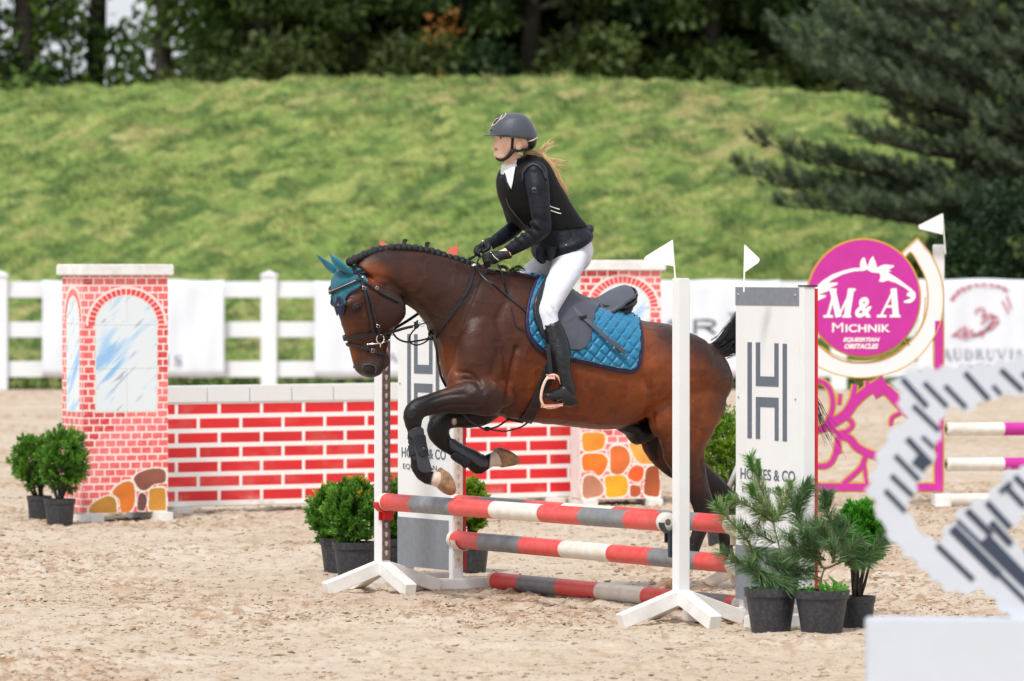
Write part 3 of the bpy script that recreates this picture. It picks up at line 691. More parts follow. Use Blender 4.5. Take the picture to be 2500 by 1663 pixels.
# big wide-set R and neighbour letters
def onc(P, w_): 
    b = MB(); b.add(*strip(P, w_, -.001, .001, 1)); return b
Rb = MB(); Rb.add(*strip([(0, 0), (0, 1), (.62, 1), (.9, .93), (1, .75), (.9, .56), (.62, .5), (.12, .5)], .15, -.001, .001)); Rb.add(*strip([(.5, .5), (1.0, 0)], .17, -.0015, .0005))
onb(Rb.me(), 1693, 779, 1750, 817, M_bdark, b3, 'big_letter')
Ab = MB(); Ab.add(*strip([(0, 0), (.5, 1), (1, 0)], .15, -.001, .001)); Ab.add(*strip([(.22, .32), (.78, .32)], .12, -.0015, .0005)); onb(Ab.me(), 1612, 779, 1664, 817, M_bdark, b3, 'big_letter')
onb(text_me('T'), 1778, 764, 1800, 800, M_bgrey, b3, 'big_letter')
# weeds in the strip under the fence
v, f, c = leaf_cloud([(x, 79.05+.15*sin(x*3), .05) for x in np.linspace(-10, 10, 90)], [.16]*90, 9000, .1, (1, .6, 1.0), -1.5, [lin((50, 84, 40)), lin((90, 120, 60)), lin((120, 136, 70))], .25)
tag(obj('verge_grass', me_from(v, f, False, c), M_leaf), 'green grass verge under the lowest rail of the white fence', 'grass', kind='stuff')
# ================================================= OBSTACLES
D3 = Vector((.468, -.884, 0)).normalized(); Q3 = Vector((.884, .468, 0)).normalized(); UP = Vector((0, 0, 1))
def at(o, t, q, z): return Vector((o[0], o[1], 0))+D3*t+Q3*q+UP*z
def lerp(a, b, t): return a+(b-a)*t
def bandpole(name, A, B, r, bands, label, group, capm=None, wob=0, mats=None):
    """bands: list of (fraction end, material)"""
    A, B = Vector(A), Vector(B); me_v = []; f = []; mi = []; n = 24
    t = (B-A).normalized(); x = t.cross(UP).normalized(); y = x.cross(t); mlist = []
    def midx(m):
        if m not in mlist: mlist.append(m)
        return mlist.index(m)
    stations = [(0, r*.35), (0, r*.9), (.0015, r*1.03), (.012, r*1.03), (.0125, r)]; fr0 = .0125
    seq = []
    for q, rr in stations: seq.append((q, rr, capm))
    for e, m in bands:
        e2 = min(e, 1-.0125); k = max(1, int((e2-fr0)*20))
        for j in range(1, k+1): seq.append((lerp(fr0, e2, j/k), r, m))
        fr0 = e2
    for q, rr in reversed(stations): seq.append((1-q, rr, capm))
    for q, rr, m in seq:
        c = A.lerp(B, q)-UP*wob*sin(pi*q)
        for k in range(n): a = 2*pi*k/n; me_v.append(c+(x*cos(a)+y*sin(a))*rr)
    for i in range(len(seq)-1):
        for k in range(n): f.append((i*n+k, i*n+(k+1) % n, (i+1)*n+(k+1) % n, (i+1)*n+k)); mi.append(midx(seq[i+1][2]))
    f.append(tuple(range(n))[::-1]); mi.append(midx(M_rust)); f.append(tuple(range((len(seq)-1)*n, len(seq)*n))); mi.append(midx(M_rust))
    me = me_from(me_v, f); 
    for m in mlist: me.materials.append(m)
    me.polygons.foreach_set('material_index', mi); o = obj(name, me, None)
    smooth_by_angle(o, 50); return tag(o, label, 'jump pole', group)
def tpx(O, px, q=0.0):
    """t along a pole line O whose picture column is px"""
    k = (px-CX)/FPX; ox, oy = O[0]+Q3.x*q, O[1]+Q3.y*q
    return (k*oy-ox)/(D3.x-k*D3.y)
L1 = (-.661, 30.97); R1 = (.785, 28.25); P2 = (-.29, 31.17)
def pole_on(O, z, x0, x1, cuts, q, label, r=.044, z1=None, wob=.0):
    t0, t1 = tpx(O, x0, q), tpx(O, x1, q); A = at(O, t0, q, z); B = at(O, t1, q, z1 or z)
    return bandpole('jump_pole', A, B, r, [((tpx(O, c, q)-t0)/(t1-t0) if c else 1.0, m) for c, m in cuts], label, 'striped poles of the jump', M_polewhite, wob)
RD, GY, WH = M_red, M_polegrey, M_polewhite
pole_on(L1, .463, 938, 1631, [(1015, RD), (1113, GY), (1210, RD), (1329, WH), (1428, RD), (1539, GY), (0, RD)], -.02, 'upper striped pole held between the two slim white stands, nearest the camera', z1=.472)
pole_on(P2, .444, 1113, 1792, [(1184, RD), (1288, GY), (1382, RD), (1504, WH), (1613, RD), (1710, GY), (0, RD)], .024, 'upper striped pole behind, between the two lettered wings')
pole_on(P2, .258, 1107, 1800, [(1181, RD), (1281, GY), (1380, RD), (1497, WH), (1598, RD), (1711, GY), (0, RD)], .024, 'middle striped pole under the upper two, ends in the lettered wings')
GP = (-.078, 31.24)
pole_on(GP, .044, 1205, 1812, [(1277, RD), (1370, GY), (1467, RD), (1580, WH), (1690, RD), (1784, GY), (0, RD)], 0, 'lowest striped pole lying on the sand', z1=.044)

def keyhole_track(mb_plate, mb_holes, O, t, q0, q1, z0, z1, pitch=.047, r=.0095):
    mb_plate.box(at(O, t+.0015, (q0+q1)/2, (z0+z1)/2), D3*.0015, Q3*((q1-q0)/2), UP*((z1-z0)/2))
    z = z0+.03
    while z < z1-.02:
        c = at(O, t+.0035, (q0+q1)/2, z+.012); v = [c]; n = 12
        prof = [(r*cos(a), r*sin(a)) for a in np.linspace(-.25*pi, 1.25*pi, n)]+[(-r*.45, -r*1.9), (r*.45, -r*1.9)]
        v += [c+Q3*p[0]+UP*p[1] for p in prof]; m = len(prof)
        mb_holes.add(v, [(0, 1+i, 1+(i+1) % m) for i in range(m)]); z += pitch
def stand(O, wd, wq, zt, label, rust):
    t = empty('jump_stand', (O[0], O[1], 0), label, 'jump stand', 'slim white single post stands'); b = MB()
    b.box(at(O, 0, 0, (zt+.085)/2), D3*wd/2, Q3*wq/2, UP*(zt-.085)/2, .004); b.build('post', M_white, t)
    for dv in (D3, -D3, Q3, -Q3):
        s_ = dv.cross(UP)*.031; a = Vector((O[0], O[1], 0))+dv*.02; e = Vector((O[0], O[1], 0))+dv*.33; b = MB()
        v = [a+s_+UP*.163, a-s_+UP*.163, e-s_+UP*.056, e+s_+UP*.056, a+s_+UP*.092, a-s_+UP*.092, e-dv*.02-s_+UP*-.01, e-dv*.02+s_+UP*-.01]
        b.add(v, [(0, 1, 2, 3), (4, 7, 6, 5), (0, 3, 7, 4), (1, 5, 6, 2), (3, 2, 6, 7), (0, 4, 5, 1)]); lo = b.build('leg', M_whiteworn, t)
        bm = bmesh.new(); bm.from_mesh(lo.data); bmesh.ops.recalc_face_normals(bm, faces=bm.faces[:]); bmesh.ops.bevel(bm, geom=bm.edges[:], offset=.003, segments=1, affect='EDGES'); bm.to_mesh(lo.data); bm.free()
    if rust:
        p, h = MB(), MB(); keyhole_track(p, h, O, wd/2, -wq/2+.004, wq/2-.002, .165, zt-.02); pl = p.build('keyhole_track', M_rust, t); h.build('keyhole', M_steelgrey, pl)
    return t
sl = stand(L1, .085, .052, 1.60, 'slim white stand with rusty keyhole strip, at the far end of the front pole', True)
sr = stand(R1, .062, .062, 1.609, 'tall slim white stand with four splayed feet, in front of the horse rump', False)
# cups
def cup(name, parent, c, m, label, r=.05):
    b = MB(); n = 12; v = []
    for k in range(n+1):
        a = pi+pi*k/n; 
        for dt in (-.02, .03):
            for rr in (r, r+.006): v.append(Vector(c)+D3*dt+Q3*rr*cos(a)+UP*(rr*sin(a)))
    f = []
    for k in range(n):
        i = k*4; j = i+4; f += [(i, i+2, j+2, j), (i+1, j+1, j+3, i+3), (i, j, j+1, i+1), (i+2, i+3, j+3, j+2)]
    b.add(v, f+[(0, 1, 3, 2), (n*4, n*4+2, n*4+3, n*4+1)]); b.box(Vector(c)-D3*.024-UP*.045, D3*.004, Q3*.02, UP*.05)
    o = b.build(name, m, parent); return o
cupL = cup('pole_cup', sl, at(L1, .065, -.02, .463), M_redsolid, ''); 
b = MB(); b.box(at(L1, .062, 0, .40), D3*.02, Q3*.026, UP*.028, .004); b.build('cup_bracket', M_redsolid, sl)
M_cupblack = mat('cup_black', lin((38, 42, 50)), .5, .1, 30)
cup('pole_cup', sr, at(R1, -.06, -.02, .472), M_cupblack, ''); b = MB(); b.box(at(R1, -.045, -.02, .37), D3*.012, Q3*.02, UP*.06, .003); b.build('cup_bracket', M_cupblack, sr)

def flag(O3, pts, m, label, stem_w=.008):
    """small flag: pts in picture, first three+ the cloth outline, last two the stem"""
    Y = O3; cl = [wp(x, y, Y) for x, y in pts[:-2]]; b = MB(); n = len(cl); th = Vector((0, .0025, 0))
    b.add([p-th for p in cl]+[p+th for p in cl], [tuple(range(n)), tuple(range(2*n-1, n-1, -1))]+[(i, i+n, (i+1) % n+n, (i+1) % n) for i in range(n)])
    root = wp(*pts[-1], Y); t = empty('jump_flag', root, label, 'flag', 'small plastic flags on the jump stands'); b.build('flag_cloth', m, t)
    c = MB(); c.tube([wp(*pts[-2], Y), root-UP*.03], stem_w/2, 6); c.build('stem', m if m is not M_redflag else m, t)
M_redflag = mat('flag_red', lin((240, 110, 96)), .5); M_flagw = mat('flag_white', lin((246, 243, 236)), .5)
flag(28.25, [(1641, 586), (1576, 626), (1572, 632), (1578, 640), (1646, 650), (1641, 586), (1650, 682)], M_flagw, 'white flag on the slim stand in front of the rump, pointing left')
flag(28.2, [cG(245, 303), cG(353, 405), cG(355, 420), cG(345, 440), cG(245, 510), cG(244, 303), cG(236, 612)], M_flagw, 'white flag on the lettered wing, pointing right')
flag(30.97, [cA(705, 180), cA(755, 205), cA(780, 235), cA(710, 290), cA(704, 180), (931, 685)], M_redflag, 'red flag pointing right, tip just above the braided mane nearer the ears')
flag(31.1, [cA(1400, 210), cA(1312, 275), cA(1310, 290), cA(1405, 310), cA(1400, 210), (1118, 702)], M_redflag, 'red flag pointing left, above the mane near the gloves')
flag(41.6, [cG(1738, 66), cG(1560, 155), cG(1557, 165), cG(1566, 183), cG(1742, 226), cG(1740, 66), cG(1762, 340)], M_flagw, 'white flag above the round purple sign')

# lettered wings
def wing(t0, t1, label, q=0.0, has_track=True):
    O = P2; t = empty('jump_wing', at(O, (t0+t1)/2, 0, 0), label, 'jump wing', 'white lettered wings of the jump')
    z0, z1 = .097, 1.566; tm, hw = (t0+t1)/2, (t1-t0)/2
    b = MB(); b.box(at(O, tm, .007, (z0+z1)/2), D3*hw, Q3*.007, UP*(z1-z0)/2, .002); pn = b.build('panel', M_white, t)
    def rect(a0, a1, za, zb, mbx, pr=.0015): mbx.box(at(O, lerp(t0, t1, (a0+a1)/2), -pr/2-.0004, (za+zb)/2), D3*(hw*abs(a1-a0)), Q3*(pr/2), UP*abs(zb-za)/2)
    A = lambda x: (x-49)/399.0
    g = MB(); rect(.0, 1, 1.565, 1.48, g); g.build('top_band', M_grey, pn)
    g = MB(); rect(.0, .995, .353, .0985, g); g.build('bottom_band', M_grey, pn)
    g = MB()
    for x0, x1, za, zb in [(126, 153, 1.307, .857), (348, 374, 1.304, .851), (179, 206, 1.307, 1.149), (296, 322, 1.305, 1.149), (179, 322, 1.149, 1.103), (179, 322, 1.052, 1.006), (179, 206, 1.006, .856), (298, 322, 1.006, .852)]: rect(A(x0), A(x1), za, zb, g)
    g.build('letter_mark', M_navypanel, pn)
    def txt(s, x0, x1, za, zb, m, bold=0):
        me = text_me(s, .0006, bold); O_ = at(O, 0, -.0018, 0); to_plane(me, O_, D3, UP, (lerp(t0, t1, A(x0)), min(za, zb), lerp(t0, t1, A(x1)), max(za, zb))); obj('lettering', me, m, pn)
    txt('HORSES & CO', 82, 425, .664, .716, M_navypanel, .01); txt('EQUESTRIAN', 93, 356, .600, .632, M_navypanel, -.006)
    s = MB()
    for a in (.05, .95):
        for z in (1.53, 1.05, .45): s.ell(at(O, lerp(t0, t1, a), -.002, z), .006, .006, .006, 5)
    s.build('screw', M_steelgrey, pn)
    # posts: inner side and outer side
    for pt_, nm in ((t1+.0225, 'post'), (t0+.024, 'post')):
        b = MB(); qq = .026 if nm == 'post' and pt_ > t1 else .04
        b.box(at(O, pt_, .03 if pt_ > t1 else .045, (1.567+.03)/2), D3*.0225, Q3*(.03 if pt_ > t1 else .028), UP*(1.567-.03)/2, .003); po = b.build(nm, M_white, t)
        if pt_ > t1 and has_track:
            p, h = MB(), MB(); keyhole_track(p, h, O, t1+.045, .008, .052, .12, 1.55, .047); pl = p.build('keyhole_track', M_trackcream, po); h.build('keyhole', M_trackhole, pl)
    b = MB(); b.box(at(O, tm+.02, .0675, .83), D3*(hw+.028), Q3*.006, UP*.73); b.build('back_sheet', M_redsolid, t)
    b = MB(); b.box(at(O, t1+.02, .036, 1.5725), D3*.03, Q3*.036, UP*.004); b.build('post_cap', M_cupblack, t)
    for tt in (t0+.03, t1+.02):
        b = MB(); b.box(at(O, tt, .02, .028), D3*.032, Q3*.31, UP*.03, .006); b.build('foot', M_whiteworn, t)
    return t
M_trackcream = dirty('cream_track', lin((232, 222, 210)), lin((206, 186, 166)), .4, .5, 30); M_trackhole = mat('keyhole_shade', lin((190, 178, 166)), .7)
wl = wing(-.655, -.072, 'white lettered wing behind the forelegs of the horse, keyhole strip at its right side')
wr = wing(2.87, 3.455, 'white lettered wing in front of the horse tail, above the potted pines', has_track=False)
cup('pole_cup', wl, at(P2, .02, .024, .258), M_trackcream, ''); cup('pole_cup', wl, at(P2, .02, .024, .444), M_trackcream, '')
cup('pole_cup', wr, at(P2, 2.84, .024, .258), M_trackcream, ''); cup('pole_cup', wr, at(P2, 2.84, .024, .444), M_trackcream, '')

# ------------------------------------------------ painted wall and towers
def painted(O, U, W_, z0, z1, step, colf, name, m, parent, proud=.0015):
    """dense sheet on a face: colours are the paint on it"""
    U = Vector(U).normalized(); n = U.cross(UP)*1; na = int(W_/step)+1; nz = int((z1-z0)/step)+1
    a, z = np.meshgrid(np.linspace(0, W_, na), np.linspace(z0, z1, nz)); O = Vector(O)+n*proud
    c = colf(a.ravel(), z.ravel()); me = grid_mesh(O.x+U.x*a, O.y+U.y*a, z, c, False); return obj(name, me, m, parent)
def pick(c, mask, col): c[mask] = col
BR = [np.array(lin(q)) for q in ((226, 66, 66), (236, 92, 92), (240, 112, 112), (212, 52, 56))]; MO = np.array(lin((252, 224, 218)))
def bricks(a, z, bl, bh, mo, off=0, seed=0, pale=0):
    row = np.floor(z/bh).astype(int); sh = np.where(row % 2 == 0, 0, bl*.5)+off+((row*37) % 5)*.002
    ci = np.floor((a+sh)/bl).astype(int); fa = (a+sh)-ci*bl; fz_ = z-row*bh
    wob = (fbm(a*60, z*60, oct=2, seed=seed)-.5)*.004; inb = (fa > mo+wob) & (fz_ > mo+wob)
    h = ((ci*7919+row*104729+seed*31) % 997)/997.0; i = (h*4).astype(int) % 4; c = np.array(BR)[i]
    br = fbm(a*50, z*90, oct=3, seed=seed+3)[:, None]; c = c*(1-.35*(br-.3))+MO*.35*np.clip(br-.3, 0, 1)
    c = c*(1-pale)+MO*pale; out = np.where(inb[:, None], c, MO); return out, inb
def pane(a, z, seed):
    c = np.tile(np.array(lin((226, 234, 238))), (len(a), 1)); r1 = a*.72+z*.69; r2 = a*.69-z*.72
    s1 = fbm(r1*5, r2*34+7, oct=3, seed=seed); s2 = fbm(r1*6, r2*60, oct=2, seed=seed+4); bb = fbm(a*5, z*3, oct=2, seed=seed+9)
    m = np.clip((s1*.6+bb*.4-.53)*9, 0, 1)[:, None]*.75; c = c*(1-m)+np.array(lin((168, 208, 240)))*m
    m = np.clip((s1*.5+bb*.5-.64)*12, 0, 1)[:, None]*.55; c = c*(1-m)+np.array(lin((110, 178, 236)))*m
    m = np.clip((s2-.74)*12, 0, 1)[:, None]*.6; c = c*(1-m)+np.array(lin((134, 146, 166)))*m; return c
def tower_face(W_, zs, zb, zt, cx_, hw_, ring, stones, seed, seams, hscale=1, pale=0):
    """zs spring of the arch, zb window bottom"""
    def f(a, z):
        c, _ = bricks(a, z, .075*hscale, .0475, .0105, 0, seed, pale); hw = hw_; asp = (zt-zs)/hw
        dx = (a-cx_); dz = (z-zs)/asp; rr = np.hypot(dx, dz); up = z > zs
        ringm = up & (rr > hw) & (rr < hw+ring) ; ang = np.arctan2(dz, dx); k = ang/(pi/22); fk = k-np.floor(k)
        rb = ringm & (fk > .18) & (rr < hw+ring*.86) & (rr > hw+ring*.06); h = ((np.floor(k).astype(int)*53+7) % 11)/11
        pick(c, up & (rr > hw+ring) & (rr < hw+ring+.011), MO); pick(c, ringm, MO); c[rb] = (BR[0]*(1-.3*h[rb, None])+BR[2]*.3*h[rb, None])
        win = ((z <= zs) & (z > zb) & (np.abs(dx) < hw)) | (up & (rr <= hw)); p = pane(a/hscale, z, seed+20); c[win] = p[win]
        edge = win & ((np.abs(dx) > hw-.008) & (z <= zs) | (up & (rr > hw-.008)) | (z < zb+.01)); c[edge] = np.array(lin((222, 220, 210)))
        for s_ in seams:
            m = win & (np.abs(z-s_) < .0028); c[m] = c[m]*.72
        m = win & (np.abs(dx-.004) < .0026) & ((z > zs+.02) | (z < seams[-1])); c[m] = c[m]*.78
        for P, col in stones:
            P2_ = cr(P, 5, True); ins = inpoly(a, z, P2_); cen = np.mean(P2_, 0); O_ = [cen+(np.array(q)-cen)*1.14 for q in P2_]; out = inpoly(a, z, O_)
            c[out & ~ins & (c[:, 2] < .9)] = np.array(lin((236, 230, 216)))
        for P, col in stones:
            P2_ = cr(P, 5, True); ins = inpoly(a, z, P2_); cc = np.array(lin(col)); t = fbm(a*9+3, z*9, oct=3, seed=seed+40)[:, None]
            c[ins] = (cc*(.72+.7*t))[ins]
        return np.clip(c, 0, 1)
    return f
M_paintface = mat('painted_board', (.8, .4, .4), .5, attr=True, bump=.03, bscale=30)
def box_tower(c0, yaw, W_, dep, zb, zt, facef, sidef, label, side_white=False):
    U = Vector((cos(R(yaw)), sin(R(yaw)), 0)); V_ = Vector((-sin(R(yaw)), cos(R(yaw)), 0)); c0 = Vector(c0)
    t = empty('castle_tower', c0+U*W_/2+V_*dep/2, label, 'jump tower', 'red painted brick towers at the ends of the wall')
    ctr = c0+U*W_/2+V_*dep/2; b = MB(); b.box(ctr+UP*(zb+zt)/2, U*W_/2, V_*dep/2, UP*(zt-zb)/2, .003); bd = b.build('body', M_whiteworn, t)
    b = MB(); b.box(ctr+UP*(zt+.037), U*(W_/2+.032), V_*(dep/2+.032), UP*.037, .008); b.build('cap', M_whiteworn, t)
    painted(c0, U, W_, zb, zt-.001, .0042, facef, 'painted_front', M_paintface, bd)
    if sidef: painted(c0+V_*dep, -V_, dep, zb, zt-.001, .0042, sidef, 'painted_side', M_paintface, bd)
    for k in (.055, W_-.055):
        b = MB(); b.box(c0+U*k+V_*(dep/2)+UP*(zb/2-.003), U*.05, V_*(dep/2+.10), UP*(zb/2+.002), .005); b.build('foot', M_whiteworn, t)
    return t
kx, kz = .001334, .001178
def fz1(y): return CAMZ-(600+y/2.24-HY)*39.3/FPX
def sp(P): return [((x-455)*kx, fz1(y)) for x, y in P]
st1 = [(sp([(490, 1455), (495, 1420), (540, 1385), (590, 1368), (625, 1390), (632, 1440), (625, 1462), (550, 1462)]), (186, 132, 48)), (sp([(610, 1350), (640, 1310), (690, 1290), (722, 1310), (730, 1390), (715, 1440), (690, 1460), (655, 1455), (645, 1390)]), (214, 116, 36)),
       (sp([(725, 1270), (760, 1240), (830, 1222), (880, 1230), (895, 1260), (885, 1300), (830, 1310), (790, 1340), (755, 1335), (730, 1300)]), (140, 82, 66)), (sp([(742, 1440), (748, 1370), (770, 1355), (790, 1375), (790, 1420), (778, 1452), (755, 1452)]), (112, 66, 66)),
       (sp([(803, 1440), (806, 1360), (815, 1335), (880, 1330), (892, 1360), (894, 1440), (880, 1455), (815, 1452)]), (196, 136, 48))]
ff1 = tower_face(.60, fz1(435), fz1(912), fz1(272), (684-455)*kx, 166*kx, 42*kx, st1, 11, [fz1(434), fz1(674)])
sf1 = tower_face(.33, fz1(420), fz1(910), fz1(275), .17, .105, .032, [], 12, [fz1(428), fz1(674)], pale=.12)  # side bricks painted paler than the front, to look more brightly lit
c1 = wp(203, 1254, 39.2); c1.z = 0
box_tower(c1, 28, .60, .33, .058, 1.589, ff1, sf1, 'red painted brick tower with arched blue window, left end of the wall')
def fz2(y, s=2.946, y0=1000): return CAMZ-(y0+y/s-HY)*41.75/FPX
k2 = 41.75/FPX/.98
def sp2(P): return [((900+x/2.946-1417)*k2, fz2(y)) for x, y in P]
st2 = [(sp2([(1540, 175), (1600, 165), (1690, 175), (1698, 240), (1670, 285), (1560, 298), (1538, 250)]), (232, 140, 40)), (sp2([(1540, 330), (1620, 315), (1690, 325), (1720, 375), (1690, 450), (1650, 475), (1610, 440), (1545, 435)]), (240, 116, 30)),
       (sp2([(1745, 275), (1810, 262), (1860, 290), (1882, 365), (1850, 430), (1810, 465), (1745, 450), (1738, 350)]), (206, 104, 46)), (sp2([(1880, 240), (1960, 230), (2070, 260), (2090, 370), (1990, 395), (1930, 370), (1895, 310)]), (232, 158, 70)),
       (sp2([(1890, 420), (1930, 402), (1978, 425), (1972, 490), (1940, 522), (1890, 510), (1862, 475)]), (232, 92, 34)), (sp2([(1545, 500), (1590, 470), (1640, 490), (1685, 550), (1680, 605), (1630, 628), (1545, 628)]), (186, 124, 96)),
       (sp2([(1700, 490), (1760, 475), (1840, 480), (1866, 540), (1850, 610), (1790, 628), (1715, 625), (1705, 560)]), (232, 160, 32)), (sp2([(1885, 550), (1920, 545), (1955, 560), (1955, 610), (1920, 630), (1882, 618)]), (184, 84, 46)),
       (sp2([(2000, 430), (2050, 405), (2085, 415), (2095, 520), (2088, 620), (2040, 628), (1982, 605), (1985, 520)]), (160, 76, 36)), (sp2([(2100, 250), (2140, 260), (2140, 600), (2105, 600)]), (200, 120, 60))]
def cz2(y): return CAMZ-(560+y/3.136-HY)*41.75/FPX
cx2 = (1180+1070/3.136-1417)*k2
ff2 = tower_face(.565, cz2(600), .62, cz2(415), cx2, (1278-1070)/3.136*k2, .062, st2, 15, [cz2(600), .95], hscale=1.0)
c2 = wp(1417, 1230, 41.7); c2.z = 0
box_tower(c2, 11, .565, .34, .05, 1.615, ff2, None, 'painted brick tower with many round stones, right end of the wall behind the saddle')
# wall
WA, WB = Vector((-2.31, 40.4, 0)), Vector((.44, 42.22, 0)); WU = (WB-WA).normalized(); WLn = (WB-WA).length; WV = Vector((-WU.y, WU.x, 0))
wall = empty('brick_jump_wall', (WA+WB)/2, 'low red and white painted brick wall between the two towers', 'jump wall')
b = MB(); b.box((WA+WB)/2+WV*.07+UP*(.045+.846)/2, WU*WLn/2, WV*.065, UP*(.846-.045)/2, .004); b.build('body', M_whiteworn, wall)
def wallc(a, z):
    c = np.tile(np.array(lin((248, 246, 242))), (len(a), 1)); top = .7285; row = np.floor((top-z)/.0963).astype(int); fzz = (top-z)-row*.0963
    sh = np.where(row % 2 == 0, 0, .165)+.25; fa = (a+sh) % .331; m = (row >= 0) & (row < 7) & (fzz < .0685) & (fa > .024)
    wv = fbm(a*3, z*14, oct=3, seed=90)[:, None]; c[m] = (np.array(lin((222, 36, 42)))*(.86+.28*wv))[m]
    d = np.clip((fbm(a*6, z*9, oct=4, seed=91)-.58)*4, 0, 1)[:, None]*np.clip((.13-z)*12, .12, 1)[:, None]; c = c*(1-d)+np.array(lin((206, 200, 184)))*d; return c
painted(WA+UP*0, WU, WLn, .05, .738, .006, wallc, 'painted_front', M_paintface, wall)
for k in range(10):
    s_ = WA+WU*(k*WLn/10+.004)-WV*.006+WV*.07; b = MB(); b.box(s_+WU*(WLn/20-.003)+UP*.795, WU*(WLn/20-.004), WV*.074, UP*.056, .004); b.build('coping_block', M_white, wall)
for k in (.12, 1.6, 3.1):
    b = MB(); b.box(WA+WU*k+WV*.07+UP*.022, WU*.05, WV*.17, UP*.024, .004); b.build('foot', M_whiteworn, wall)

# ------------------------------------------------ round purple sign obstacle
SY = 41.7; ss = SY/FPX
def gp(P): return [((1740+x/3.101-CX)*ss, CAMZ-(500+y/3.101-HY)*ss) for x, y in P]
def ip(P): return [((2000+x/2.056-CX)*ss, CAMZ-(900+y/2.056-HY)*ss) for x, y in P]
gk, ik = ss/3.101, ss/2.056
sign = empty('sign_obstacle', ((2110-CX)*ss, SY, 0), 'tall fretwork obstacle with round purple lettered disc, white crescent and gold edges', 'jump wing')
def sput(me, m, name, parent=sign, dy=0): to_plane(me, (0, SY-dy, 0), (1, 0, 0), (0, 0, 1)); return obj(name, me, m, parent)
def vf(v, f): b = MB(); b.add(v, f); return b.me()
cc, = gp([(1140, 705)]); n = 96
el = lambda rx, ry: [(cc[0]+rx*gk*cos(2*pi*i/n), cc[1]+ry*gk*sin(2*pi*i/n)) for i in range(n)]
sput(curve_fill([el(436, 452)], .010), M_gold, 'disc_rim', sign, .030); disc = sput(curve_fill([el(422, 438)], .004), M_purple, 'disc', sign, .0435)
# lettering on the disc
LZ = [0]
def let(P, w_): LZ[0] += .00008; return strip(gp(P), w_*gk, -.001, .001+LZ[0])
bm_ = MB()
for P, w_ in [([(868, 850), (925, 636)], 20), ([(905, 640), (950, 850)], 46), ([(948, 850), (1050, 640)], 16), ([(1045, 636), (1012, 850)], 46), ([(835, 845), (908, 845)], 20), ([(980, 845), (1045, 845)], 20), ([(875, 643), (935, 643)], 20), ([(1030, 643), (1078, 643)], 20),
              ([(1268, 845), (1372, 634)], 16), ([(1366, 634), (1384, 850)], 46), ([(1308, 770), (1385, 770)], 18), ([(1240, 843), (1312, 843)], 20), ([(1338, 843), (1418, 843)], 20)]: bm_.add(*let(P, w_))
sput(bm_.me(), M_flagw, 'lettering', disc, .0492)
def stext(s, x0, y0, x1, y1, bold=0, shear=0):
    me = text_me(s, .001, bold, shear); p = gp([(x0, y1), (x1, y0)]); to_plane(me, (0, SY-.0495, 0), (1, 0, 0), (0, 0, 1), (p[0][0], p[0][1], p[1][0], p[1][1])); obj('lettering', me, M_flagw, disc)
stext('&', 1075, 700, 1203, 855, .03, .2); stext('M', 902, 893, 985, 965, 0); stext('ICHNIK', 1003, 905, 1340, 965, .02); stext('EQUESRTIAN', 985, 1005, 1262, 1042, .04, .3); stext('OBSTACLES', 995, 1052, 1252, 1090, .04, .3)
EMB = [(775, 625), (830, 575), (900, 530), (980, 500), (1060, 480), (1115, 478), (1112, 450), (1120, 420), (1135, 398), (1150, 405), (1158, 440), (1170, 470), (1185, 420), (1210, 388), (1228, 430), (1243, 480), (1262, 465), (1300, 452), (1368, 460), (1368, 472), (1325, 490), (1350, 503), (1322, 510), (1345, 525), (1400, 560), (1440, 590), (1500, 635), (1532, 668), (1532, 705), (1515, 730), (1490, 745), (1445, 742), (1445, 728), (1480, 715), (1500, 705), (1485, 695), (1465, 690), (1470, 668), (1490, 660),
       (1450, 628), (1380, 590), (1320, 572), (1290, 585), (1255, 582), (1268, 550), (1262, 518), (1200, 512), (1165, 490), (1140, 500), (1060, 505), (980, 528), (910, 562), (870, 590), (945, 590), (940, 605), (870, 635), (900, 640), (840, 665), (800, 680), (855, 685), (850, 700), (800, 722), (775, 738), (765, 690)]
sput(curve_fill([gp(EMB)], .0012), M_flagw, 'emblem', disc, .0485)
# crescent
outer = cr([(1548, 250), (1640, 360), (1710, 500), (1742, 640), (1742, 790), (1712, 920), (1650, 1040), (1560, 1150), (1430, 1240), (1280, 1290), (1120, 1310), (960, 1290), (850, 1250), (760, 1205), (690, 1150)], 6)
inner = cr([(720, 1000), (800, 1062), (900, 1140), (1010, 1185), (1130, 1195), (1260, 1180), (1380, 1130), (1470, 1055), (1555, 960), (1610, 840), (1628, 700), (1610, 560), (1565, 460), (1500, 360), (1455, 395), (1430, 360)], 6)
ring = [tuple(p) for p in outer]+[tuple(p) for p in inner]
sput(curve_fill([gp(ring)], .008), M_white, 'crescent', sign, .008)
ed = MB(); ed.add(*strip(gp(outer), 9*gk, -.011, .011)); ed.add(*strip(gp(inner), 9*gk, -.011, .011)); ed.add(*strip(gp([(1430, 360), (1548, 250)]), 9*gk, -.011, .011))
ed.add(*strip(gp([(1440, 1022), (1490, 1062)]), 12*gk, -.011, .011)); ed.add(*strip(gp([(1500, 1030), (1560, 950), (1598, 850), (1610, 700)]), 8*gk, -.01, .01, 5)); ed.add(*strip(gp([(1450, 1065), (1370, 1125), (1260, 1165), (1130, 1180), (1000, 1165), (900, 1125), (820, 1070)]), 8*gk, -.01, .01, 5))
sput(ed.me(), M_gold, 'crescent_edge', sign, .009)
wi = MB(); wi.add(*strip(gp([(1560, 1000), (1598, 900), (1618, 790), (1620, 700)]), 40*gk, -.006, .006, 5)); 
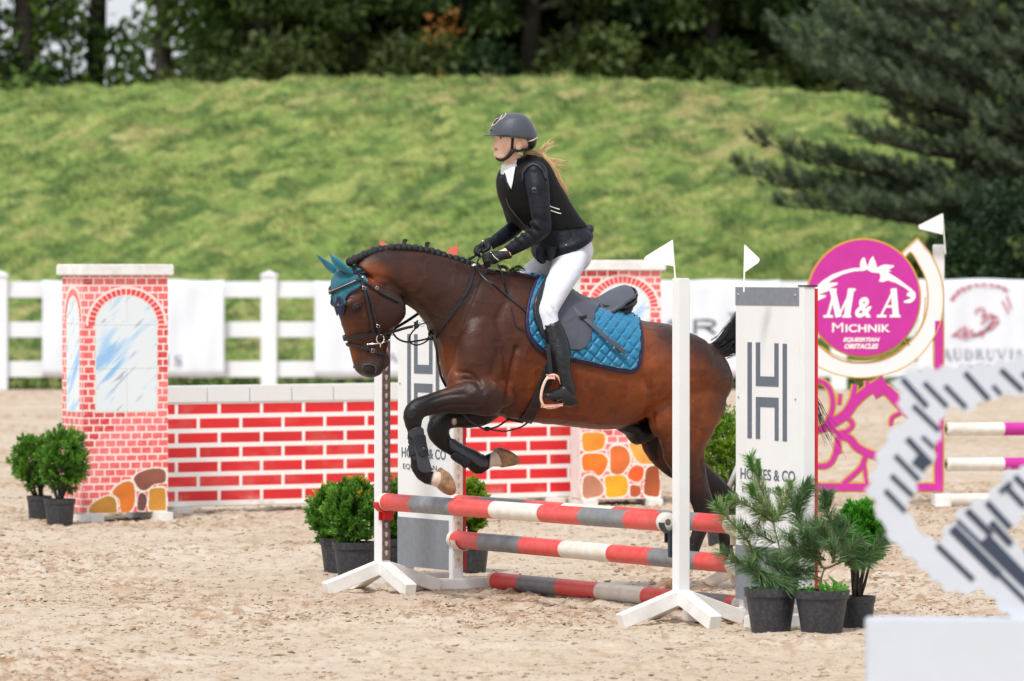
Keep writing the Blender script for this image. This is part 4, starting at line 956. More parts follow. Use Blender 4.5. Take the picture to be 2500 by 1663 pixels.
# fretwork: purple strokes with gold edges
fret = [([(330, 60), (250, 105), (180, 165), (135, 225), (75, 268), (30, 285)], 50), ([(-60, 70), (0, 62), (48, 95), (68, 165), (58, 230), (28, 290)], 26), ([(40, 275), (90, 242), (140, 248), (168, 280), (140, 312), (90, 320), (40, 280)], 24),
        ([(85, 330), (150, 350), (190, 395), (260, 430), (330, 440)], 40), ([(232, 440), (205, 500), (120, 578)], 26), ([(222, 470), (240, 578)], 20), ([(95, 345), (100, 430)], 26), ([(-60, 470), (0, 490), (52, 478), (80, 430), (92, 360)], 28),
        ([(270, 128), (330, 105), (390, 160), (470, 240), (560, 320), (600, 350)], 54), ([(362, 290), (360, 262), (372, 240), (410, 222)], 20), ([(-60, 595), (620, 595)], 40), ([(600, -240), (600, 615)], 44), ([(240, 60), (245, 110), (300, 110), (305, 60)], 22), ([(-60, 330), (20, 300), (75, 285)], 34), ([(400, 560), (470, 440), (560, 330)], 34), ([(100, 185), (105, 125)], 20), ([(140, 200), (165, 150), (180, 80)], 26)]
fr = MB(); fg = MB()
for j_, (P, w_) in enumerate(fret): q = ip(P); s_ = 5 if len(P) > 2 else 1; e_ = j_*.00013; fg.add(*strip(q, (w_+13)*ik, -.006-e_, .004+e_, s_)); fr.add(*strip(q, (w_-4)*ik, -.009-e_, .0085+e_, s_))
sput(fg.me(), M_gold, 'fretwork_edge', sign, .006); sput(fr.me(), M_purple, 'fretwork', sign, .007)
b = MB(); x0, x1 = (2279-CX)*ss, (2306-CX)*ss; b.box(((x0+x1)/2, SY+.045, (CAMZ-(597-HY)*ss)/2), ((x1-x0)/2, 0, 0), (0, .035, 0), (0, 0, (CAMZ-(597-HY)*ss)/2), .004); b.build('post', M_white, sign)
b = MB(); b.box(((2297-CX)*ss, SY-.03, .045), (.055, 0, 0), (0, .22, 0), (0, 0, .045), .008); b.build('foot', M_whiteworn, sign)
b = MB(); b.box(((1900-CX)*ss, SY+.045, .7), (.035, 0, 0), (0, .035, 0), (0, 0, .7), .004); b.build('post', M_white, sign); b = MB(); b.box(((1900-CX)*ss, SY, .045), (.055, 0, 0), (0, .22, 0), (0, 0, .045), .008); b.build('foot', M_whiteworn, sign)
for i, (y, lb) in enumerate([(1048, 'top white and purple pole right of the purple sign'), (1134, 'middle white and purple pole right of the purple sign'), (1221, 'lowest white pole right of the purple sign, near the sand')]):
    A = wp(2311, y, SY+.02); B = wp(2311+1000, y-4, SY+.9); cut = .135
    bandpole('jump_pole', A, B, .0455, [(cut, WH), (cut*2.2, M_purple), (cut*3.4, WH), (cut*4.7, M_purple), (cut*6, WH), (1, M_purple)], lb, 'purple and white poles', M_polewhite)
X = (3330-CX)*42.6/FPX; t = empty('jump_stand', (X, 42.75, 0), 'white stand holding the far ends of the purple poles', 'jump stand'); b = MB(); b.box((X, 42.75, .8), (.04, 0, 0), (0, .04, 0), (0, 0, .8), .004); b.build('post', M_white, t); b = MB(); b.box((X, 42.7, .04), (.3, 0, 0), (0, .04, 0), (0, 0, .04), .005); b.build('foot', M_whiteworn, t)

# ------------------------------------------------ blurred striped obstacle close to the camera
FGY = 17.0; s17 = FGY/FPX
def f17(P): return [((2000+x/2.056-CX)*s17, CAMZ-(900+y/2.056-HY)*s17) for x, y in P]
M_fgw = mat('near_white_board', lin((202, 207, 216)), .5, .05, 5); M_fgd = mat('near_dark_stripe', lin((52, 62, 80)), .5)
fgt = empty('striped_obstacle', ((2330-CX)*s17, FGY, 0), 'blurred white board with dark slanted stripes on a white box, nearest the camera', 'jump wing')
def fput(me, m, name, parent=fgt, dy=0): to_plane(me, (0, FGY-dy, 0), (1, 0, 0), (0, 0, 1)); return obj(name, me, m, parent)
armA = [(1500, -150), (1300, -140), (1100, -90), (1028, -60), (880, -30), (700, -10), (520, 0), (430, 20), (360, 60), (400, 110), (395, 170), (440, 235), (390, 290), (340, 350), (300, 410), (275, 520), (235, 600), (285, 690), (300, 760), (340, 830), (420, 920), (520, 1010), (620, 1100), (660, 1130), (700, 1110), (760, 1135), (820, 1105), (880, 1160), (1000, 1290), (1500, 1290),
        (1500, 900), (1028, 740), (960, 800), (940, 860), (900, 800), (1028, 740), (1028, 500), (960, 505), (850, 640), (720, 700), (650, 790), (590, 880), (540, 840), (480, 780), (440, 720), (470, 640), (510, 560), (560, 480), (600, 360), (615, 250), (640, 200), (720, 215), (790, 185), (860, 155), (960, 130), (1028, 125), (1150, 130), (1500, 60)]
armA = [(1500, -150), (1300, -140), (1100, -90), (1028, -60), (880, -30), (700, -10), (520, 0), (430, 20), (360, 60), (400, 110), (395, 170), (440, 235), (390, 290), (340, 350), (300, 410), (275, 520), (235, 600), (285, 690), (300, 760), (340, 830), (420, 920), (520, 1010), (620, 1100), (660, 1130), (700, 1110), (760, 1135), (820, 1105), (930, 1225), (1000, 1290), (1500, 1290),
        (1500, 1100), (1180, 1000), (1060, 940), (960, 850), (960, 790), (1060, 730), (1200, 600), (1150, 480), (960, 505), (850, 640), (720, 700), (650, 790), (590, 880), (540, 840), (480, 780), (440, 720), (470, 640), (510, 560), (560, 480), (600, 360), (615, 250), (640, 200), (720, 215), (790, 185), (860, 155), (960, 130), (1028, 125), (1150, 130), (1500, 60)]
def jag(P, st_=44, amp=9):
    out = []; k = 0
    for a, c in zip(P, P[1:]+P[:1]):
        a, c = np.array(a, float), np.array(c, float); L_ = np.hypot(*(c-a)); n = max(1, int(L_/st_)); t = (c-a)/max(L_, 1e-6); nn = np.array([-t[1], t[0]])
        for j in range(n):
            o_ = nn*amp*(1 if k % 2 else -1); out += [tuple(a+(c-a)*j/n+o_), tuple(a+(c-a)*(j+.92)/n+o_)]; k += 1
    return out
fput(curve_fill([f17(jag(armA))], .012), M_fgw, 'board')
for a, c, w_ in [((415, 50), (540, 190), 20), ((525, 70), (640, 190), 18), ((630, 85), (735, 195), 18), ((730, 20), (850, 155), 20), ((870, 85), (910, 130), 16), ((910, 5), (1020, 110), 20), ((1020, 20), (1100, 110), 18), ((470, 185), (600, 310), 18), ((440, 350), (560, 480), 22), ((480, 450), (540, 495), 44), ((515, 340), (580, 400), 14), ((380, 435), (500, 560), 18), ((360, 535), (470, 640), 18), ((330, 610), (430, 715), 18), ((590, 885), (770, 1058), 20),
                ((665, 800), (900, 1035), 34), ((690, 760), (1028, 1090), 14), ((900, 1030), (1060, 1190), 18), ((740, 710), (860, 830), 24), ((830, 850), (1060, 1090), 44), ((840, 670), (960, 800), 22), ((905, 620), (960, 570), 16), ((935, 590), (1028, 690), 20), ((980, 540), (1080, 640), 20), ((860, 770), (960, 880), 26), ((1040, 900), (1200, 1060), 30)]: sz_ = (sz_+.0001) if 'sz_' in globals() else .0145; b = MB(); b.add(*strip(f17([a, c]), w_*1.35*s17/2.056, -sz_, sz_)); fput(b.me(), M_fgd, 'stripe')
b = MB(); x0 = (2114-CX)*s17; x1 = (2900-CX)*s17; zt = CAMZ-(1508-HY)*s17; b.box(((x0+x1)/2, FGY, zt/2), ((x1-x0)/2, 0, 0), (0, .06, 0), (0, 0, zt/2), .006); b.build('box', M_fgw, fgt)
b = MB(); b.box((x0+.1, FGY, .03), (.05, 0, 0), (0, .3, 0), (0, 0, .03)); b.build('foot', M_fgw, fgt)

# ------------------------------------------------ potted plants
def pot(px, pby, D_, rt, rb, h, label, cat, name, group):
    X = (px-CX)*D_/FPX; t = empty(name, (X, D_, 0), label, cat, group); c = Vector((X, D_, 0)); b = MB(); n = 40
    prof = [(rb*.2, .0), (rb, 0), (rb*1.01, .004), (lerp(rb, rt, .82), h*.80), (rt*1.02, h*.81), (rt*1.05, h*.98), (rt*1.05, h), (rt*.99, h), (rt*.97, h*.9), (rt*.3, h*.9)]
    v = [c+Vector((r*cos(2*pi*k/n), r*sin(2*pi*k/n), z)) for r, z in prof for k in range(n)]
    f = [(i*n+k, i*n+(k+1) % n, (i+1)*n+(k+1) % n, (i+1)*n+k) for i in range(len(prof)-1) for k in range(n)]+[tuple(range(n))[::-1]]; b.add(v, f); o = b.build('pot', M_pot, t); smooth_by_angle(o, 30)
    s = MB(); m = 24; v = [c+Vector((0, 0, h*.93))]+[c+Vector((rt*.98*cos(2*pi*k/m), rt*.98*sin(2*pi*k/m), h*.90)) for k in range(m)]; s.add(v, [(0, 1+k, 1+(k+1) % m) for k in range(m)]); s.build('soil', M_soil, t, True)
    return t, c
M_thuja = mat('thuja_leaves', (.1, .2, .04), .55, attr=True, trans=.3, spec=.35)
def thuja(t, c, zc, rx, rz, n, pal, tips=None, trunk_h=None, seed=0, ox=0):
    r_ = np.random.default_rng(seed); m = 260; d = r_.normal(0, 1, (m, 3)); d /= np.linalg.norm(d, axis=1)[:, None]; q = r_.uniform(.25, 1, m)**.5
    ce = d*q[:, None]*np.array([rx, rx, rz])*np.array([1, 1, 1])+np.array([c.x+ox, c.y, zc]); ax = d*.8+np.array([0, 0, .7])+r_.normal(0, .35, (m, 3)); ax /= np.linalg.norm(ax, axis=1)[:, None]
    # each spray: a flat fan of scale leaves
    K = n//m; i = np.repeat(np.arange(m), K); L_ = rx*.42*r_.uniform(.7, 1.3, m); s1 = np.cross(ax, r_.normal(0, 1, (m, 3))); s1 /= np.linalg.norm(s1, axis=1)[:, None]
    u = r_.uniform(0, 1, m*K); w_ = r_.uniform(-1, 1, m*K)*.55*(1-.5*u); P = ce[i]+(ax[i]*u[:, None]+s1[i]*w_[:, None])*L_[i][:, None]+r_.normal(0, .004, (m*K, 3))
    dr = ax[i]+s1[i]*(w_*1.6)[:, None]+r_.normal(0, .25, (m*K, 3)); dr /= np.linalg.norm(dr, axis=1)[:, None]; sd_ = np.cross(dr, r_.normal(0, 1, (m*K, 3))); sd_ /= np.linalg.norm(sd_, axis=1)[:, None]
    ln = r_.uniform(.014, .034, m*K)[:, None]*(rx/.19)**.5; wd = ln*.22; V = np.stack([P-sd_*wd*.6, P+dr*ln*.5+sd_*wd, P+dr*ln, P+dr*ln*.5-sd_*wd], 1); F = np.array([[0, 1, 2, 3]])+np.arange(m*K)[:, None]*4
    tn = np.clip(r_.uniform(0, 1, m)[i]*.5+u*.5, 0, 1)[:, None]; A_, B_ = np.array(pal[0]), np.array(pal[1]); cl = A_*(1-tn)+B_*tn
    if tips is not None: up = ((d[i, 2]*q[i] > .45) & (u > .65) & (r_.uniform(0, 1, m) < .07)[i])[:, None]; cl = np.where(up, np.array(tips), cl)
    obj('foliage', me_from(V.reshape(-1, 3), F, False, np.repeat(cl, 4, 0)), M_thuja, t)
    b = MB(); h0 = (trunk_h or .2)
    for k in range(9):
        e = ce[r_.integers(0, m)]; s_ = Vector((c.x+r_.uniform(-.02, .02), c.y+r_.uniform(-.02, .02), h0-.03)); e = Vector(e); b.tube([s_, s_.lerp(e, .4)+Vector((0, 0, -.02)), e], [.012, .008, .003], 5)
    b.build('stem', M_bark, t, True)
TG = 'potted thujas beside the obstacles'; PT = [lin((42, 84, 28)), lin((118, 172, 60))]; PTy = [lin((52, 96, 26)), lin((150, 190, 50))]; TIP = lin((226, 176, 60))
def zat(py, D_): return CAMZ-(py-HY)*D_/FPX
def tpot(px, D_, rt, rb, h, cpx, cpy, rxp, rzp, label, seed, pal=PT, tips=None, n=19000):
    t, c = pot(px, 0, D_, rt, rb, h, label, 'potted thuja', 'potted_thuja', TG); s = D_/FPX
    thuja(t, c, zat(cpy, D_), rxp*s, rzp*s, n, pal, tips, h, seed, (cpx-px)*s)
tpot(146, 38.85, .098, .082, .165, 154, 1122, 48, 66, 'thuja ball in the front black pot, touching the left tower', 1)
tpot(96, 39.6, .08, .066, .155, 86, 1128, 44, 60, 'thuja ball at the far left, rear pot of the pair by the left tower', 2)
tpot(868, 32.2, .118, .09, .20, 856, 1258, 54, 74, 'round bright thuja directly left of the far slim stand, front pot', 3, PT, TIP)
tpot(826, 32.9, .10, .075, .19, 806, 1262, 46, 66, 'thuja at the left rear of the far slim stand, partly hidden by the rounder one', 4, PT, TIP)
tpot(962, 32.6, .10, .08, .20, 966, 1262, 46, 82, 'thuja squeezed between the far slim stand and the lettered wing', 5, PT)
tpot(1150, 33.0, .10, .08, .18, 1146, 1240, 38, 62, 'thuja with yellow orange tips right of the keyhole strip', 6, PTy, TIP)
tpot(1775, 36.0, .13, .11, .22, 1768, 1105, 62, 96, 'large yellow green thuja seen between the horse hocks and the lettered wing', 7, PTy, None, 15000)
tpot(2091, 27.85, .085, .07, .155, 2100, 1308, 50, 68, 'dense bright thuja in the smallest pot, rightmost of the three front pots', 8, [lin((30, 84, 24)), lin((92, 176, 40))], None, 16000)
# potted pines
M_needle = mat('pine_needles', (.05, .12, .05), .5, attr=True, trans=.2, spec=.4); M_twig = mat('twig', lin((126, 100, 74)), .8, .3, 60)
def needles(P3, dens, ln, cols, r_, w0=.0011, spread=.75, start=0.0, taper=True):
    P3 = [np.array(p) for p in P3]; seg = [np.linalg.norm(P3[i+1]-P3[i]) for i in range(len(P3)-1)]; tot = sum(seg); n = int(.8*dens*tot*(1-start)); V = []; C = []
    u = r_.uniform(start, 1, n)*tot; cs = np.concatenate([[0], np.cumsum(seg)]); i = np.clip(np.searchsorted(cs, u)-1, 0, len(seg)-1); P3a = np.array(P3); f_ = ((u-cs[i])/np.array(seg)[i])[:, None]
    P = P3a[i]*(1-f_)+P3a[i+1]*f_; T = P3a[i+1]-P3a[i]; T /= np.linalg.norm(T, axis=1)[:, None]; d = np.cross(T, r_.normal(0, 1, (n, 3))); d /= np.linalg.norm(d, axis=1)[:, None]
    d = T*(1-spread*.6)+d*spread+r_.normal(0, .12, (n, 3)); d /= np.linalg.norm(d, axis=1)[:, None]; L_ = 1.3*ln*r_.uniform(.7, 1.15, n)[:, None]; g = np.array([0, 0, -1])*.12
    s_ = np.cross(d, r_.normal(0, 1, (n, 3))); s_ /= np.linalg.norm(s_, axis=1)[:, None]; s_ *= w0
    M_ = P+d*L_*.55; E = P+(d+g+T*.25)*L_; V = np.stack([P-s_, P+s_, M_+s_*.9, E, M_-s_*.9], 1); q = r_.uniform(0, 1, n)[:, None]; c = np.array(cols[0])*(1-q)+np.array(cols[1])*q
    return V.reshape(-1, 3), np.repeat(c, 5, 0)
def pine_plant(t, D_, branches, seed):
    r_ = np.random.default_rng(seed); b = MB(); VV = []; CC = []
    for k, (P, dz, r0, dens, ln, cols, st_) in enumerate(branches):
        P3 = [wp(x, y, D_+dz[0]+(dz[1]-dz[0])*i/(len(P)-1)) for i, (x, y) in enumerate(P)]; P3 = [Vector(p) for p in cr(P3, 5)]
        b.tube(P3, [r0*(1-.75*i/len(P3)) for i in range(len(P3))], 6)
        if dens: v, c = needles(P3, dens, ln, cols, r_, start=st_); VV.append(v); CC.append(c)
    V = np.concatenate(VV); C = np.concatenate(CC); obj('needles', me_from(V, np.arange(len(V)).reshape(-1, 5), False, C), M_needle, t); b.build('branch', M_twig, t, True)
N1 = (lin((98, 128, 76)), lin((172, 196, 128))); N2 = (lin((62, 98, 60)), lin((132, 166, 110))); N3 = (lin((56, 128, 50)), lin((110, 180, 80))); N4 = (lin((110, 110, 56)), lin((150, 158, 90)))
PG = 'potted pines in front of the lettered wing'
tA, cA_ = pot(1882, 0, 27.62, .118, .087, .205, 'tall loose potted pine with pale upright tips, leftmost black pot of the front three', 'potted pine', 'potted_pine', PG)
H_ = lambda *a: [cH(x, y) for x, y in a]
pine_plant(tA, 27.6, [(H_((370, 1170), (440, 1060), (455, 1000), (430, 900), (385, 720)), (0, 0), .008, 900, .050, N1, .3), (H_((385, 720), (350, 640), (290, 580), (250, 520), (235, 480)), (0, -.05), .005, 2600, .045, N1, 0), (H_((385, 720), (350, 620), (310, 500), (270, 400), (250, 340), (235, 300)), (0, .02), .005, 2300, .042, N1, 0),
    (H_((262, 400), (245, 345), (233, 300)), (0, .0), .005, 6500, .016, N3, 0), (H_((300, 430), (292, 370), (290, 322)), (0, .0), .005, 6500, .015, N3, 0), (H_((255, 560), (250, 510), (240, 480)), (-.05, -.06), .006, 6500, .018, N3, 0), (H_((385, 720), (440, 650), (480, 560), (500, 490), (497, 465)), (0, .03), .004, 2300, .042, N1, 0), (H_((500, 520), (500, 490), (495, 462)), (.03, .03), .004, 5500, .014, N3, 0), (H_((430, 560), (425, 520), (415, 498)), (.03, .03), .004, 4500, .014, N3, 0), (H_((395, 710), (440, 620), (425, 520)), (0, .03), .003, 1800, .04, N1, 0),
    (H_((330, 1160), (275, 1010), (240, 870), (190, 800), (120, 720), (75, 670), (30, 605)), (0, -.06), .007, 2000, .048, N1, .1), (H_((75, 665), (40, 630), (10, 600)), (-.06, -.06), .006, 6000, .016, N3, 0), (H_((150, 600), (120, 570), (100, 555)), (-.04, -.04), .006, 6000, .016, N3, 0), (H_((385, 720), (300, 660), (200, 600), (130, 570)), (0, -.05), .004, 2600, .042, N1, .1), (H_((400, 850), (300, 800), (220, 770), (190, 740)), (0, -.08), .004, 1900, .045, N2, 0),
    (H_((280, 1010), (330, 1060), (400, 1095), (500, 1120)), (-.02, -.08), .005, 3600, .052, N2, 0), (H_((300, 1030), (240, 1000), (170, 990), (100, 940), (60, 910)), (0, -.05), .004, 2400, .05, N2, 0), (H_((330, 980), (400, 1000), (500, 1020), (640, 1040)), (0, -.06), .005, 3200, .052, N2, 0), (H_((250, 900), (320, 920), (420, 950), (480, 960)), (0, -.05), .004, 2800, .05, N2, 0), (H_((350, 1100), (300, 1080), (260, 1040), (230, 960)), (0, -.05), .004, 2600, .05, N2, 0), (H_((360, 1130), (430, 1110), (500, 1080), (540, 1060)), (0, -.05), .004, 2600, .05, N2, 0), (H_((340, 640), (300, 700), (280, 760)), (0, .05), .003, 1600, .045, N4, 0)], 21)
tB, cB_ = pot(2006, 0, 27.5, .122, .09, .202, 'dark green potted pine with bare forked twigs, middle pot of the front three', 'potted pine', 'potted_pine', PG)
pine_plant(tB, 27.55, [(H_((690, 1170), (690, 1090), (712, 1015)), (0, 0), .010, 0, .05, N2, 0), (H_((712, 1015), (700, 1000), (682, 990)), (0, 0), .007, 0, .05, N2, 0), (H_((712, 1015), (760, 1000), (800, 980), (850, 970)), (0, 0), .007, 0, .05, N2, 0), (H_((690, 1090), (640, 1080), (520, 1085)), (0, -.02), .005, 0, .05, N2, 0), (H_((685, 1075), (620, 1050), (520, 1040)), (0, -.02), .005, 0, .05, N2, 0),
    (H_((700, 1010), (660, 930), (620, 870), (570, 760), (535, 680), (528, 640)), (0, .05), .007, 3000, .052, N2, .2), (H_((530, 650), (535, 590), (560, 540), (600, 500), (625, 480)), (.05, .05), .006, 4600, .048, N2, 0), (H_((540, 700), (560, 620), (600, 540)), (.05, .08), .004, 2200, .045, N2, 0),
    (H_((830, 960), (810, 850), (770, 760), (730, 660), (715, 620), (720, 540)), (0, .02), .007, 3300, .052, N2, .05), (H_((718, 640), (725, 580), (735, 530)), (.02, .02), .006, 5600, .034, (lin((40, 84, 50)), lin((84, 136, 84))), 0), (H_((800, 830), (850, 780), (860, 740), (790, 690)), (0, .02), .004, 2200, .05, N2, 0),
    (H_((700, 960), (640, 860), (600, 800), (560, 780)), (0, -.06), .005, 3200, .055, N2, .1), (H_((720, 900), (700, 820), (660, 760), (640, 720)), (.05, .1), .005, 3200, .055, N2, 0), (H_((760, 900), (720, 800), (680, 740)), (0, -.05), .005, 3000, .055, N2, 0), (H_((790, 985), (860, 960), (960, 950), (1040, 900), (1090, 840), (1120, 800)), (0, -.08), .006, 3300, .052, N2, .1), (H_((850, 980), (920, 970), (1000, 960)), (0, -.05), .005, 2600, .05, N2, 0), (H_((800, 970), (860, 920), (900, 860), (950, 830)), (0, -.06), .005, 2600, .05, N2, 0),
    (H_((640, 960), (560, 900), (500, 850), (480, 790)), (0, -.04), .005, 3000, .052, N2, 0), (H_((720, 960), (640, 940), (560, 930), (500, 920)), (0, -.06), .005, 3000, .052, N2, 0), (H_((760, 980), (780, 940), (760, 880), (740, 840)), (-.05, -.08), .005, 3000, .052, N2, 0)], 22)
# weeds in the middle pot
wd = MB(); r_ = random.Random(4)
for k in range(16):
    a = r_.uniform(-.9, .9); L_ = r_.uniform(.05, .12)*(1.3 if k < 4 else .55); s_ = cB_+Vector((r_.uniform(-.01, .09), -.02+r_.uniform(-.05, .04), .185)); d = Vector((a*.8+.25, -.2, 1)).normalized(); sd_ = Vector((0.3, 1, 0)).cross(d).normalized()*(.011 if k < 4 else .016)
    p = [s_, s_+d*L_*.5, s_+d*L_+Vector((a*.03, 0, -.005))]; wd.add([p[0]-sd_*.3, p[0]+sd_*.3, p[1]+sd_, p[2], p[1]-sd_], [(0, 1, 2, 3, 4)])
for k in range(150):
    q = cB_+Vector((r_.uniform(-.11, .1), r_.uniform(-.1, .08), .183+r_.uniform(0, .035))); d = Vector((r_.uniform(-1, 1), r_.uniform(-1, 1), r_.uniform(0, 1))).normalized()*.018; s_ = d.cross(Vector((r_.uniform(-1, 1), .2, 1))).normalized()*.008; wd.add([q, q+d*.5+s_, q+d, q+d*.5-s_], [(0, 1, 2, 3)])
wd.build('weeds', mat('weed_leaves', lin((104, 168, 60)), .5, .3, 50, trans=.3), tB)
wd = MB()
for k in range(90):
    q = cA_+Vector((r_.uniform(-.1, .08), r_.uniform(-.1, .06), .188+r_.uniform(0, .02))); d = Vector((r_.uniform(-1, 1), r_.uniform(-1, 1), r_.uniform(0, 1))).normalized()*.018; s_ = d.cross(Vector((r_.uniform(-1, 1), .2, 1))).normalized()*.007; wd.add([q, q+d*.5+s_, q+d, q+d*.5-s_], [(0, 1, 2, 3)])
wd.build('weeds', MATS['weed_leaves'], tA)
# grey pipe leaning behind the lettered wing
b = MB(); b.tube([wp(1776, 1195, 35.5), wp(1800, 1140, 35.5), wp(1816, 1100, 35.6), wp(1850, 1010, 35.8)], .013, 8); b.tube([wp(1776, 1195, 35.5), wp(1772, 1330, 35.4)], .013, 8)
tag(b.build('metal_pipe', M_steelgrey, None, True), 'thin grey metal pipe leaning beside the large thuja behind the lettered wing', 'pipe')
# ================================================= THE HORSE
def S2(c, *secs):
    """sections given in a crop: (tx,ty,bx,by,w[,v])"""
    return [(*c(q[0], q[1]), *c(q[2], q[3]), *q[4:]) for q in secs]
trunk = [(1236, 662, 1082, 905, .17), (1256, 662, 1108, 965, .205), (1285, 668, 1165, 1000, .225), (1320, 678, 1235, 1020, .24), (1360, 700, 1300, 1030, .27), (1405, 730, 1372, 1039, .295), (1460, 752, 1445, 1047, .305),
         (1515, 768, 1512, 1046, .30), (1565, 784, 1572, 1016, .285), (1612, 788, 1620, 1000, .275), (1655, 802, 1668, 1005, .27), (1700, 826, 1712, 1010, .25), (1735, 850, 1748, 985, .20), (1760, 885, 1768, 955, .12)]
neck = S2(cA, (470, 395, 690, 640, .075), (545, 315, 830, 690, .085), (690, 252, 900, 740, .092), (900, 247, 1000, 805, .10), (1110, 275, 1075, 880, .11), (1320, 327, 1140, 960, .125), (1500, 388, 1195, 1060, .15), (1690, 425, 1235, 1210, .18), (1850, 455, 1290, 1400, .19))
head = S2(cA, (345, 430, 560, 520, .05), (280, 530, 700, 590, .085), (275, 610, 830, 650, .10), (285, 700, 878, 735, .106), (315, 790, 872, 820, .103), (345, 880, 850, 900, .096), (370, 970, 818, 990, .082), (395, 1060, 790, 1065, .068), (418, 1140, 772, 1135, .060), (442, 1220, 745, 1205, .058), (465, 1300, 735, 1265, .060), (497, 1370, 728, 1315, .058), (545, 1408, 720, 1355, .050), (610, 1428, 705, 1392, .032))
chin = S2(cA, (690, 1200, 755, 1190, .034), (705, 1285, 782, 1245, .040), (705, 1340, 780, 1290, .038), (715, 1358, 758, 1320, .026))
def LS(c, *pts): return [(*c(p[0], p[1]), p[2], p[3], p[4]) for p in pts]
I = lambda *p: list(p)
nearfore = LS(cD, (1010, 300, 62, .17, .085), (930, 395, 52, .19, .085), (800, 410, 43, .19, .074), (660, 425, 37, .17, .06), (540, 448, 31, .155, .05), (410, 478, 27, .145, .045), (300, 515, 26, .14, .046), (258, 590, 24, .14, .043), (266, 690, 18, .14, .035), (282, 790, 16.5, .14, .03), (296, 900, 17, .14, .029), (306, 980, 19, .14, .031), (318, 1045, 20.5, .14, .034), (350, 1110, 18, .14, .031), (400, 1148, 16, .14, .029), (440, 1150, 17.5, .14, .033), (500, 1165, 20, .14, .036))
farfore = LS(cD, (1010, 380, 45, -.16, .085), (880, 540, 36, -.17, .07), (740, 590, 27, -.16, .055), (600, 610, 22, -.15, .045), (510, 640, 26, -.145, .046), (485, 730, 26, -.145, .045), (535, 820, 20.5, -.145, .036), (610, 878, 17, -.145, .03), (700, 935, 18, -.145, .029), (790, 985, 20, -.145, .031), (848, 1030, 22, -.145, .034), (905, 1015, 17, -.145, .03), (960, 985, 16, -.145, .029), (1010, 975, 19, -.145, .032), (1050, 965, 22, -.145, .036))
nearhind = [(1690, 880, 80, .12, .10), (1685, 960, 88, .14, .115), (1672, 1035, 74, .15, .10), (1668, 1095, 54, .15, .075), (1682, 1145, 40, .145, .058), (1702, 1195, 29, .14, .045), (1718, 1240, 26, .135, .042), (1714, 1275, 21, .135, .035), (1702, 1315, 16, .135, .027), (1688, 1355, 15, .135, .026), (1670, 1395, 17, .135, .030), (1655, 1415, 15, .135, .03), (1638, 1428, 15, .135, .032)]
farhind = [(1640, 990, 70, -.12, .10), (1620, 1065, 58, -.14, .09), (1650, 1120, 46, -.14, .07), (1700, 1160, 38, -.14, .055), (1745, 1192, 28, -.135, .045), (1773, 1222, 24, -.13, .042), (1774, 1262, 20, -.13, .034), (1772, 1310, 16, -.13, .027), (1775, 1355, 16, -.13, .027), (1777, 1392, 19, -.13, .031), (1758, 1408, 15, -.13, .03), (1738, 1420, 14, -.13, .03), (1722, 1430, 15, -.13, .032)]
def ep(px, py, v): return HF.pt(px, py, v)
parts = [loft(HF, trunk, 5, 32, 2.15), loft(HF, neck, 5, 24, 2.0), loft(HF, head, 5, 24, 2.2), loft(HF, chin, 4, 16), limb(HF, nearfore, 4, 18), limb(HF, farfore, 4, 18), limb(HF, nearhind, 4, 20), limb(HF, farhind, 4, 20)]
# upper arm and shoulder masses, cheek, buttock, stifle, elbow
RM = Matrix(((HF.c, HF.s, 0), (HF.s, -HF.c, 0), (0, 0, 1)))
RMt = Matrix((HF.d, HF.n, UP)).transposed()
def bump(px, py, v, rx, ry, rz): return ellv(ep(px, py, v), rx, ry, rz, RMt)
for v in (1, -1):
    parts += [bump(1175-30*(v < 0), 880, v*.15, .14, .09, .24), bump(1215, 965, v*.19, .09, .05, .08), bump(1150, 935, v*.12, .13, .085, .13),
              bump(1670, 900, v*.16, .19, .13, .18), bump(1720, 960, v*.13, .12, .10, .20), bump(1622, 1020, v*.17, .09, .06, .12), bump(*cA(745, 800), v*.068, .115, .045, .105), bump(*cA(470, 745), v*.085, .055, .022, .03),
              bump(*cA(610, 1335), v*.046, .045, .022, .045), bump(*cA(560, 1150), v*.04, .02, .025, .10), bump(*cA(560, 1150), v*.04, .01, .02, .05)]
parts += [loft(HF, [(1508, 1030, 1512, 1052, .06), (1540, 1030, 1536, 1066, .085), (1562, 1025, 1550, 1086, .09), (1585, 1015, 1578, 1080, .085), (1612, 1010, 1612, 1066, .06)], 4, 16)]
# tail dock
parts += [limb(HF, [(1725, 850, 16, 0, .05), (1752, 862, 15, 0, .035), (1778, 852, 14, 0, .03), (1790, 860, 9, 0, .02)], 4, 12)]
hme = union(parts, .0078, 9, .5)
_c = coords(hme); _n = np.empty(len(hme.vertices)*3); hme.vertices.foreach_get('normal', _n); _v = np.clip(1-np.abs(fbm(_c[:, 0]*6+4, _c[:, 1]*6, _c[:, 2]*9, 3, 95)-.5)*2, 0, 1)**22; _d = _v*.0030+(fbm(_c[:, 0]*7, _c[:, 1]*7, _c[:, 2]*7, 3, 91)-.5)*.008+(fbm(_c[:, 0]*26, _c[:, 1]*26, _c[:, 2]*26, 2, 92)-.5)*.0022
_u, _vv = HF.uv(_c); _m = _c.copy(); _m[_vv < 0] -= 2*_vv[_vv < 0][:, None]*np.array(HF.n)[None]; mx_, my_ = proj(_m)
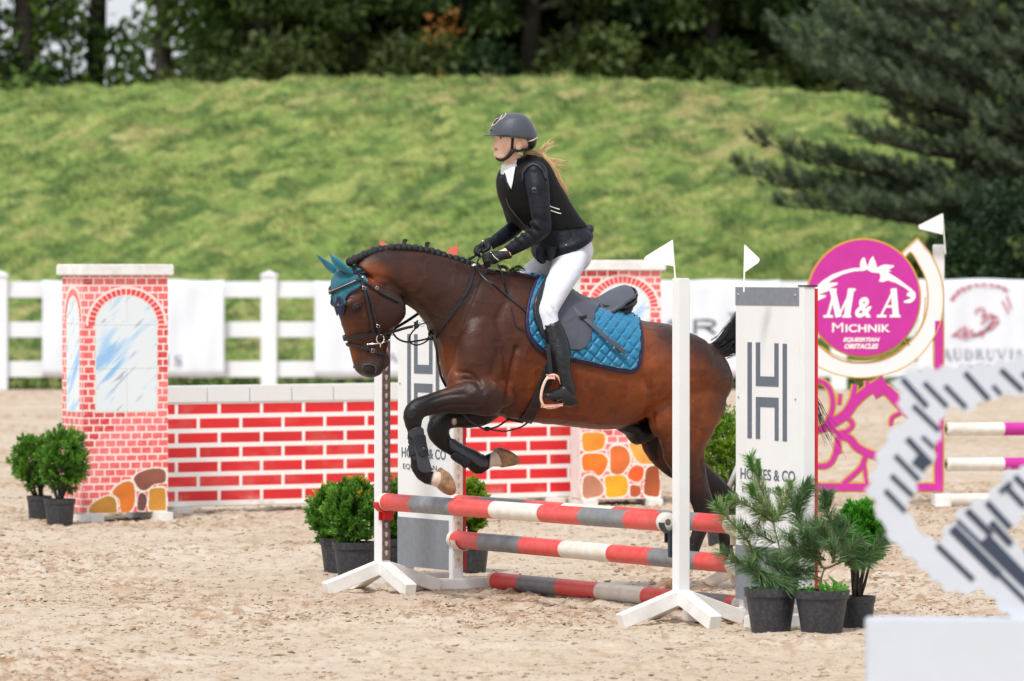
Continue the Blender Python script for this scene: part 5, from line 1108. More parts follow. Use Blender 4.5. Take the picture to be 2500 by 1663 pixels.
def groove(pts, depth, w_, vmin=.0):
    P_ = np.array(cr(pts, 5)); d_ = np.full(len(mx_), 1e9)
    for a_, b_ in zip(P_[:-1], P_[1:]):
        e_ = b_-a_; t_ = np.clip(((mx_-a_[0])*e_[0]+(my_-a_[1])*e_[1])/max(e_.dot(e_), 1e-9), 0, 1); d_ = np.minimum(d_, np.hypot(mx_-a_[0]-t_*e_[0], my_-a_[1]-t_*e_[1]))
    return -depth*np.exp(-(d_/w_)**2)*(np.abs(_vv) > vmin)
for g_ in [([(985, 712), (1035, 775), (1072, 850)], .006, 8), ([(1160, 700), (1120, 800), (1098, 880)], .006, 12), ([(1262, 850), (1246, 914), (1241, 967), (1226, 1010)], .013, 7), ([(1118, 909), (1149, 913), (1172, 938)], .009, 4.5), ([(1130, 926), (1155, 930), (1180, 958)], .006, 4),
           ([(1052, 978), (1090, 966), (1135, 962)], .005, 3.5), ([(1060, 1002), (1100, 988), (1165, 990)], .004, 3.5), ([(1566, 925), (1590, 960), (1590, 1008)], .011, 11), ([(1592, 1015), (1600, 1059), (1618, 1107)], .008, 6), ([(1708, 880), (1712, 990), (1692, 1085)], .008, 16), ([(1711, 1125), (1706, 1185)], .006, 5),
           ([cA(560, 500), cA(760, 530), cA(860, 620)], .006, 7), ([cA(950, 330), cA(1150, 400), cA(1400, 500)], .005, 12), ([cA(1050, 650), cA(1180, 760), cA(1260, 900)], .004, 9), ([cA(560, 870), cA(650, 965)], -.005, 5), ([cA(540, 640), cA(660, 620), cA(780, 660)], .004, 5), ([(1285, 985), (1350, 1008), (1450, 1022)], .004, 6), ([(1190, 800), (1215, 860), (1195, 930)], .006, 11), ([(1640, 860), (1600, 900)], -.007, 16)]:
    _d = _d+groove(*g_)
hme.vertices.foreach_set('co', (_c+_n.reshape(-1, 3)*_d[:, None]).ravel()); hme.update()
hbvh = bvh_of(hme)
# coat markings
hc = coords(hme); hx_, hy_ = proj(hc); _, hv = HF.uv(hc)
bay = np.array(lin((84, 44, 26))); dark = np.array(lin((38, 24, 22))); red = np.array(lin((138, 68, 28))); black = np.array(lin((18, 17, 20))); muz = np.array(lin((58, 50, 50))); sock = np.array(lin((222, 206, 190)))
def sm(x, a, b): t = np.clip((x-a)/(b-a), 0, 1); return t*t*(3-2*t)
def mixc(c, col, m): return c*(1-m[:, None])+np.array(col)*m[:, None]
n1 = fbm(hc[:, 0]*5, hc[:, 1]*5, hc[:, 2]*5, 4, 1); n2 = fbm(hc[:, 0]*16, hc[:, 1]*16, hc[:, 2]*16, 3, 2)
c = np.tile(bay, (len(hc), 1))
def blob(x, y, rx, ry, soft=.6): return 1-sm(np.hypot((hx_-x)/rx, (hy_-y)/ry), 1-soft, 1+soft*.5)
# topline darker
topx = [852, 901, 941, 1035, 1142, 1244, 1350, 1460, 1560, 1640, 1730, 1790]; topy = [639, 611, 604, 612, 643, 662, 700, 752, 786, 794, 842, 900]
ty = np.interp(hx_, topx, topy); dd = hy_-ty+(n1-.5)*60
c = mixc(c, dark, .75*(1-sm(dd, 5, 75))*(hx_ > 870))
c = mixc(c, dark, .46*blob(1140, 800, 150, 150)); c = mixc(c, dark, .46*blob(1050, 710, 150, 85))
c = mixc(c, red, .75*blob(1640, 960, 110, 110)); c = mixc(c, red, .65*blob(1430, 960, 230, 110)); c = mixc(c, red, .7*blob(1560, 880, 60, 130)); c = mixc(c, red, .55*blob(1090, 910, 40, 70)); c = mixc(c, dark, .35*(hx_ < 985)); c = mixc(c, red, .6*blob(905, 670, 45, 35)); c = mixc(c, red, .5*blob(852, 860, 22, 70)); c = mixc(c, red, .6*blob(1730, 1060, 70, 60))
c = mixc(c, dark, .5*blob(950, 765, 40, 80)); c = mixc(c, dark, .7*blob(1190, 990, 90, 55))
c = mixc(c, dark, .6*(n2 > .62).astype(float)*.4)
# black points: forelegs, hind legs below the hock
fx = np.where(hy_ > 930, 1, 0)
fore = (hx_ < 1240) & (hy_ > 900) & (hy_ < 1220)
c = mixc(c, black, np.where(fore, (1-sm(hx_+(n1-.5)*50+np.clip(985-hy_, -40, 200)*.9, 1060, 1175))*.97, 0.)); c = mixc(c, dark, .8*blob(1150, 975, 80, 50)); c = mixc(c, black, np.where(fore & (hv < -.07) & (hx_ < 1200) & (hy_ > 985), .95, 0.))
hind = (hx_ > 1600) & (hy_ > 1095); c = mixc(c, black, np.where(hind, .93*sm(hy_+(n1-.5)*40-(hv < 0)*-35, 1140, 1230), 0.)); c = mixc(c, black, np.where(hind & (hv > 0), .8*sm(hx_-(hy_-1130)*.35, 1700, 1712)*sm(hy_, 1110, 1150), 0.))
c = mixc(c, black, np.where((hx_ > 1500) & (hx_ < 1606) & (hy_ > 1036+np.clip(1540-hx_, 0, 40)*.3-np.clip(hx_-1560, 0, 60)*.5) & (np.abs(hv) < .105), 1., 0.))
c = mixc(c, black, blob(1792, 850, 40, 24, .3))
# muzzle, eye surrounds, black throat patch
mz = sm(hy_+(hx_-870)*.15+(n1-.5)*20, 868, 905)*(hx_ < 960)*(hy_ > 850); c = mixc(c, muz, mz*.9)
c = mixc(c, dark*.7, .8*blob(*cA(488, 790), 15, 14, .6)); c = mixc(c, black, .7*blob(985, 735, 16, 26, .6)*(np.abs(hv) < .09))
# white socks
def sockm(px, py, dx, dy, w0): return sm((hx_-px)*dx+(hy_-py)*dy, -w0, w0)
s1 = sockm(*cD(437, 1130), .97, .22, 2.5)*(hx_ < 1110)*(hy_ > 1130)*(hy_ < 1240)*(hv > 0); s2 = sockm(*cD(960, 980), .97, .1, 2.5)*(hx_ > 1180)*(hx_ < 1290)*(hy_ > 1080)*(hy_ < 1160)*(hv < 0)
s3 = (hx_ > 1600)*sm(hy_+(n2-.5)*14, 1384, 1394)
s4 = blob(*cD(632, 635), 6, 9, .3)*(hv < 0)*.8
for s_ in (s1, s2, s3, s4): c = mixc(c, sock*(.8+.3*n2.mean()), s_*1.0)
set_col(hme, np.clip(c, 0, 1))
M_coat = mat('horse_coat', (.2, .1, .05), .43, .16, 18, .16, 130, attr=True, spec=.31)
horse = obj('horse', hme, M_coat); tag(horse, 'dark bay horse with black legs and white socks jumping leftwards over the striped poles', 'horse')
# hooves
def vfbuild(parts_, name, m, parent, vox=.004, it=3): o = obj(name, union(parts_, vox, it), m, parent); return o
M_hoof = mat('hoof_horn', lin((176, 136, 100)), .45, .3, 22, .3, 40, col2=lin((84, 58, 44)), stretch=(1, 1, 1))
def hoofpoly(pts, w0, w1, v):
    """pts: crop polygon pairs (upper,lower) from coronet to sole"""
    return loft(HF, [(*a, *b_, w_, v) for a, b_, w_ in pts], 3, 20, 2.6)
vfbuild([hoofpoly([(cD(505, 1045), cD(462, 1215), .036), (cD(530, 1070), cD(490, 1245), .045), (cD(570, 1095), cD(540, 1285), .052), (cD(605, 1160), cD(585, 1305), .054), (cD(620, 1230), cD(606, 1300), .048)], 0, 0, .14)], 'hoof', M_hoof, horse)
vfbuild([hoofpoly([(cD(990, 880), cD(1062, 1055), .036), (cD(1040, 866), cD(1095, 1048), .045), (cD(1110, 888), cD(1140, 1040), .052), (cD(1165, 925), cD(1175, 1030), .054), (cD(1198, 965), cD(1200, 1018), .046)], 0, 0, -.145)], 'hoof', M_hoof, horse)
vfbuild([loft(HF, [(1652, 1412, 1630, 1442, .036, .135), (1640, 1410, 1612, 1452, .045, .135), (1622, 1418, 1592, 1458, .052, .135), (1602, 1432, 1585, 1458, .05, .135), (1592, 1442, 1582, 1457, .045, .135)], 3, 20, 2.6)], 'hoof', M_hoof, horse)
vfbuild([loft(HF, [(1738, 1432, 1746, 1453, .036, -.13), (1722, 1424, 1735, 1455, .046, -.13), (1704, 1432, 1716, 1453, .052, -.13), (1694, 1441, 1700, 1449, .05, -.13)], 3, 20, 2.6)], 'hoof', M_hoof, horse)
# eye, nostril
M_eye = mat('eye', (.010, .008, .008), .16); M_dark = mat('nostril_dark', lin((16, 13, 13)), .7)
b = MB(); p, nn = hit(hbvh, *cA(486, 784), -.005); MM = Matrix((HF.d, nn, UP)).transposed(); b.ell(p, .021, .016, .017, 10); b.ell(HF.mir(p), .021, .016, .017, 10); b.build('eye', M_eye, horse, True)
lid = strap(hbvh, [cA(445, 800), cA(462, 765), cA(495, 750), cA(520, 762), cA(528, 785)], 2.2, -.001, .005, 5, HF); lid.build('eyelid', mat('eyelid_skin', lin((66, 52, 48)), .5), horse, True)
b = MB(); nost = [cA(550, 1330), cA(562, 1316), cA(600, 1312), cA(640, 1325), cA(652, 1352), cA(640, 1385), cA(610, 1392), cA(575, 1375)]
o = obj('nostril', drape(hbvh, nost, .0005, .001, 2, mirrorf=HF), M_dark, horse)
nr = strap(hbvh, [cA(548, 1345), cA(552, 1318), cA(590, 1306), cA(640, 1316), cA(662, 1345), cA(655, 1385)], 3.5, -.002, .008, 5, HF); nr.build('nostril_rim', mat('muzzle_skin', lin((74, 66, 66)), .55, .2, 40), horse, True)
ml = strap(hbvh, [cA(690, 1180), cA(685, 1230), cA(700, 1300), cA(720, 1345)], 1.6, .0, .001, 4, HF); ml.build('mouth_line', M_dark, horse, True)
# plaited mane
M_hair = mat('black_horse_hair', lin((15, 15, 19)), .5, .4, 60, .5, 150)
mane = [(430, 352), (475, 325), (520, 308), (562, 285), (605, 268), (650, 255), (700, 243), (755, 232), (810, 225), (860, 224), (915, 222), (965, 228), (1015, 228), (1065, 240), (1120, 248), (1170, 262), (1225, 280), (1280, 296), (1335, 312), (1390, 326), (1440, 345), (1490, 362), (1530, 378), (1580, 400), (1640, 412)]
mp = []
for i, (x, y) in enumerate(mane):
    X, Y = cA(x, y); mp.append(ellv(ep(X+random.uniform(-1.5, 1.5), Y+6.0+random.uniform(-1, 1), .012), .0225, .026, random.uniform(.021, .026), RMt, 8))
    if i in (10, 14): mp.append(ellv(ep(X+2, Y-9, .01), .010, .012, .016, RMt, 8)); mp.append(ellv(ep(X+4, Y-13, .01), .014, .012, .008, RMt, 8))
    pass
obj('mane', union(mp, .0036, 1), M_hair, horse)
def strands(paths, m_, n, name, mt, parent, r=.0012, spread=.01, seed=1, cols=None, ends=1.0, curl=.0, sides=3):
    """many fine hairs following guide paths (3-D points)"""
    r_ = np.random.default_rng(seed); V = []; F = []; C = []; k0 = 0
    for g, cnt in zip(paths, n):
        G = np.array(cr([tuple(p) for p in g], 5)); L_ = len(G)
        for _ in range(cnt):
            o0 = r_.normal(0, 1, 3)*spread*.5; o1 = r_.normal(0, 1, 3)*spread*ends; t = np.linspace(0, 1, L_)[:, None]; e = r_.uniform(.7, 1.0); m = max(4, int(L_*e))
            P = G[:m]+o0+(o1-o0)*t[:m]**1.5+np.sin(t[:m]*r_.uniform(4, 12)+r_.uniform(0, 6))*r_.normal(0, curl, 3)
            T = np.gradient(P, axis=0); T /= np.linalg.norm(T, axis=1)[:, None]+1e-9; a = np.cross(T, np.array([.3, .9, .2])); a /= np.linalg.norm(a, axis=1)[:, None]+1e-9; b_ = np.cross(T, a)
            rr = r*np.linspace(1, .35, m)[:, None]*r_.uniform(.7, 1.3)
            ring = np.stack([P+(a*cos(2*pi*q/sides)+b_*sin(2*pi*q/sides))*rr for q in range(sides)], 1); V.append(ring.reshape(-1, 3))
            i = np.arange(m-1)[:, None]*sides; q = np.arange(sides)[None]; F.append(np.stack([i+q, i+(q+1) % sides, i+sides+(q+1) % sides, i+sides+q], -1).reshape(-1, 4)+k0); k0 += m*sides
            if cols is not None: w_ = r_.uniform(0, 1); C.append(np.tile(np.array(cols[0])*(1-w_)+np.array(cols[1])*w_, (m*sides, 1)))
    return obj(name, me_from(np.concatenate(V), np.concatenate(F), True, np.concatenate(C) if cols is not None else None), mt, parent)
ec = lambda x, y, v: ep(*cE(x, y), v)
tailg = [[ec(840, 330, 0), ec(890, 290, 0), ec(940, 220, 0), ec(985, 160, 0), ep(1812, 770, 0), ep(1840, 790, 0), ep(1868, 860, 0), ep(1890, 960, 0), ep(1930, 1050, 0), ep(1968, 1120, 0)],
         [ec(860, 360, 0), ec(920, 320, 0), ec(980, 270, 0), ep(1815, 810, 0), ep(1850, 850, 0), ep(1880, 940, 0), ep(1920, 1030, 0), ep(1950, 1090, 0)],
         [ec(860, 380, 0), ec(920, 370, 0), ec(985, 350, 0), ep(1820, 850, 0), ep(1850, 900, 0), ep(1890, 990, 0), ep(1930, 1080, 0)],
         [ep(1850, 850, 0), ep(1900, 930, 0), ep(1950, 990, 0), ep(1985, 990, 0), cH and ep(*cH(675, 60), 0), ep(*cH(720, 140), 0), ep(*cH(760, 210), 0), ep(*cH(785, 285), 0)],
         [ep(1850, 850, 0), ep(1920, 930, 0), ep(1975, 960, 0), ep(*cH(670, 10), 0), ep(*cH(678, 90), 0), ep(*cH(668, 200), 0)]]
strands(tailg, 0, [190, 190, 150, 26, 14], 'tail', M_hair, horse, .0018, .030, 3, ends=1.1)
strands([[ep(*cW(880, 1040), 0), ep(*cW(1000, 1020), .01), ep(*cW(1090, 1070), .02), ep(*cW(1150, 1150), .03)], [ep(*cW(1150, 1160), 0), ep(*cW(1270, 1060), .01), ep(*cW(1420, 1010), .02), ep(*cW(1540, 1060), .03), ep(*cW(1620, 1170), .04)], [ep(*cW(1250, 1180), 0), ep(*cW(1350, 1110), .01), ep(*cW(1450, 1100), .02), ep(*cW(1540, 1180), .03)]],
        0, [60, 34, 24], 'loose_mane', M_hair, horse, .0012, .008, 4)
# ear bonnet with two ears
M_teal = mat('teal_knit', lin((30, 128, 150)), .75, .25, 160, .9, 320, sheen=.2); M_tealsmooth = mat('teal_lycra', lin((18, 116, 142)), .5, .15, 20, .05, 60, sheen=.2); M_navy = mat('navy_trim', lin((26, 32, 74)), .6, .2, 60)
bon_out = [cA(*q) for q in [(385, 380), (330, 425), (290, 480), (273, 540), (272, 620), (275, 680), (270, 720), (290, 770), (320, 800), (345, 840), (368, 855), (380, 820), (390, 760), (398, 690), (430, 645), (500, 610), (580, 560), (560, 510), (510, 450), (465, 395), (430, 368)]]
bonnet = tag(obj('ear_bonnet', drape(hbvh, bon_out, .003, .006, 2.2, mirrorf=HF), M_teal), 'teal knitted ear bonnet with navy edge on the horse head', 'ear bonnet')
nv = [cA(*q) for q in [(325, 680), (352, 720), (375, 715), (385, 740), (378, 800), (365, 848), (345, 832), (318, 792), (298, 770), (310, 730)]]
np_ = obj('navy_point', drape(hbvh, nv, .009, .0025, 2, mirrorf=HF), M_navy, bonnet)
mb = strap(hbvh, [cA(272, 690), cA(285, 765), cA(320, 805), cA(362, 856), cA(384, 800), cA(396, 700), cA(430, 650), cA(505, 615)], 3.2, .008, .004, 5, HF); mb.build('trim', M_navy, bonnet)
b = MB(); p, nn = hit(hbvh, *cA(343, 752), .013); b.box(p, HF.d*.009, nn*.0015, UP*.005); b.build('badge', M_metal, bonnet)
mb = strap(hbvh, [cA(398, 372), cA(470, 400), cA(530, 470), cA(583, 560)], 3.0, .007, .003, 5, HF); mb.build('trim', mat('teal_cord', lin((40, 140, 160)), .6), bonnet)
def ear(pts, name):
    return obj(name, union([loft(HF, pts, 5, 18, 2.0)], .0035, 3), M_tealsmooth, bonnet)
ear([(*cA(300, 420), *cA(455, 505), .030, .055), (*cA(285, 400), *cA(450, 470), .035, .058), (*cA(262, 360), *cA(410, 425), .036, .06), (*cA(250, 325), *cA(350, 370), .030, .06), (*cA(243, 298), *cA(285, 325), .014, .06), (*cA(240, 288), *cA(246, 294), .003, .06)], 'ear')
ear([(*cA(225, 440), *cA(310, 500), .028, -.055), (*cA(200, 415), *cA(305, 440), .033, -.058), (*cA(170, 375), *cA(285, 405), .032, -.06), (*cA(140, 335), *cA(225, 370), .026, -.06), (*cA(118, 304), *cA(155, 325), .013, -.06), (*cA(114, 299), *cA(121, 304), .003, -.06)], 'ear')
dk = [cA(*q) for q in [(250, 320), (262, 350), (290, 400), (330, 440), (390, 480), (340, 400), (290, 350)]]

# ------------------------------------------------ bridle, reins, breast strap
bridle = empty('bridle', HF.pt(*cA(520, 700), .1), 'black leather bridle with silver buckles on the horse head', 'bridle')
def AS(*q): return [cA(*p) for p in q]
def bs(name, pts, w_, off=.010, th=.005, m=None, mir=True, par=None): return strap(hbvh, AS(*pts), w_, off, th, 5, HF if mir else None).build(name, m or M_leather, par or bridle)
bs('headpiece', [(455, 440), (490, 485), (515, 530), (530, 575), (548, 600)], 7.5, .012)
bb = bs('browband', [(268, 650), (300, 635), (360, 600), (430, 570), (520, 545)], 7, .013, .007)
bs('browband_beads', [(275, 640), (330, 612), (400, 580), (470, 555)], 1.6, .021, .002, M_metal, True, bb)
bs('cheekpiece', [(545, 600), (575, 720), (600, 850), (625, 960), (635, 1010)], 7)
bs('cheekpiece', [(560, 600), (600, 700), (635, 820), (665, 920), (680, 1040)], 6, .014)
bs('throat_lash', [(535, 555), (600, 590), (700, 660), (800, 705), (875, 742)], 5.5, .009)
bs('noseband', [(402, 1068), (450, 1055), (540, 1040), (650, 1030)], 12, .008, .010)
bs('noseband', [(650, 1035), (720, 1045), (800, 1060)], 7, .008, .006)
bs('flash_strap', [(412, 1116), (460, 1125), (540, 1150), (620, 1180), (690, 1205), (740, 1222)], 6.5, .007, .005)
def buckle(x, y, w_, h_, ang, par=bridle, off=.020, bv=None, cc=cA):
    p, nn = hit(bv or hbvh, *cc(x, y), off); t = Vector((0, 0, 1)); s_ = nn.cross(t).normalized(); t = s_.cross(nn); a = R(ang); A_ = s_*cos(a)+t*sin(a); B_ = t*cos(a)-s_*sin(a); b = MB()
    k = p.y/FPX; b.tube([p+A_*w_*k*i+B_*h_*k*j for i, j in ((-1, -1), (1, -1), (1, 1), (-1, 1), (-1, -1))], .0016, 6); b.build('buckle', M_metal, par, True)
for q in [(545, 612, 4.5, 3, 10), (655, 618, 3, 4, 30), (671, 948, 4, 3, 10), (620, 1180, 3.5, 4.5, 15), (790, 1015, 3, 4, 0)]: buckle(*q)
b = MB(); p, nn = hit(hbvh, *cA(527, 535), .022); b.ell(p, .008, .008, .006, 8); b.build('stud', M_metal, bridle, True)
# bit
b = MB(); bc, nn = hit(hbvh, *cA(688, 1068), .018); k = bc.y/FPX; b.tube([bc+(HF.d*cos(a)*10+UP*sin(a)*11)*k for a in np.linspace(0, 2*pi, 25)], .0032, 8)
pb = [hit(hbvh, *cA(x, y), .020)[0] for x, y in ((575, 1123), (688, 1108), (802, 1093))]; b.tube(pb, .0036, 8); b.ell(pb[0], .006, .006, .006, 8); b.ell(pb[2], .006, .006, .006, 8); b.tube([pb[1], hit(hbvh, *cA(686, 1150), .016)[0]], .0045, 8)
b.build('bit', M_metal, bridle, True)
cc2 = lambda x, y, v: (*cA(x, y), v)
air_strap(HF, [cc2(700, 1050, .085), cc2(790, 1015, .085), cc2(870, 985, .085), cc2(960, 962, .09), cc2(1050, 945, .09), cc2(1110, 930, .12), cc2(1200, 905, .16), cc2(1300, 855, .19), cc2(1420, 775, .19), cc2(1520, 670, .18), cc2(1600, 560, .14), cc2(1660, 450, .10), cc2(1700, 390, .07)], 3.0, .003).build('rein', M_leather, bridle)
air_strap(HF, [cc2(820, 985, -.06), cc2(900, 940, -.09), cc2(980, 890, -.12), cc2(1060, 835, -.15), cc2(1130, 780, -.15)], 7, .004).build('rein', M_leather, bridle)
air_strap(HF, [cc2(800, 1010, .08), cc2(850, 1000, .08), cc2(920, 978, .08), cc2(1000, 960, .08)], 7, .004).build('rein', M_leather, bridle)
# martingale
mart = empty('martingale', HF.pt(*cA(1160, 1060), .05), 'black running martingale strap round the horse neck and between its forelegs', 'martingale')
strap(hbvh, AS((1560, 370), (1552, 450), (1510, 590), (1440, 720), (1350, 850), (1270, 960), (1195, 1060)), 8, .004, .005, 6, HF).build('neck_strap', M_leather, mart)
strap(hbvh, AS((1562, 372), (1555, 400), (1560, 420)), 5, .010, .004, 4).build('white_loop', M_flagw, mart); buckle(1560, 418, 4, 5, 0, mart, .014)
air_strap(HF, [cc2(1160, 985, -.05), cc2(1150, 1040, 0), cc2(1185, 1075, .02), cc2(1210, 1120, .03), cc2(1220, 1200, .03), cc2(1232, 1300, .02), cc2(1260, 1420, .02), cc2(1305, 1510, 0)], 5.5, .006).build('breast_strap', M_leather, mart)
air_strap(HF, [cc2(1160, 1065, .02), cc2(1080, 1085, .03), cc2(1000, 1098, .04), cc2(930, 1100, .05), cc2(860, 1070, .06), cc2(820, 1020, .07)], 4.6, .004).build('fork_strap', M_leather, mart)
air_strap(HF, [cc2(1160, 1065, .02), cc2(1100, 1110, .03), cc2(1030, 1130, .05), cc2(975, 1105, .07), cc2(970, 1060, .08), cc2(1000, 1005, .09), cc2(1060, 950, .10)], 3.6, .004).build('fork_strap', M_leather, mart)
b = MB(); b.ell(HF.pt(*cA(1160, 1065), .03), .016, .014, .012, 8); b.build('knot', M_leather, mart, True)
b = MB(); rc = HF.pt(*cA(1085, 935), .105); k = rc.y/FPX; b.tube([rc+(HF.d*cos(a)*7+UP*sin(a)*7)*k for a in np.linspace(0, 2*pi, 21)], .0018, 6); b.build('ring', M_metal, mart, True); b = MB(); b.box(HF.pt(*cA(1030, 948), .10), HF.d*.008+UP*.004, HF.n*.006, UP*.018, .002); b.build('rein_stop', M_leather, mart)
dd_ = lambda x, y, v: (*cD(x, y), v)
air_strap(HF, [dd_(710, 560, .0), dd_(780, 630, .0), dd_(880, 690, .0), dd_(930, 700, 0), dd_(1020, 680, 0), dd_(1100, 630, 0), dd_(1180, 590, 0)], 4.2, .005).build('girth_strap', M_leather, mart)
air_strap(HF, [dd_(930, 700, 0), dd_(1020, 715, 0), dd_(1100, 720, 0), dd_(1220, 690, .02), dd_(1290, 650, .04), dd_(1310, 620, .05)], 3.6, .005).build('girth_strap', M_leather, mart); b = MB(); b.ell(HF.pt(*cD(930, 700), 0), .018, .014, .012, 8); b.build('knot', M_leather, mart, True)
# neck rein straps toward the saddle
def CS(*q): return [cC(*p) for p in q]
bp = strap(hbvh, CS((0, 350), (60, 410), (130, 470), (210, 535), (290, 600), (335, 650), (345, 700)), 4.6, .004, .004, 6); bp = strap(hbvh, CS((105, 265), (140, 360), (175, 450), (200, 530)), 4, .004, .004, 6, None, bp)
bp = strap(hbvh, CS((200, 545), (225, 640), (245, 720), (265, 755), (320, 775)), 2.4, .004, .003, 6, None, bp)
bp.build('shoulder_strap', M_leather, mart)
# boots on the forelegs
M_boot = mat('boot_shell', lin((52, 56, 64)), .35, .1, 30); M_bootstrap = mat('boot_strap', lin((30, 33, 44)), .7, .2, 40, .1, 100)
def boot(v, shell, strap_, back, pad, stud, label):
    t = empty('tendon_boot', HF.pt(*cD(*shell[0]), v), label, 'leg boot', 'tendon boots on the forelegs')
    def dm(P, off, th, m, nm, par=t): return obj(nm, drape(hbvh, [tuple(p) for p in cr([cD(*q) for q in P], 3, True)], off, th, 2.0, relax=2, guessf=lambda x, y: HF.pt(x, y, v)), m, par)
    dm(back, .003, .004, M_bootstrap, 'lining'); dm(shell, .007, .006, M_boot, 'shell'); s_ = dm(strap_, .014, .004, M_bootstrap, 'strap'); 
    if pad: dm(pad, .009, .003, mat('boot_felt', lin((44, 44, 48)), .9, .3, 60), 'strap_end')
    if stud: b = MB(); p, nn = hit(hbvh, *cD(*stud), .020); b.ell(p, .009, .005, .009, 8); b.build('stud', M_boot, s_, True)
    return t
boot(.14, [(222, 740), (240, 700), (290, 680), (325, 690), (345, 760), (370, 850), (385, 940), (415, 990), (432, 1040), (415, 1085), (370, 1100), (320, 1085), (295, 1040), (285, 960), (270, 880), (262, 800)], [(268, 765), (340, 760), (378, 930), (370, 945), (305, 940)], [(215, 760), (235, 705), (325, 690), (380, 900), (400, 1000), (300, 1000), (225, 930)], [(218, 860), (270, 850), (275, 930), (222, 940)], (330, 885), 'shiny dark boot on the near foreleg with a round stud on its strap')
boot(-.145, [(580, 830), (590, 800), (640, 810), (720, 850), (820, 910), (900, 955), (928, 990), (925, 1035), (895, 1048), (850, 1035), (790, 990), (720, 950), (650, 905), (600, 880)], [(640, 905), (690, 935), (770, 975), (745, 1035), (690, 1000), (600, 935)], [(580, 800), (600, 790), (720, 850), (900, 960), (900, 1030), (780, 1000), (600, 900)], None, None, 'dark boot on the far foreleg, folded back below the belly')
# ------------------------------------------------ saddle cloth, girth, saddle
pad_out = [tuple(p) for p in cr([cC(*q) for q in [(425, 338), (395, 400), (350, 510), (325, 640), (322, 740), (340, 830), (395, 905), (470, 955), (560, 985), (700, 1015), (850, 1050), (1000, 1085), (1100, 1103), (1165, 1090), (1195, 1040), (1210, 950), (1215, 850), (1205, 740), (1170, 640), (1140, 625), (1080, 640), (980, 640), (860, 620), (700, 500), (560, 420), (480, 355)]], 2, True)]
pad_in = [tuple(p) for p in cr([cC(*q) for q in [(440, 360), (410, 410), (368, 520), (345, 640), (345, 740), (362, 815), (412, 880), (485, 930), (570, 960), (700, 985), (850, 1020), (1000, 1055), (1100, 1072), (1140, 1062), (1165, 1025), (1180, 945), (1187, 850), (1180, 745), (1150, 655), (1130, 640), (1080, 650), (980, 650), (870, 635), (700, 520), (560, 440), (490, 375)]], 2, True)]
def gpad(x, y): return HF.pt(x, y, .12)
def quilt(x, y):
    a = (x*.80+y*.62)/21.5; b_ = (x*.74-y*.76)/21.5; fa = abs((a % 1)-.5)*2; fb = abs((b_ % 1)-.5)*2; m = min(1-fa, 1-fb)
    return .013*min(1, m*2.2)**.6
M_padteal = mat('pad_teal', lin((24, 118, 158)), .5, .12, 30, .05, 200, sheen=.25)
cloth = tag(obj('saddle_cloth', drape(hbvh, pad_out, .004, .010, 3.2, None, HF, gpad), M_navy), 'blue quilted saddle cloth with navy border under the saddle', 'saddle cloth')
obj('quilted_panel', drape(hbvh, pad_in, .012, .003, 1.7, quilt, HF, gpad), M_padteal, cloth)
mb = strap(hbvh, [p for p in pad_in[2:26]], 1.3, .018, .002, 1); mb = strap(hbvh, pad_in[26:58], 1.3, .018, .002, 1, None, mb); mb.build('piping', M_steelgrey, cloth)
p, nn = hit(hbvh, *cC(1015, 918), .031); b = MB(); b.box(p, HF.d*.020-UP*.002, nn*.002, UP*.010); b.build('badge', M_metal, cloth)
girth = tag(obj('girth', drape(hbvh, [cC(*q) for q in [(500, 960), (560, 980), (545, 1080), (500, 1200), (440, 1330), (390, 1430), (370, 1465), (270, 1440), (320, 1390), (380, 1270), (440, 1120), (475, 1020)]], .006, .012, 3, None, HF), M_leather), 'wide black leather girth behind the near elbow of the horse', 'girth')
sad = empty('saddle', HF.pt(*cC(700, 560), 0), 'dark grey leather jumping saddle under the rider', 'saddle')
flap = [tuple(p) for p in cr([cC(*q) for q in [(500, 375), (430, 440), (378, 530), (362, 620), (378, 710), (410, 790), (470, 860), (560, 905), (690, 932), (760, 915), (803, 860), (815, 770), (835, 665), (875, 590), (760, 545), (640, 470), (560, 390)]], 3, True)]
fl = obj('flap', drape(hbvh, flap, .024, .008, 3, None, HF, lambda x, y: HF.pt(x, y, .14)), M_saddle, sad)
kr = [tuple(p) for p in cr([cC(*q) for q in [(470, 400), (405, 480), (366, 590), (372, 690), (398, 770), (440, 830), (470, 830), (450, 740), (430, 640), (440, 540), (480, 450)]], 3, True)]
obj('knee_roll', drape(hbvh, kr, .032, .024, 3, None, HF, lambda x, y: HF.pt(x, y, .15)), M_saddleblack, fl)
# seat: arched sheet swept from pommel to cantle
def seat_mesh(line, off, th):
    L_ = cr(line, 6); n = 22; V = []
    for (x, y, hw, dr) in L_:
        c = HF.pt(x, y, 0)
        for i in range(n+1):
            a = -1+2*i/n; z = -dr*abs(a)**2.2; V.append(c+HF.n*(hw*a)+UP*(z+off))
    m = len(L_); k = n+1; top = V; bot = [p-UP*th for p in V]; F = []
    for i in range(m-1):
        for j in range(n): F.append((i*k+j, i*k+j+1, (i+1)*k+j+1, (i+1)*k+j)); F.append(tuple(m*k+q for q in reversed(F[-1])))
    rim = [j for j in range(k)]+[i*k+n for i in range(1, m)]+[(m-1)*k+j for j in range(n-1, -1, -1)]+[i*k for i in range(m-2, 0, -1)]
    for a, c in zip(rim, rim[1:]+rim[:1]): F.append((a, a+m*k, c+m*k, c))
    return top+bot, F
cs = lambda x, y, a, b_: (*cC(x, y), a, b_)
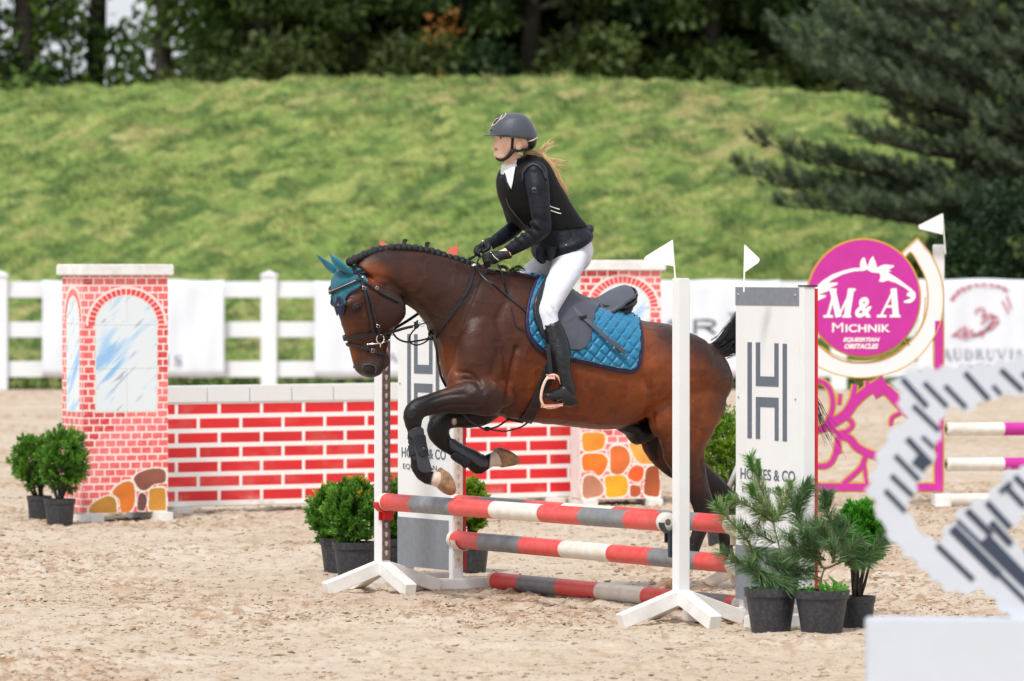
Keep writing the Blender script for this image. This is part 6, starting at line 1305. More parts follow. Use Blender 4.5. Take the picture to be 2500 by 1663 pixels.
seat = seat_mesh([cs(455, 350, .03, .05), cs(480, 370, .07, .12), cs(540, 420, .10, .16), cs(640, 452, .13, .14), cs(740, 500, .155, .10), cs(840, 525, .175, .07), cs(930, 505, .18, .05), cs(1010, 455, .165, .05), cs(1080, 425, .13, .05), cs(1115, 440, .07, .04)], 0, .022)
obj('seat', union([seat], .006, 4), M_saddle, sad)
obj('cantle', union([loft(HF, [(*cC(1112, 425), *cC(1085, 560), .10), (*cC(1122, 440), *cC(1100, 575), .115), (*cC(1126, 470), *cC(1110, 590), .09)], 3, 20), loft(HF, [(*cC(830, 560), *cC(830, 610), .15), (*cC(930, 560), *cC(930, 640), .165), (*cC(1040, 520), *cC(1030, 640), .16), (*cC(1110, 500), *cC(1100, 600), .12)], 4, 22)], .007, 4), M_saddleblack, sad)
for v in (.085, -.085):
    obj('panel', union([loft(HF, [(*cC(820, 640), *cC(820, 672), .05, v), (*cC(900, 610), *cC(900, 682), .065, v), (*cC(1000, 600), *cC(1000, 690), .065, v), (*cC(1090, 575), *cC(1080, 675), .06, v), (*cC(1128, 570), *cC(1122, 630), .04, v)], 4, 18)], .006, 3), M_saddleblack, sad)
skirt = [tuple(p) for p in cr([cC(*q) for q in [(640, 480), (650, 535), (740, 548), (860, 585), (960, 585), (1060, 575), (1000, 560), (900, 545), (780, 500), (700, 440), (660, 430)]], 3, True)]
sk_ = MB(); 
air_strap(HF, [(*cC(640, 500), .185), (*cC(650, 560), .215), (*cC(690, 610), .24), (*cC(760, 668), .27), (*cC(850, 745), .305), (*cC(950, 835), .335), (*cC(1030, 900), .345), (*cC(1090, 950), .345)], 9.5, .005).build('stirrup_leather', M_saddle, sad)
air_strap(HF, [(*cC(740, 675), .275), (*cC(790, 665), .28)], 6, .012).build('keeper', M_saddleblack, sad)
air_strap(HF, [(*cC(492, 880), .335), (*cC(500, 960), .345), (*cC(508, 1050), .35), (*cC(516, 1125), .35)], 11, .006).build('stirrup_leather', M_leather, sad)
# stirrup iron
def iron(v, par=sad):
    b = MB(); P = [HF.pt(*cC(x, y), v) for x, y in [(450, 1330), (442, 1290), (452, 1220), (478, 1155), (510, 1122), (550, 1118), (585, 1150), (606, 1220), (614, 1290), (606, 1330), (560, 1358), (500, 1366), (465, 1352), (450, 1330)]]
    b.tube([Vector(q) for q in cr([tuple(q) for q in P], 4)], .0072, 8); b.box(HF.pt(*cC(525, 1348), v), HF.d*.046+UP*.003, HF.n*.026, UP*.006, .002); b.box(HF.pt(*cC(515, 1130), v), HF.d*.018, HF.n*.008, UP*.010, .003); o = b.build('stirrup', M_rose, par); return o
iron(.355); iron(-.355)
# ================================================= THE RIDER
def LU(c, *pts): return [(*c(p[0], p[1]), p[2], p[3], p[4]) for p in pts]
torso = S2(cB, (500, 640, 660, 520, .06), (450, 670, 755, 545, .125), (440, 740, 828, 625, .152), (447, 820, 886, 745, .152), (475, 900, 940, 835, .143), (515, 980, 995, 935, .134), (575, 1060, 1055, 1025, .128), (640, 1130, 1120, 1085, .135), (700, 1190, 1150, 1140, .145))
narm_u = LU(cB, (735, 640, 26, .15, .052), (750, 740, 27, .175, .052), (768, 860, 25.5, .19, .048), (785, 980, 23, .20, .045), (800, 1080, 21, .20, .042), (800, 1140, 20, .20, .041))
narm_f = LU(cB, (805, 1120, 21, .20, .041), (780, 1165, 20, .195, .040), (700, 1215, 19, .175, .038), (610, 1270, 17, .15, .034), (540, 1310, 15, .125, .031), (488, 1336, 14, .107, .029))
farm_u = LU(cB, (560, 680, 26, -.15, .052), (545, 800, 27, -.18, .05), (545, 920, 26, -.195, .047), (560, 1030, 23, -.195, .043), (575, 1090, 21, -.19, .041))
farm_f = LU(cB, (585, 1080, 21, -.19, .041), (560, 1120, 20, -.18, .040), (490, 1175, 19, -.15, .038), (420, 1225, 17, -.12, .034), (370, 1258, 15, -.10, .030), (335, 1285, 14, -.09, .029))
nleg = LU(cC, (682, 140, 27, .07, .09), (668, 225, 33, .11, .095), (625, 330, 33, .165, .088), (570, 440, 29, .205, .075), (515, 560, 25.5, .235, .064), (490, 625, 24, .25, .060), (500, 690, 21, .262, .055), (520, 760, 21, .275, .052))
nboot = LU(cC, (508, 715, 20.5, .268, .056), (540, 790, 24, .285, .058), (572, 880, 25.5, .305, .058), (592, 960, 22.5, .325, .052), (605, 1050, 18.5, .34, .045), (622, 1130, 16, .35, .040), (645, 1210, 16, .352, .040), (660, 1255, 15, .352, .038))
def scale_r(P, k): return [(p[0], p[1], p[2]*k, p[3], p[4]*k) for p in P]
RF = HF
HDF = Frame(9, .035, 30.47)
neckr = LU(cU, (560, 700, 17, .0, .052), (545, 800, 16.5, .0, .050), (540, 900, 17.5, .0, .054), (560, 1000, 20, 0, .07))
face = S2(cU, (300, 330, 850, 330, .072), (294, 400, 868, 420, .077), (300, 450, 860, 500, .076), (292, 490, 840, 560, .073), (284, 540, 770, 610, .066), (288, 590, 700, 645, .058), (292, 640, 630, 680, .050), (297, 690, 560, 722, .042), (300, 735, 510, 765, .038), (330, 780, 450, 790, .022))
nose = loft(HDF, S2(cU, (300, 440, 330, 450, .008), (284, 480, 330, 490, .011), (268, 520, 320, 530, .014), (252, 548, 320, 560, .017), (262, 572, 320, 580, .014), (280, 585, 320, 592, .006)), 3, 12)
hp = lambda x, y, v: HDF.pt(*cU(x, y), v)
Hm = Matrix((HDF.d, HDF.n, UP)).transposed()
lips = [ellv(hp(294, 612, 0), .0065, .015, .0055, Hm, 8), ellv(hp(296, 646, 0), .006, .013, .006, Hm, 8), ellv(hp(312, 705, 0), .014, .020, .014, Hm, 8), ellv(hp(318, 425, .03), .012, .022, .007, Hm, 8), ellv(hp(318, 425, -.03), .012, .022, .007, Hm, 8)]
ears = []
for s_ in (1, -1): ears += [ellv(hp(645, 555, s_*.073), .019, .008, .031, Hm, 10), ellv(hp(625, 610, s_*.070), .010, .007, .012, Hm, 8)]
def leg_far(P, g=0): v, f = mirror(HF, limb(HF, P, 4, 16, 2.0, g)); return v, f
hands_guess = LU(cB, (500, 1330, 12, .11, .024), (440, 1355, 11, .10, .024), (380, 1390, 9, .09, .022)); hands_far = LU(cB, (370, 1260, 12, -.10, .024), (320, 1290, 11, -.08, .024), (280, 1330, 9, -.06, .02))
pelvis = [ellv(HF.pt(*cC(690, 150), 0), .14, .13, .13, RMt, 14)]
body = union([loft(HDF, face, 5, 28, 2.15), nose]+lips+ears+[limb(HF, neckr, 4, 18), loft(HF, torso, 4, 22, 2.3, -.012, -.006)]+[limb(HF, scale_r(q, .82)) for q in (narm_u, narm_f, farm_u, farm_f, hands_guess, hands_far, nleg, nboot)]+[leg_far(scale_r(q, .82)) for q in (nleg, nboot)]+[ellv(HF.pt(*cC(675, 150), 0), .09, .11, .10, RMt, 12)], .0030, 6)
bc_ = coords(body); bx_, by_ = proj(bc_); skin = np.array(lin((240, 200, 178))); c = np.tile(skin, (len(bc_), 1))
def bl2(x, y, rx, ry, s=.6): X, Y = cU(x, y); return 1-sm(np.hypot((bx_-X)/rx, (by_-Y)/ry), 1-s, 1+s*.5)
c = mixc(c, lin((226, 150, 130)), .28*bl2(430, 600, 11, 11)); c = mixc(c, lin((206, 122, 116)), .7*bl2(296, 630, 5.2, 5.0, .4)); c = mixc(c, lin((222, 150, 130)), .5*bl2(262, 550, 6, 5))
set_col(body, c)
M_skin = mat('skin', (.8, .5, .4), .5, .02, 20, attr=True, sss=.15, spec=.35)
person = tag(obj('person', body, M_skin), 'person in black jacket, grey helmet and white breeches riding the bay horse, leaning forward', 'person')
pbvh = bvh_of(body)
b = MB(); p, nn = hit(pbvh, *cU(392, 462), -.0035); b.ell(p, .0085, .008, .0055, 8, Hm); b.build('eye', mat('eye_white', (.75, .72, .7), .3), person, True)
b = MB(); p, nn = hit(pbvh, *cU(386, 463), .001); b.ell(p, .0060, .0045, .0062, 8, Hm); b.build('iris', mat('iris', lin((60, 40, 30)), .2, coat=1), person, True)
strap(pbvh, [cU(358, 452), cU(380, 443), cU(408, 450), cU(420, 462)], 1.2, .0, .0015, 4).build('eyelash', mat('lash', lin((60, 38, 30)), .6), person)
strap(pbvh, [cU(345, 432), cU(375, 424), cU(425, 436)], 1.5, .0, .0015, 4).build('eyebrow', mat('brow', lin((130, 88, 60)), .8), person)
strap(pbvh, [cU(286, 629), cU(305, 628), cU(335, 636)], 1.5, .0003, .0012, 4).build('mouth', mat('mouth_dark', lin((120, 44, 48)), .5), person)
strap(pbvh, [cU(600, 560), cU(622, 520), cU(665, 515), cU(688, 560), cU(660, 610), cU(625, 620)], 2.2, .0, .0035, 5).build('ear_rim', mat('ear_skin', lin((228, 172, 148)), .5), person)
b = MB(); p, nn = hit(pbvh, *cU(588, 612), .004); b.ell(p, .003, .003, .003, 6); b.build('earring', M_gold, person, True)
# shirt collar
M_shirt = mat('white_shirt', lin((238, 238, 242)), .7, .05, 20, .2, 50)
sh = union([limb(HF, LU(cU, (530, 850, 19, 0, .062), (525, 960, 21, 0, .07), (545, 1060, 24, 0, .085), (560, 1200, 26, 0, .09)), 4, 18)], .005, 3)
shirt = obj('shirt', sh, M_shirt, person)
# jacket
M_jacket = mat('navy_black_jacket', lin((16, 20, 32)), .55, .25, 10, .6, 15, spec=.3); M_vest = mat('black_vest', lin((9, 10, 13)), .7, .2, 16, .2, 30, spec=.25)
sleeve_folds = [ellv(HF.pt(*cB(738, 655), .145), .062, .058, .066, RMt, 12), ellv(HF.pt(*cB(560, 700), -.145), .06, .055, .065, RMt, 12)]
for x, y, v, r_, ax in [(762, 1095, .20, 21, .043), (740, 1120, .20, 20, .044), (700, 1190, .18, 20.5, .041), (655, 1225, .165, 19.5, .038), (600, 1260, .15, 18.2, .036), (560, 1290, .13, 16.6, .033)]:
    p = HF.pt(*cB(x, y), v); sleeve_folds.append(ellv(p, .012, ax, r_*p.y/FPX*1.02, Matrix((HF.d*.8+UP*.6, HF.n, UP*.8-HF.d*.6)).transposed(), 10))
skirt_ = S2(cB, (640, 1110, 1120, 1060, .137), (705, 1200, 1150, 1130, .155), (740, 1290, 1180, 1150, .172), (750, 1350, 1195, 1170, .185), (775, 1400, 1190, 1205, .18), (800, 1415, 1178, 1222, .172))
tail_ = loft(HF, S2(cB, (1120, 1110, 1150, 1200, .10), (1170, 1105, 1185, 1190, .09), (1204, 1092, 1200, 1150, .06), (1208, 1092, 1204, 1120, .02)), 3, 16); tail2 = loft(HF, S2(cB, (1150, 1190, 1170, 1250, .06), (1190, 1195, 1195, 1245, .05), (1220, 1240, 1222, 1256, .02)), 3, 14)
jk = union([loft(HF, torso, 5, 28, 2.3), limb(HF, narm_u, 4, 20), limb(HF, narm_f, 4, 20), limb(HF, farm_u, 4, 20), limb(HF, farm_f, 4, 20), loft(HF, skirt_, 4, 26, 2.2), tail_, tail2]+sleeve_folds, .005, 4)
jc = coords(jk)
nz = fbm(jc[:, 0]*9, jc[:, 1]*9, jc[:, 2]*14, 3, 5)-.5; nrm = np.empty(len(jk.vertices)*3); jk.vertices.foreach_get('normal', nrm); jc2 = jc+nrm.reshape(-1, 3)*(nz*.011)[:, None]; jk.vertices.foreach_set('co', jc2.ravel()); jk.update()
jacket = obj('jacket', jk, M_jacket, person)
# front flap of the jacket hanging by the pommel
obj('jacket_flap', union([loft(HF, [(*cB(745, 1270), *cB(830, 1290), .012, .10), (*cB(738, 1340), *cB(838, 1340), .016, .11), (*cB(742, 1395), *cB(836, 1380), .016, .12), (*cB(770, 1430), *cB(828, 1425), .014, .12), (*cB(795, 1442), *cB(815, 1440), .008, .12)], 4, 16), loft(HF, [(*cB(840, 1290), *cB(930, 1290), .014, .15), (*cB(842, 1360), *cB(905, 1360), .014, .16), (*cB(848, 1400), *cB(880, 1410), .012, .16), (*cB(858, 1420), *cB(870, 1420), .006, .16)], 4, 14)], .004, 3), M_jacket, jacket)
# protective vest over the jacket
tv = S2(cB, (520, 600, 655, 495, .075), (470, 640, 760, 520, .135), (445, 720, 835, 610, .150), (448, 810, 898, 735, .150), (470, 890, 955, 825, .150), (505, 975, 1012, 925, .150), (563, 1060, 1075, 1020, .147), (640, 1125, 1128, 1085, .146), (690, 1160, 1148, 1118, .146))
vm = union([loft(HF, tv, 5, 30, 2.3, .007, .002), limb(HF, LU(cU, (640, 760, 22, 0, .075), (650, 860, 24, 0, .10), (660, 960, 26, 0, .13)), 3, 18)], .005, 3)
vest = obj('vest', vm, M_vest, jacket); vbvh = bvh_of(vm, jk)
shp = [cU(*q) for q in [(432, 900), (425, 960), (470, 1030), (490, 1120), (540, 1215), (560, 1130), (575, 1020), (600, 880), (625, 780), (560, 850), (480, 940)]]
obj('shirt_front', drape(vbvh, shp, .003, .004, 1.6, None, None, lambda x, y: HF.pt(x, y, .05)), M_shirt, shirt)
obj('lapel', drape(vbvh, [cU(*q) for q in [(455, 985), (430, 1040), (470, 1120), (500, 1230), (530, 1225), (490, 1120), (468, 1030)]], .006, .004, 1.6), M_jacket, jacket)
ob = [cU(*q) for q in [(860, 835), (930, 860), (1000, 930), (1045, 1010), (1050, 1090), (1020, 1060), (985, 960), (920, 890), (850, 865), (780, 910), (720, 1000), (705, 1120), (690, 1080), (690, 980), (740, 890), (800, 845)]]
obj('armhole_binding', drape(vbvh, ob, .002, .005, 1.6), mat('binding', lin((34, 35, 40)), .6), vest)
strap(vbvh, [cB(490, 870), cB(510, 930), cB(560, 1000), cB(620, 1070), cB(660, 1110), cB(695, 1150)], 2.2, .003, .003, 5).build('zip', mat('zip', lin((70, 72, 80)), .35), vest)
strap(vbvh, [cS(380, 380), cS(410, 420), cS(430, 460)], 2.6, .004, .002, 3).build('red_mark', mat('red_mark', lin((150, 50, 56)), .6), vest)
for P in ([(862, 940), (900, 952), (943, 967)], [(868, 975), (910, 990), (957, 1004)]): strap(vbvh, [cB(*q) for q in P], 2.4, .003, .002, 4).build('reflective_stripe', M_flagw, vest)
strap(vbvh, [cS(1090, 375), cS(1150, 470), cS(1230, 610), cS(1310, 730)], .8, .001, .001, 4).build('seam', M_vest, jacket)
b = MB(); p, nn = hit(vbvh, *cS(1120, 775), .003); b.ell(p, .003, .003, .003, 6); b.build('button', M_metal, jacket, True)
mk = MB(); mkp = [cB(x, y) for x, y in [(705, 795), (715, 775), (735, 772), (748, 790), (745, 800), (732, 790), (720, 798)]]
obj('sleeve_emblem', drape(vbvh, mkp, .0015, .001, 1.2), mat('emblem_grey', lin((84, 88, 98)), .6), jacket)
for x in (712, 724, 736, 750): strap(vbvh, [cB(x, 806), cB(x+3, 822)], .9, .0015, .001, 2).build('sleeve_mark', MATS['emblem_grey'], jacket)
# breeches
M_breech = mat('white_breeches', lin((218, 220, 232)), .62, .03, 12, .28, 22, sheen=.2)
br_parts = [limb(HF, nleg, 5, 22), leg_far(nleg), ellv(HF.pt(*cC(672, 165), 0), .105, .14, .12, RMt, 14)]
for x, y, v, ax in [(500, 600, .258, .062), (520, 620, .256, .06), (480, 655, .262, .058)]:
    p = HF.pt(*cC(x, y), v); br_parts.append(ellv(p, .010, ax, .058, Matrix((HF.d*.9+UP*.4, HF.n, UP*.9-HF.d*.4)).transposed(), 10))
brm = union(br_parts, .006, 5); bc2 = coords(brm); q_ = fbm(bc2[:, 0]*8, bc2[:, 1]*8, bc2[:, 2]*12, 3, 15)-.5; nrm = np.empty(len(brm.vertices)*3); brm.vertices.foreach_get('normal', nrm); brm.vertices.foreach_set('co', (bc2+nrm.reshape(-1, 3)*(q_*.007)[:, None]).ravel()); brm.update()
breeches = obj('breeches', brm, M_breech, person)
# tall boots
M_tall = mat('tall_boot_leather', lin((20, 21, 24)), .33, .15, 20, .35, 26)
foot = S2(cC, (625, 1195, 700, 1330, .036, .352), (570, 1215, 640, 1335, .038, .356), (520, 1235, 570, 1325, .040, .358), (480, 1245, 510, 1310, .040, .36), (457, 1262, 472, 1300, .030, .36), (452, 1275, 456, 1290, .012, .36))
heel = S2(cC, (640, 1250, 610, 1350, .034, .352), (690, 1255, 660, 1360, .034, .352), (705, 1290, 700, 1350, .030, .352), (714, 1320, 712, 1340, .02, .352))
for fr_ in (False, True):
    pr = [limb(HF, nboot, 4, 22), loft(HF, foot, 4, 18, 2.5), loft(HF, heel, 3, 16, 2.6)]
    if fr_: pr = [mirror(HF, q) for q in pr]
    bm_o = union(pr, .005, 4); c_ = coords(bm_o); q_ = fbm(c_[:, 0]*12, c_[:, 1]*12, c_[:, 2]*22, 3, 25)-.5; nrm = np.empty(len(bm_o.vertices)*3); bm_o.vertices.foreach_get('normal', nrm); bm_o.vertices.foreach_set('co', (c_+nrm.reshape(-1, 3)*(q_*.006)[:, None]).ravel()); bm_o.update()
    bo = obj('riding_boot', bm_o, M_tall, person)
    if not fr_:
        tb = bvh_of(bm_o); strap(tb, [cC(458, 735), cC(500, 745), cC(545, 705), cC(580, 690)], 4.5, .002, .003, 4).build('boot_top', mat('boot_trim', lin((28, 34, 60)), .5), bo)
        strap(tb, [cC(585, 690), cC(605, 715), cC(620, 745), (cC(626, 770))], 1.6, .004, .004, 4).build('zip', M_metal, bo)
        strap(tb, [cC(440, 1328), cC(520, 1310), cC(600, 1295)], 2.5, .012, .004, 4).build('stirrup_band', M_black, bo)
# gloves with five fingers
M_glove = mat('black_glove', lin((16, 16, 19)), .65, .25, 40, .35, 60)
def finger(P, r0, r1): 
    Q = [Vector(p) for p in cr([tuple(p) for p in P], 4)]; b = MB(); n = len(Q); b.tube(Q, [lerp(r0, r1, i/(n-1)) for i in range(n)], 10); e = MB(); e.v = b.v; e.f = b.f; e.ell(Q[-1], r1, r1, r1, 6); e.ell(Q[0], r0, r0, r0, 6); return e.v, e.f
wv = lambda x, y, v: HF.pt(*cW(x, y), v)
def glove_near():
    pr = [limb(HF, LU(cW, (1180, 680, 11, .115, .028), (1080, 690, 11.5, .11, .028), (960, 710, 11.5, .105, .027), (850, 750, 12.5, .10, .026), (740, 800, 13.5, .095, .024), (660, 830, 12.5, .09, .022), (600, 850, 10, .088, .020)), 4, 16)]
    pr += [finger([wv(690, 690, .10), wv(590, 690, .105), wv(500, 720, .10), wv(450, 770, .08), wv(470, 830, .06)], .0095, .0075), finger([wv(650, 760, .115), wv(560, 770, .12), wv(490, 810, .11), wv(470, 870, .085), wv(520, 900, .065)], .0095, .0078),
           finger([wv(640, 850, .12), wv(560, 860, .125), wv(500, 900, .11), wv(500, 960, .085), wv(560, 970, .065)], .0092, .0075), finger([wv(690, 920, .115), wv(620, 930, .12), wv(560, 970, .11), wv(570, 1010, .085), wv(620, 1005, .07)], .0085, .0068),
           finger([wv(860, 660, .085), wv(740, 640, .07), wv(620, 660, .06), wv(520, 700, .058), wv(440, 690, .06)], .0105, .0078)]
    return pr
def glove_far():
    pr = [limb(HF, LU(cW, (760, 420, 13, -.10, .028), (680, 370, 13.5, -.095, .028), (590, 380, 13, -.09, .027), (500, 440, 12.5, -.08, .025), (420, 520, 12, -.07, .023), (350, 590, 10.5, -.06, .020)), 4, 16)]
    pr += [finger([wv(600, 430, -.05), wv(590, 520, -.035), wv(520, 570, -.03), wv(450, 600, -.03), wv(420, 600, -.035)], .0125, .0088), finger([wv(430, 450, -.06), wv(340, 450, -.055), wv(270, 510, -.05), wv(240, 590, -.05), wv(260, 650, -.055)], .010, .008),
           finger([wv(400, 510, -.05), wv(300, 530, -.04), wv(250, 620, -.035), wv(280, 700, -.045), wv(340, 720, -.055)], .010, .008), finger([wv(420, 560, -.04), wv(340, 600, -.03), wv(310, 680, -.03), wv(350, 740, -.04)], .0095, .0078),
           finger([wv(400, 480, -.08), wv(300, 470, -.085), wv(230, 540, -.085), wv(220, 640, -.08), wv(260, 690, -.07)], .0095, .0075), finger([wv(250, 690, -.05), wv(190, 750, -.045), wv(110, 790, -.04), wv(80, 800, -.04)], .005, .010)]
    return pr
g1 = union(glove_near(), .0026, 2); gn = obj('glove', g1, M_glove, person); g2 = union(glove_far(), .0026, 2); obj('glove', g2, M_glove, person)
gb = bvh_of(g1); strap(gb, [cW(630, 590), cW(680, 670), cW(760, 760), cW(850, 830), cW(930, 885)], 1.5, .001, .0015, 4).build('white_piping', M_flagw, gn)
strap(gb, [cW(1150, 620), cW(1180, 660), cW(1200, 715)], 1.6, .001, .001, 3).build('wrist_skin', mat('wrist_skin', lin((236, 170, 140)), .5), gn)
b = MB(); p = wv(440, 335, -.045); b.tube([p+Vector((.006*cos(a), 0, .003*sin(a)+.0)) for a in np.linspace(0, 2*pi, 16)], .0022, 6); whip = MB()
wh = MB(); wh.tube([wv(440, 335, -.045), wv(420, 450, -.05), wv(400, 600, -.06)], .006, 8); wb = wh.build('whip', M_black, None, True); tag(wb, 'short black whip held in the far glove of the rider', 'whip'); obj('whip_cap', b.me(True), M_metal, wb)
# rein held in hands
air_strap(HF, [(*cW(590, 1000), .10), (*cW(480, 1220), .115), (*cW(370, 1400), .13), (*cW(280, 1568), .14)], 2.2, .003).build('rein', M_leather, bridle)
air_strap(HF, [(*cW(440, 720), .06), (*cW(340, 790), .06), (*cW(285, 900), .08), (*cW(290, 1040), .10), (*cW(340, 1180), .125), (*cW(430, 1290), .145), (*cW(560, 1400), .165), (*cW(700, 1480), .18)], 3, .003).build('rein', M_leather, bridle)
air_strap(HF, [(*cW(840, 960), .10), (*cW(900, 1040), .12), (*cW(960, 1260), .15), (*cW(1000, 1480), .18)], 3.2, .003).build('rein', M_leather, bridle)
# helmet
M_helm = mat('helmet_grey', lin((66, 70, 80)), .52, .08, 30, .05, 300, sheen=.2); M_helmtrim = mat('helmet_trim', lin((226, 214, 198)), .3)
dome = S2(cU, (540, 93, 600, 95, .018), (440, 112, 705, 118, .058), (350, 160, 785, 175, .088), (285, 220, 845, 250, .103), (240, 290, 885, 330, .112), (218, 350, 903, 400, .116), (206, 405, 908, 460, .117), (205, 428, 905, 492, .115), (225, 436, 895, 505, .110))
hl = union([loft(HDF, dome, 5, 36, 2.1)], .0035, 4)
helm = tag(obj('helmet', hl, M_helm, person))
back = union([loft(HDF, S2(cU, (690, 480, 900, 480, .092), (715, 520, 893, 530, .086), (745, 570, 885, 575, .072), (775, 610, 860, 615, .05)), 4, 24, 2.3)], .004, 3); obj('helmet_back', back, mat('helmet_cradle', lin((40, 41, 46)), .5), helm)
vz = union([loft(HDF, S2(cU, (560, 418, 560, 440, .116), (460, 408, 460, 436, .118), (340, 404, 340, 434, .114), (240, 410, 240, 436, .100), (165, 418, 165, 438, .074), (120, 424, 120, 437, .042), (106, 430, 106, 434, .012)), 4, 24, 2.4)], .003, 2); obj('visor', vz, M_helm, helm)
hb = bvh_of(hl); hb2 = bvh_of(hl, back)
strap(hb2, [cU(690, 488), cU(740, 502), cU(800, 506), cU(860, 490), cU(905, 462)], 2.2, .001, .004, 5).build('rim_piping', M_helmtrim, helm)
strap(hb, [cU(248, 300), cU(262, 262), cU(290, 215), cU(340, 165), cU(400, 125), cU(455, 108)], 1.6, .001, .003, 5).build('front_trim', M_helmtrim, helm); strap(hb, [cU(255, 290), cU(300, 265), cU(340, 225), cU(380, 175), cU(400, 130)], 1.6, .001, .003, 5).build('front_trim', M_helmtrim, helm)
strap(hb, [cU(275, 255), cU(310, 235), cU(345, 200), cU(335, 190), cU(295, 215), cU(275, 250)], 1.2, .001, .003, 4).build('front_vent', mat('vent_dark', lin((30, 30, 34)), .6), helm)
for x, y, r_ in ((570, 376, .0022), (240, 350, .006)): b = MB(); p, nn = hit(hb, *cU(x, y), .0); b.ell(p, r_, r_, r_, 8); b.build('rivet', M_black, helm, True)
M_harn = mat('harness_webbing', lin((20, 20, 23)), .7)
strap(pbvh, [cU(552, 440), cU(550, 520), cU(543, 600), cU(545, 650)], 6.5, .002, .003, 4).build('harness', M_harn, helm)
b = MB(); cp = [hp(545, 650, .062), hp(520, 700, .056), hp(470, 750, .045), hp(410, 785, .028), hp(355, 778, .014), hp(325, 757, .004)]; b.tube([Vector(p) for p in cr([tuple(p) for p in cp], 4)], [.008, .010, .011, .0115, .011, .0105, .010, .010, .010, .009, .009, .009, .009, .009, .009, .009, .009, .009, .009, .008, .007], 8); 
cp2 = [HDF.mir(p) for p in cp]; b.tube([Vector(p) for p in cr([tuple(p) for p in cp2], 4)], .008, 8); b.build('chin_cup', M_harn, helm, True)
air_strap(HDF, [(*cU(548, 650), .066), (*cU(620, 655), .074), (*cU(700, 645), .068), (*cU(780, 635), .045), (*cU(850, 600), .02)], 7, .004).build('harness', M_harn, helm)
b = MB(); b.ell(hp(548, 662, .066), .013, .005, .013, 8, Hm); b.build('harness_clip', M_black, helm, True)
# hair
M_hum = mat('light_brown_hair', (.5, .3, .15), .45, attr=True, sheen=.1); HC = (lin((190, 138, 88)), lin((252, 218, 168)))
hu = lambda x, y, v: HF.pt(*cU(x, y), v)
hg = [[hu(740, 675, 0), hu(800, 680, .01), hu(880, 690, .02), hu(960, 730, .03), hu(1040, 800, .04), hu(1110, 880, .05), hu(1160, 980, .05), hu(1200, 1080, .05), hu(1240, 1180, .045), hu(1300, 1270, .04), hu(1335, 1350, .035)],
      [hu(740, 690, 0), hu(820, 710, .01), hu(900, 740, .02), hu(980, 800, .04), hu(1060, 880, .055), hu(1110, 960, .06), hu(1150, 1060, .06), hu(1200, 1170, .055), hu(1260, 1260, .05), hu(1320, 1345, .04)],
      [hu(740, 660, 0), hu(830, 670, .0), hu(920, 690, 0), hu(980, 640, 0), hu(1050, 570, 0), hu(1110, 520, 0), hu(1135, 470, 0)], [hu(760, 660, 0), hu(860, 680, .0), hu(960, 690, 0), hu(1030, 620, 0), hu(1100, 560, 0), hu(1160, 530, 0)],
      [hu(800, 680, 0), hu(940, 720, .0), hu(1060, 780, 0), hu(1180, 780, 0), hu(1260, 790, 0), hu(1300, 820, 0)], [hu(850, 690, 0), hu(980, 770, .0), hu(1120, 860, 0), hu(1250, 870, 0), hu(1380, 875, 0)], [hu(900, 720, 0), hu(1050, 850, .0), hu(1180, 820, 0), hu(1260, 800, 0), hu(1330, 880, 0)],
      [hu(1060, 880, .05), hu(1180, 950, .04), hu(1240, 1060, .04), hu(1240, 1150, .04), hu(1300, 1200, .03), hu(1330, 1130, .03)], [hu(930, 760, .06), hu(950, 830, .07), hu(1020, 870, .07), hu(1090, 960, .07), hu(1080, 1030, .07), hu(1150, 1110, .06), hu(1195, 1220, .06)]]
hair = strands(hg, 0, [230, 200, 18, 16, 12, 16, 12, 10, 18], 'hair', M_hum, person, .0016, .0115, 8, HC, 1.25, .004)
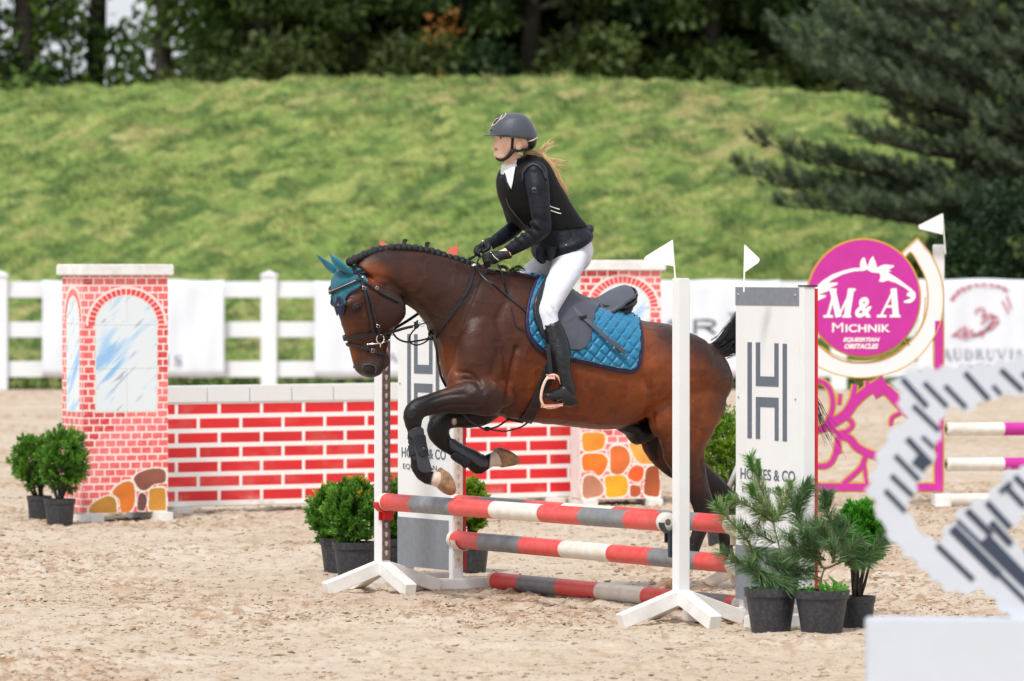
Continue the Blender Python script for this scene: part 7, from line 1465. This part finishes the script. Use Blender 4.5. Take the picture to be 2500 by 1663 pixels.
hg2 = [[hu(600, 470, .078), hu(680, 500, .082), hu(720, 560, .078), hu(745, 640, .05), hu(750, 680, .02)], [hu(585, 460, .078), hu(640, 480, .084), hu(700, 520, .082), hu(730, 600, .065), hu(748, 670, .03)], [hu(720, 500, .07), hu(760, 560, .065), hu(760, 620, .05), hu(755, 670, .02)]]
strands(hg2, 0, [70, 70, 60], 'hair', M_hum, person, .0011, .006, 9, (lin((90, 56, 36)), lin((170, 120, 76))), .8)
b = MB(); b.tube([hu(735, 672, 0), hu(755, 685, 0), hu(790, 692, .0)], [.014, .016, .013], 10); b.build('hair_tie', mat('hair_tie', lin((150, 60, 60)), .8), hair, True)
# ------------------------------------------------ mirrored pieces become parts of their own
def split_halves(o):
    me = o.data; bm = bmesh.new(); bm.from_mesh(me); bm.verts.ensure_lookup_table(); seen = set(); isl = []
    for v0 in bm.verts:
        if v0.index in seen: continue
        st, cur = [v0], []; seen.add(v0.index)
        while st:
            v = st.pop(); cur.append(v.index)
            for e in v.link_edges:
                w_ = e.other_vert(v)
                if w_.index not in seen: seen.add(w_.index); st.append(w_)
        isl.append(set(cur))
    bm.free()
    if len(isl) < 2: return
    kids = [c for c in bpy.data.objects if c.parent == o]
    for i, s_ in enumerate(isl):
        b2 = bmesh.new(); b2.from_mesh(me); b2.verts.ensure_lookup_table()
        bmesh.ops.delete(b2, geom=[v for v in b2.verts if v.index not in s_], context='VERTS')
        m2 = bpy.data.meshes.new(o.name); b2.to_mesh(m2); b2.free()
        for m in me.materials: m2.materials.append(m)
        if i == 0: first = m2
        else:
            n = o.copy(); n.data = m2; COL.objects.link(n)
    o.data = first
for o in list(bpy.data.objects):
    if o.type == 'MESH' and o.name.split('.')[0] in ('eye', 'nostril', 'nostril_rim', 'eyelid', 'cheekpiece', 'throat_lash', 'noseband', 'flash_strap', 'headpiece', 'browband', 'browband_beads', 'knee_roll', 'flap', 'screw', 'mouth_line', 'wrist_skin') and o.parent and o.name != 'screw_': split_halves(o)
for o in bpy.data.objects:
    if 'label' in o.keys() and len(o['label'].split()) > 16: print('LONG', len(o['label'].split()), o.name, o['label'])
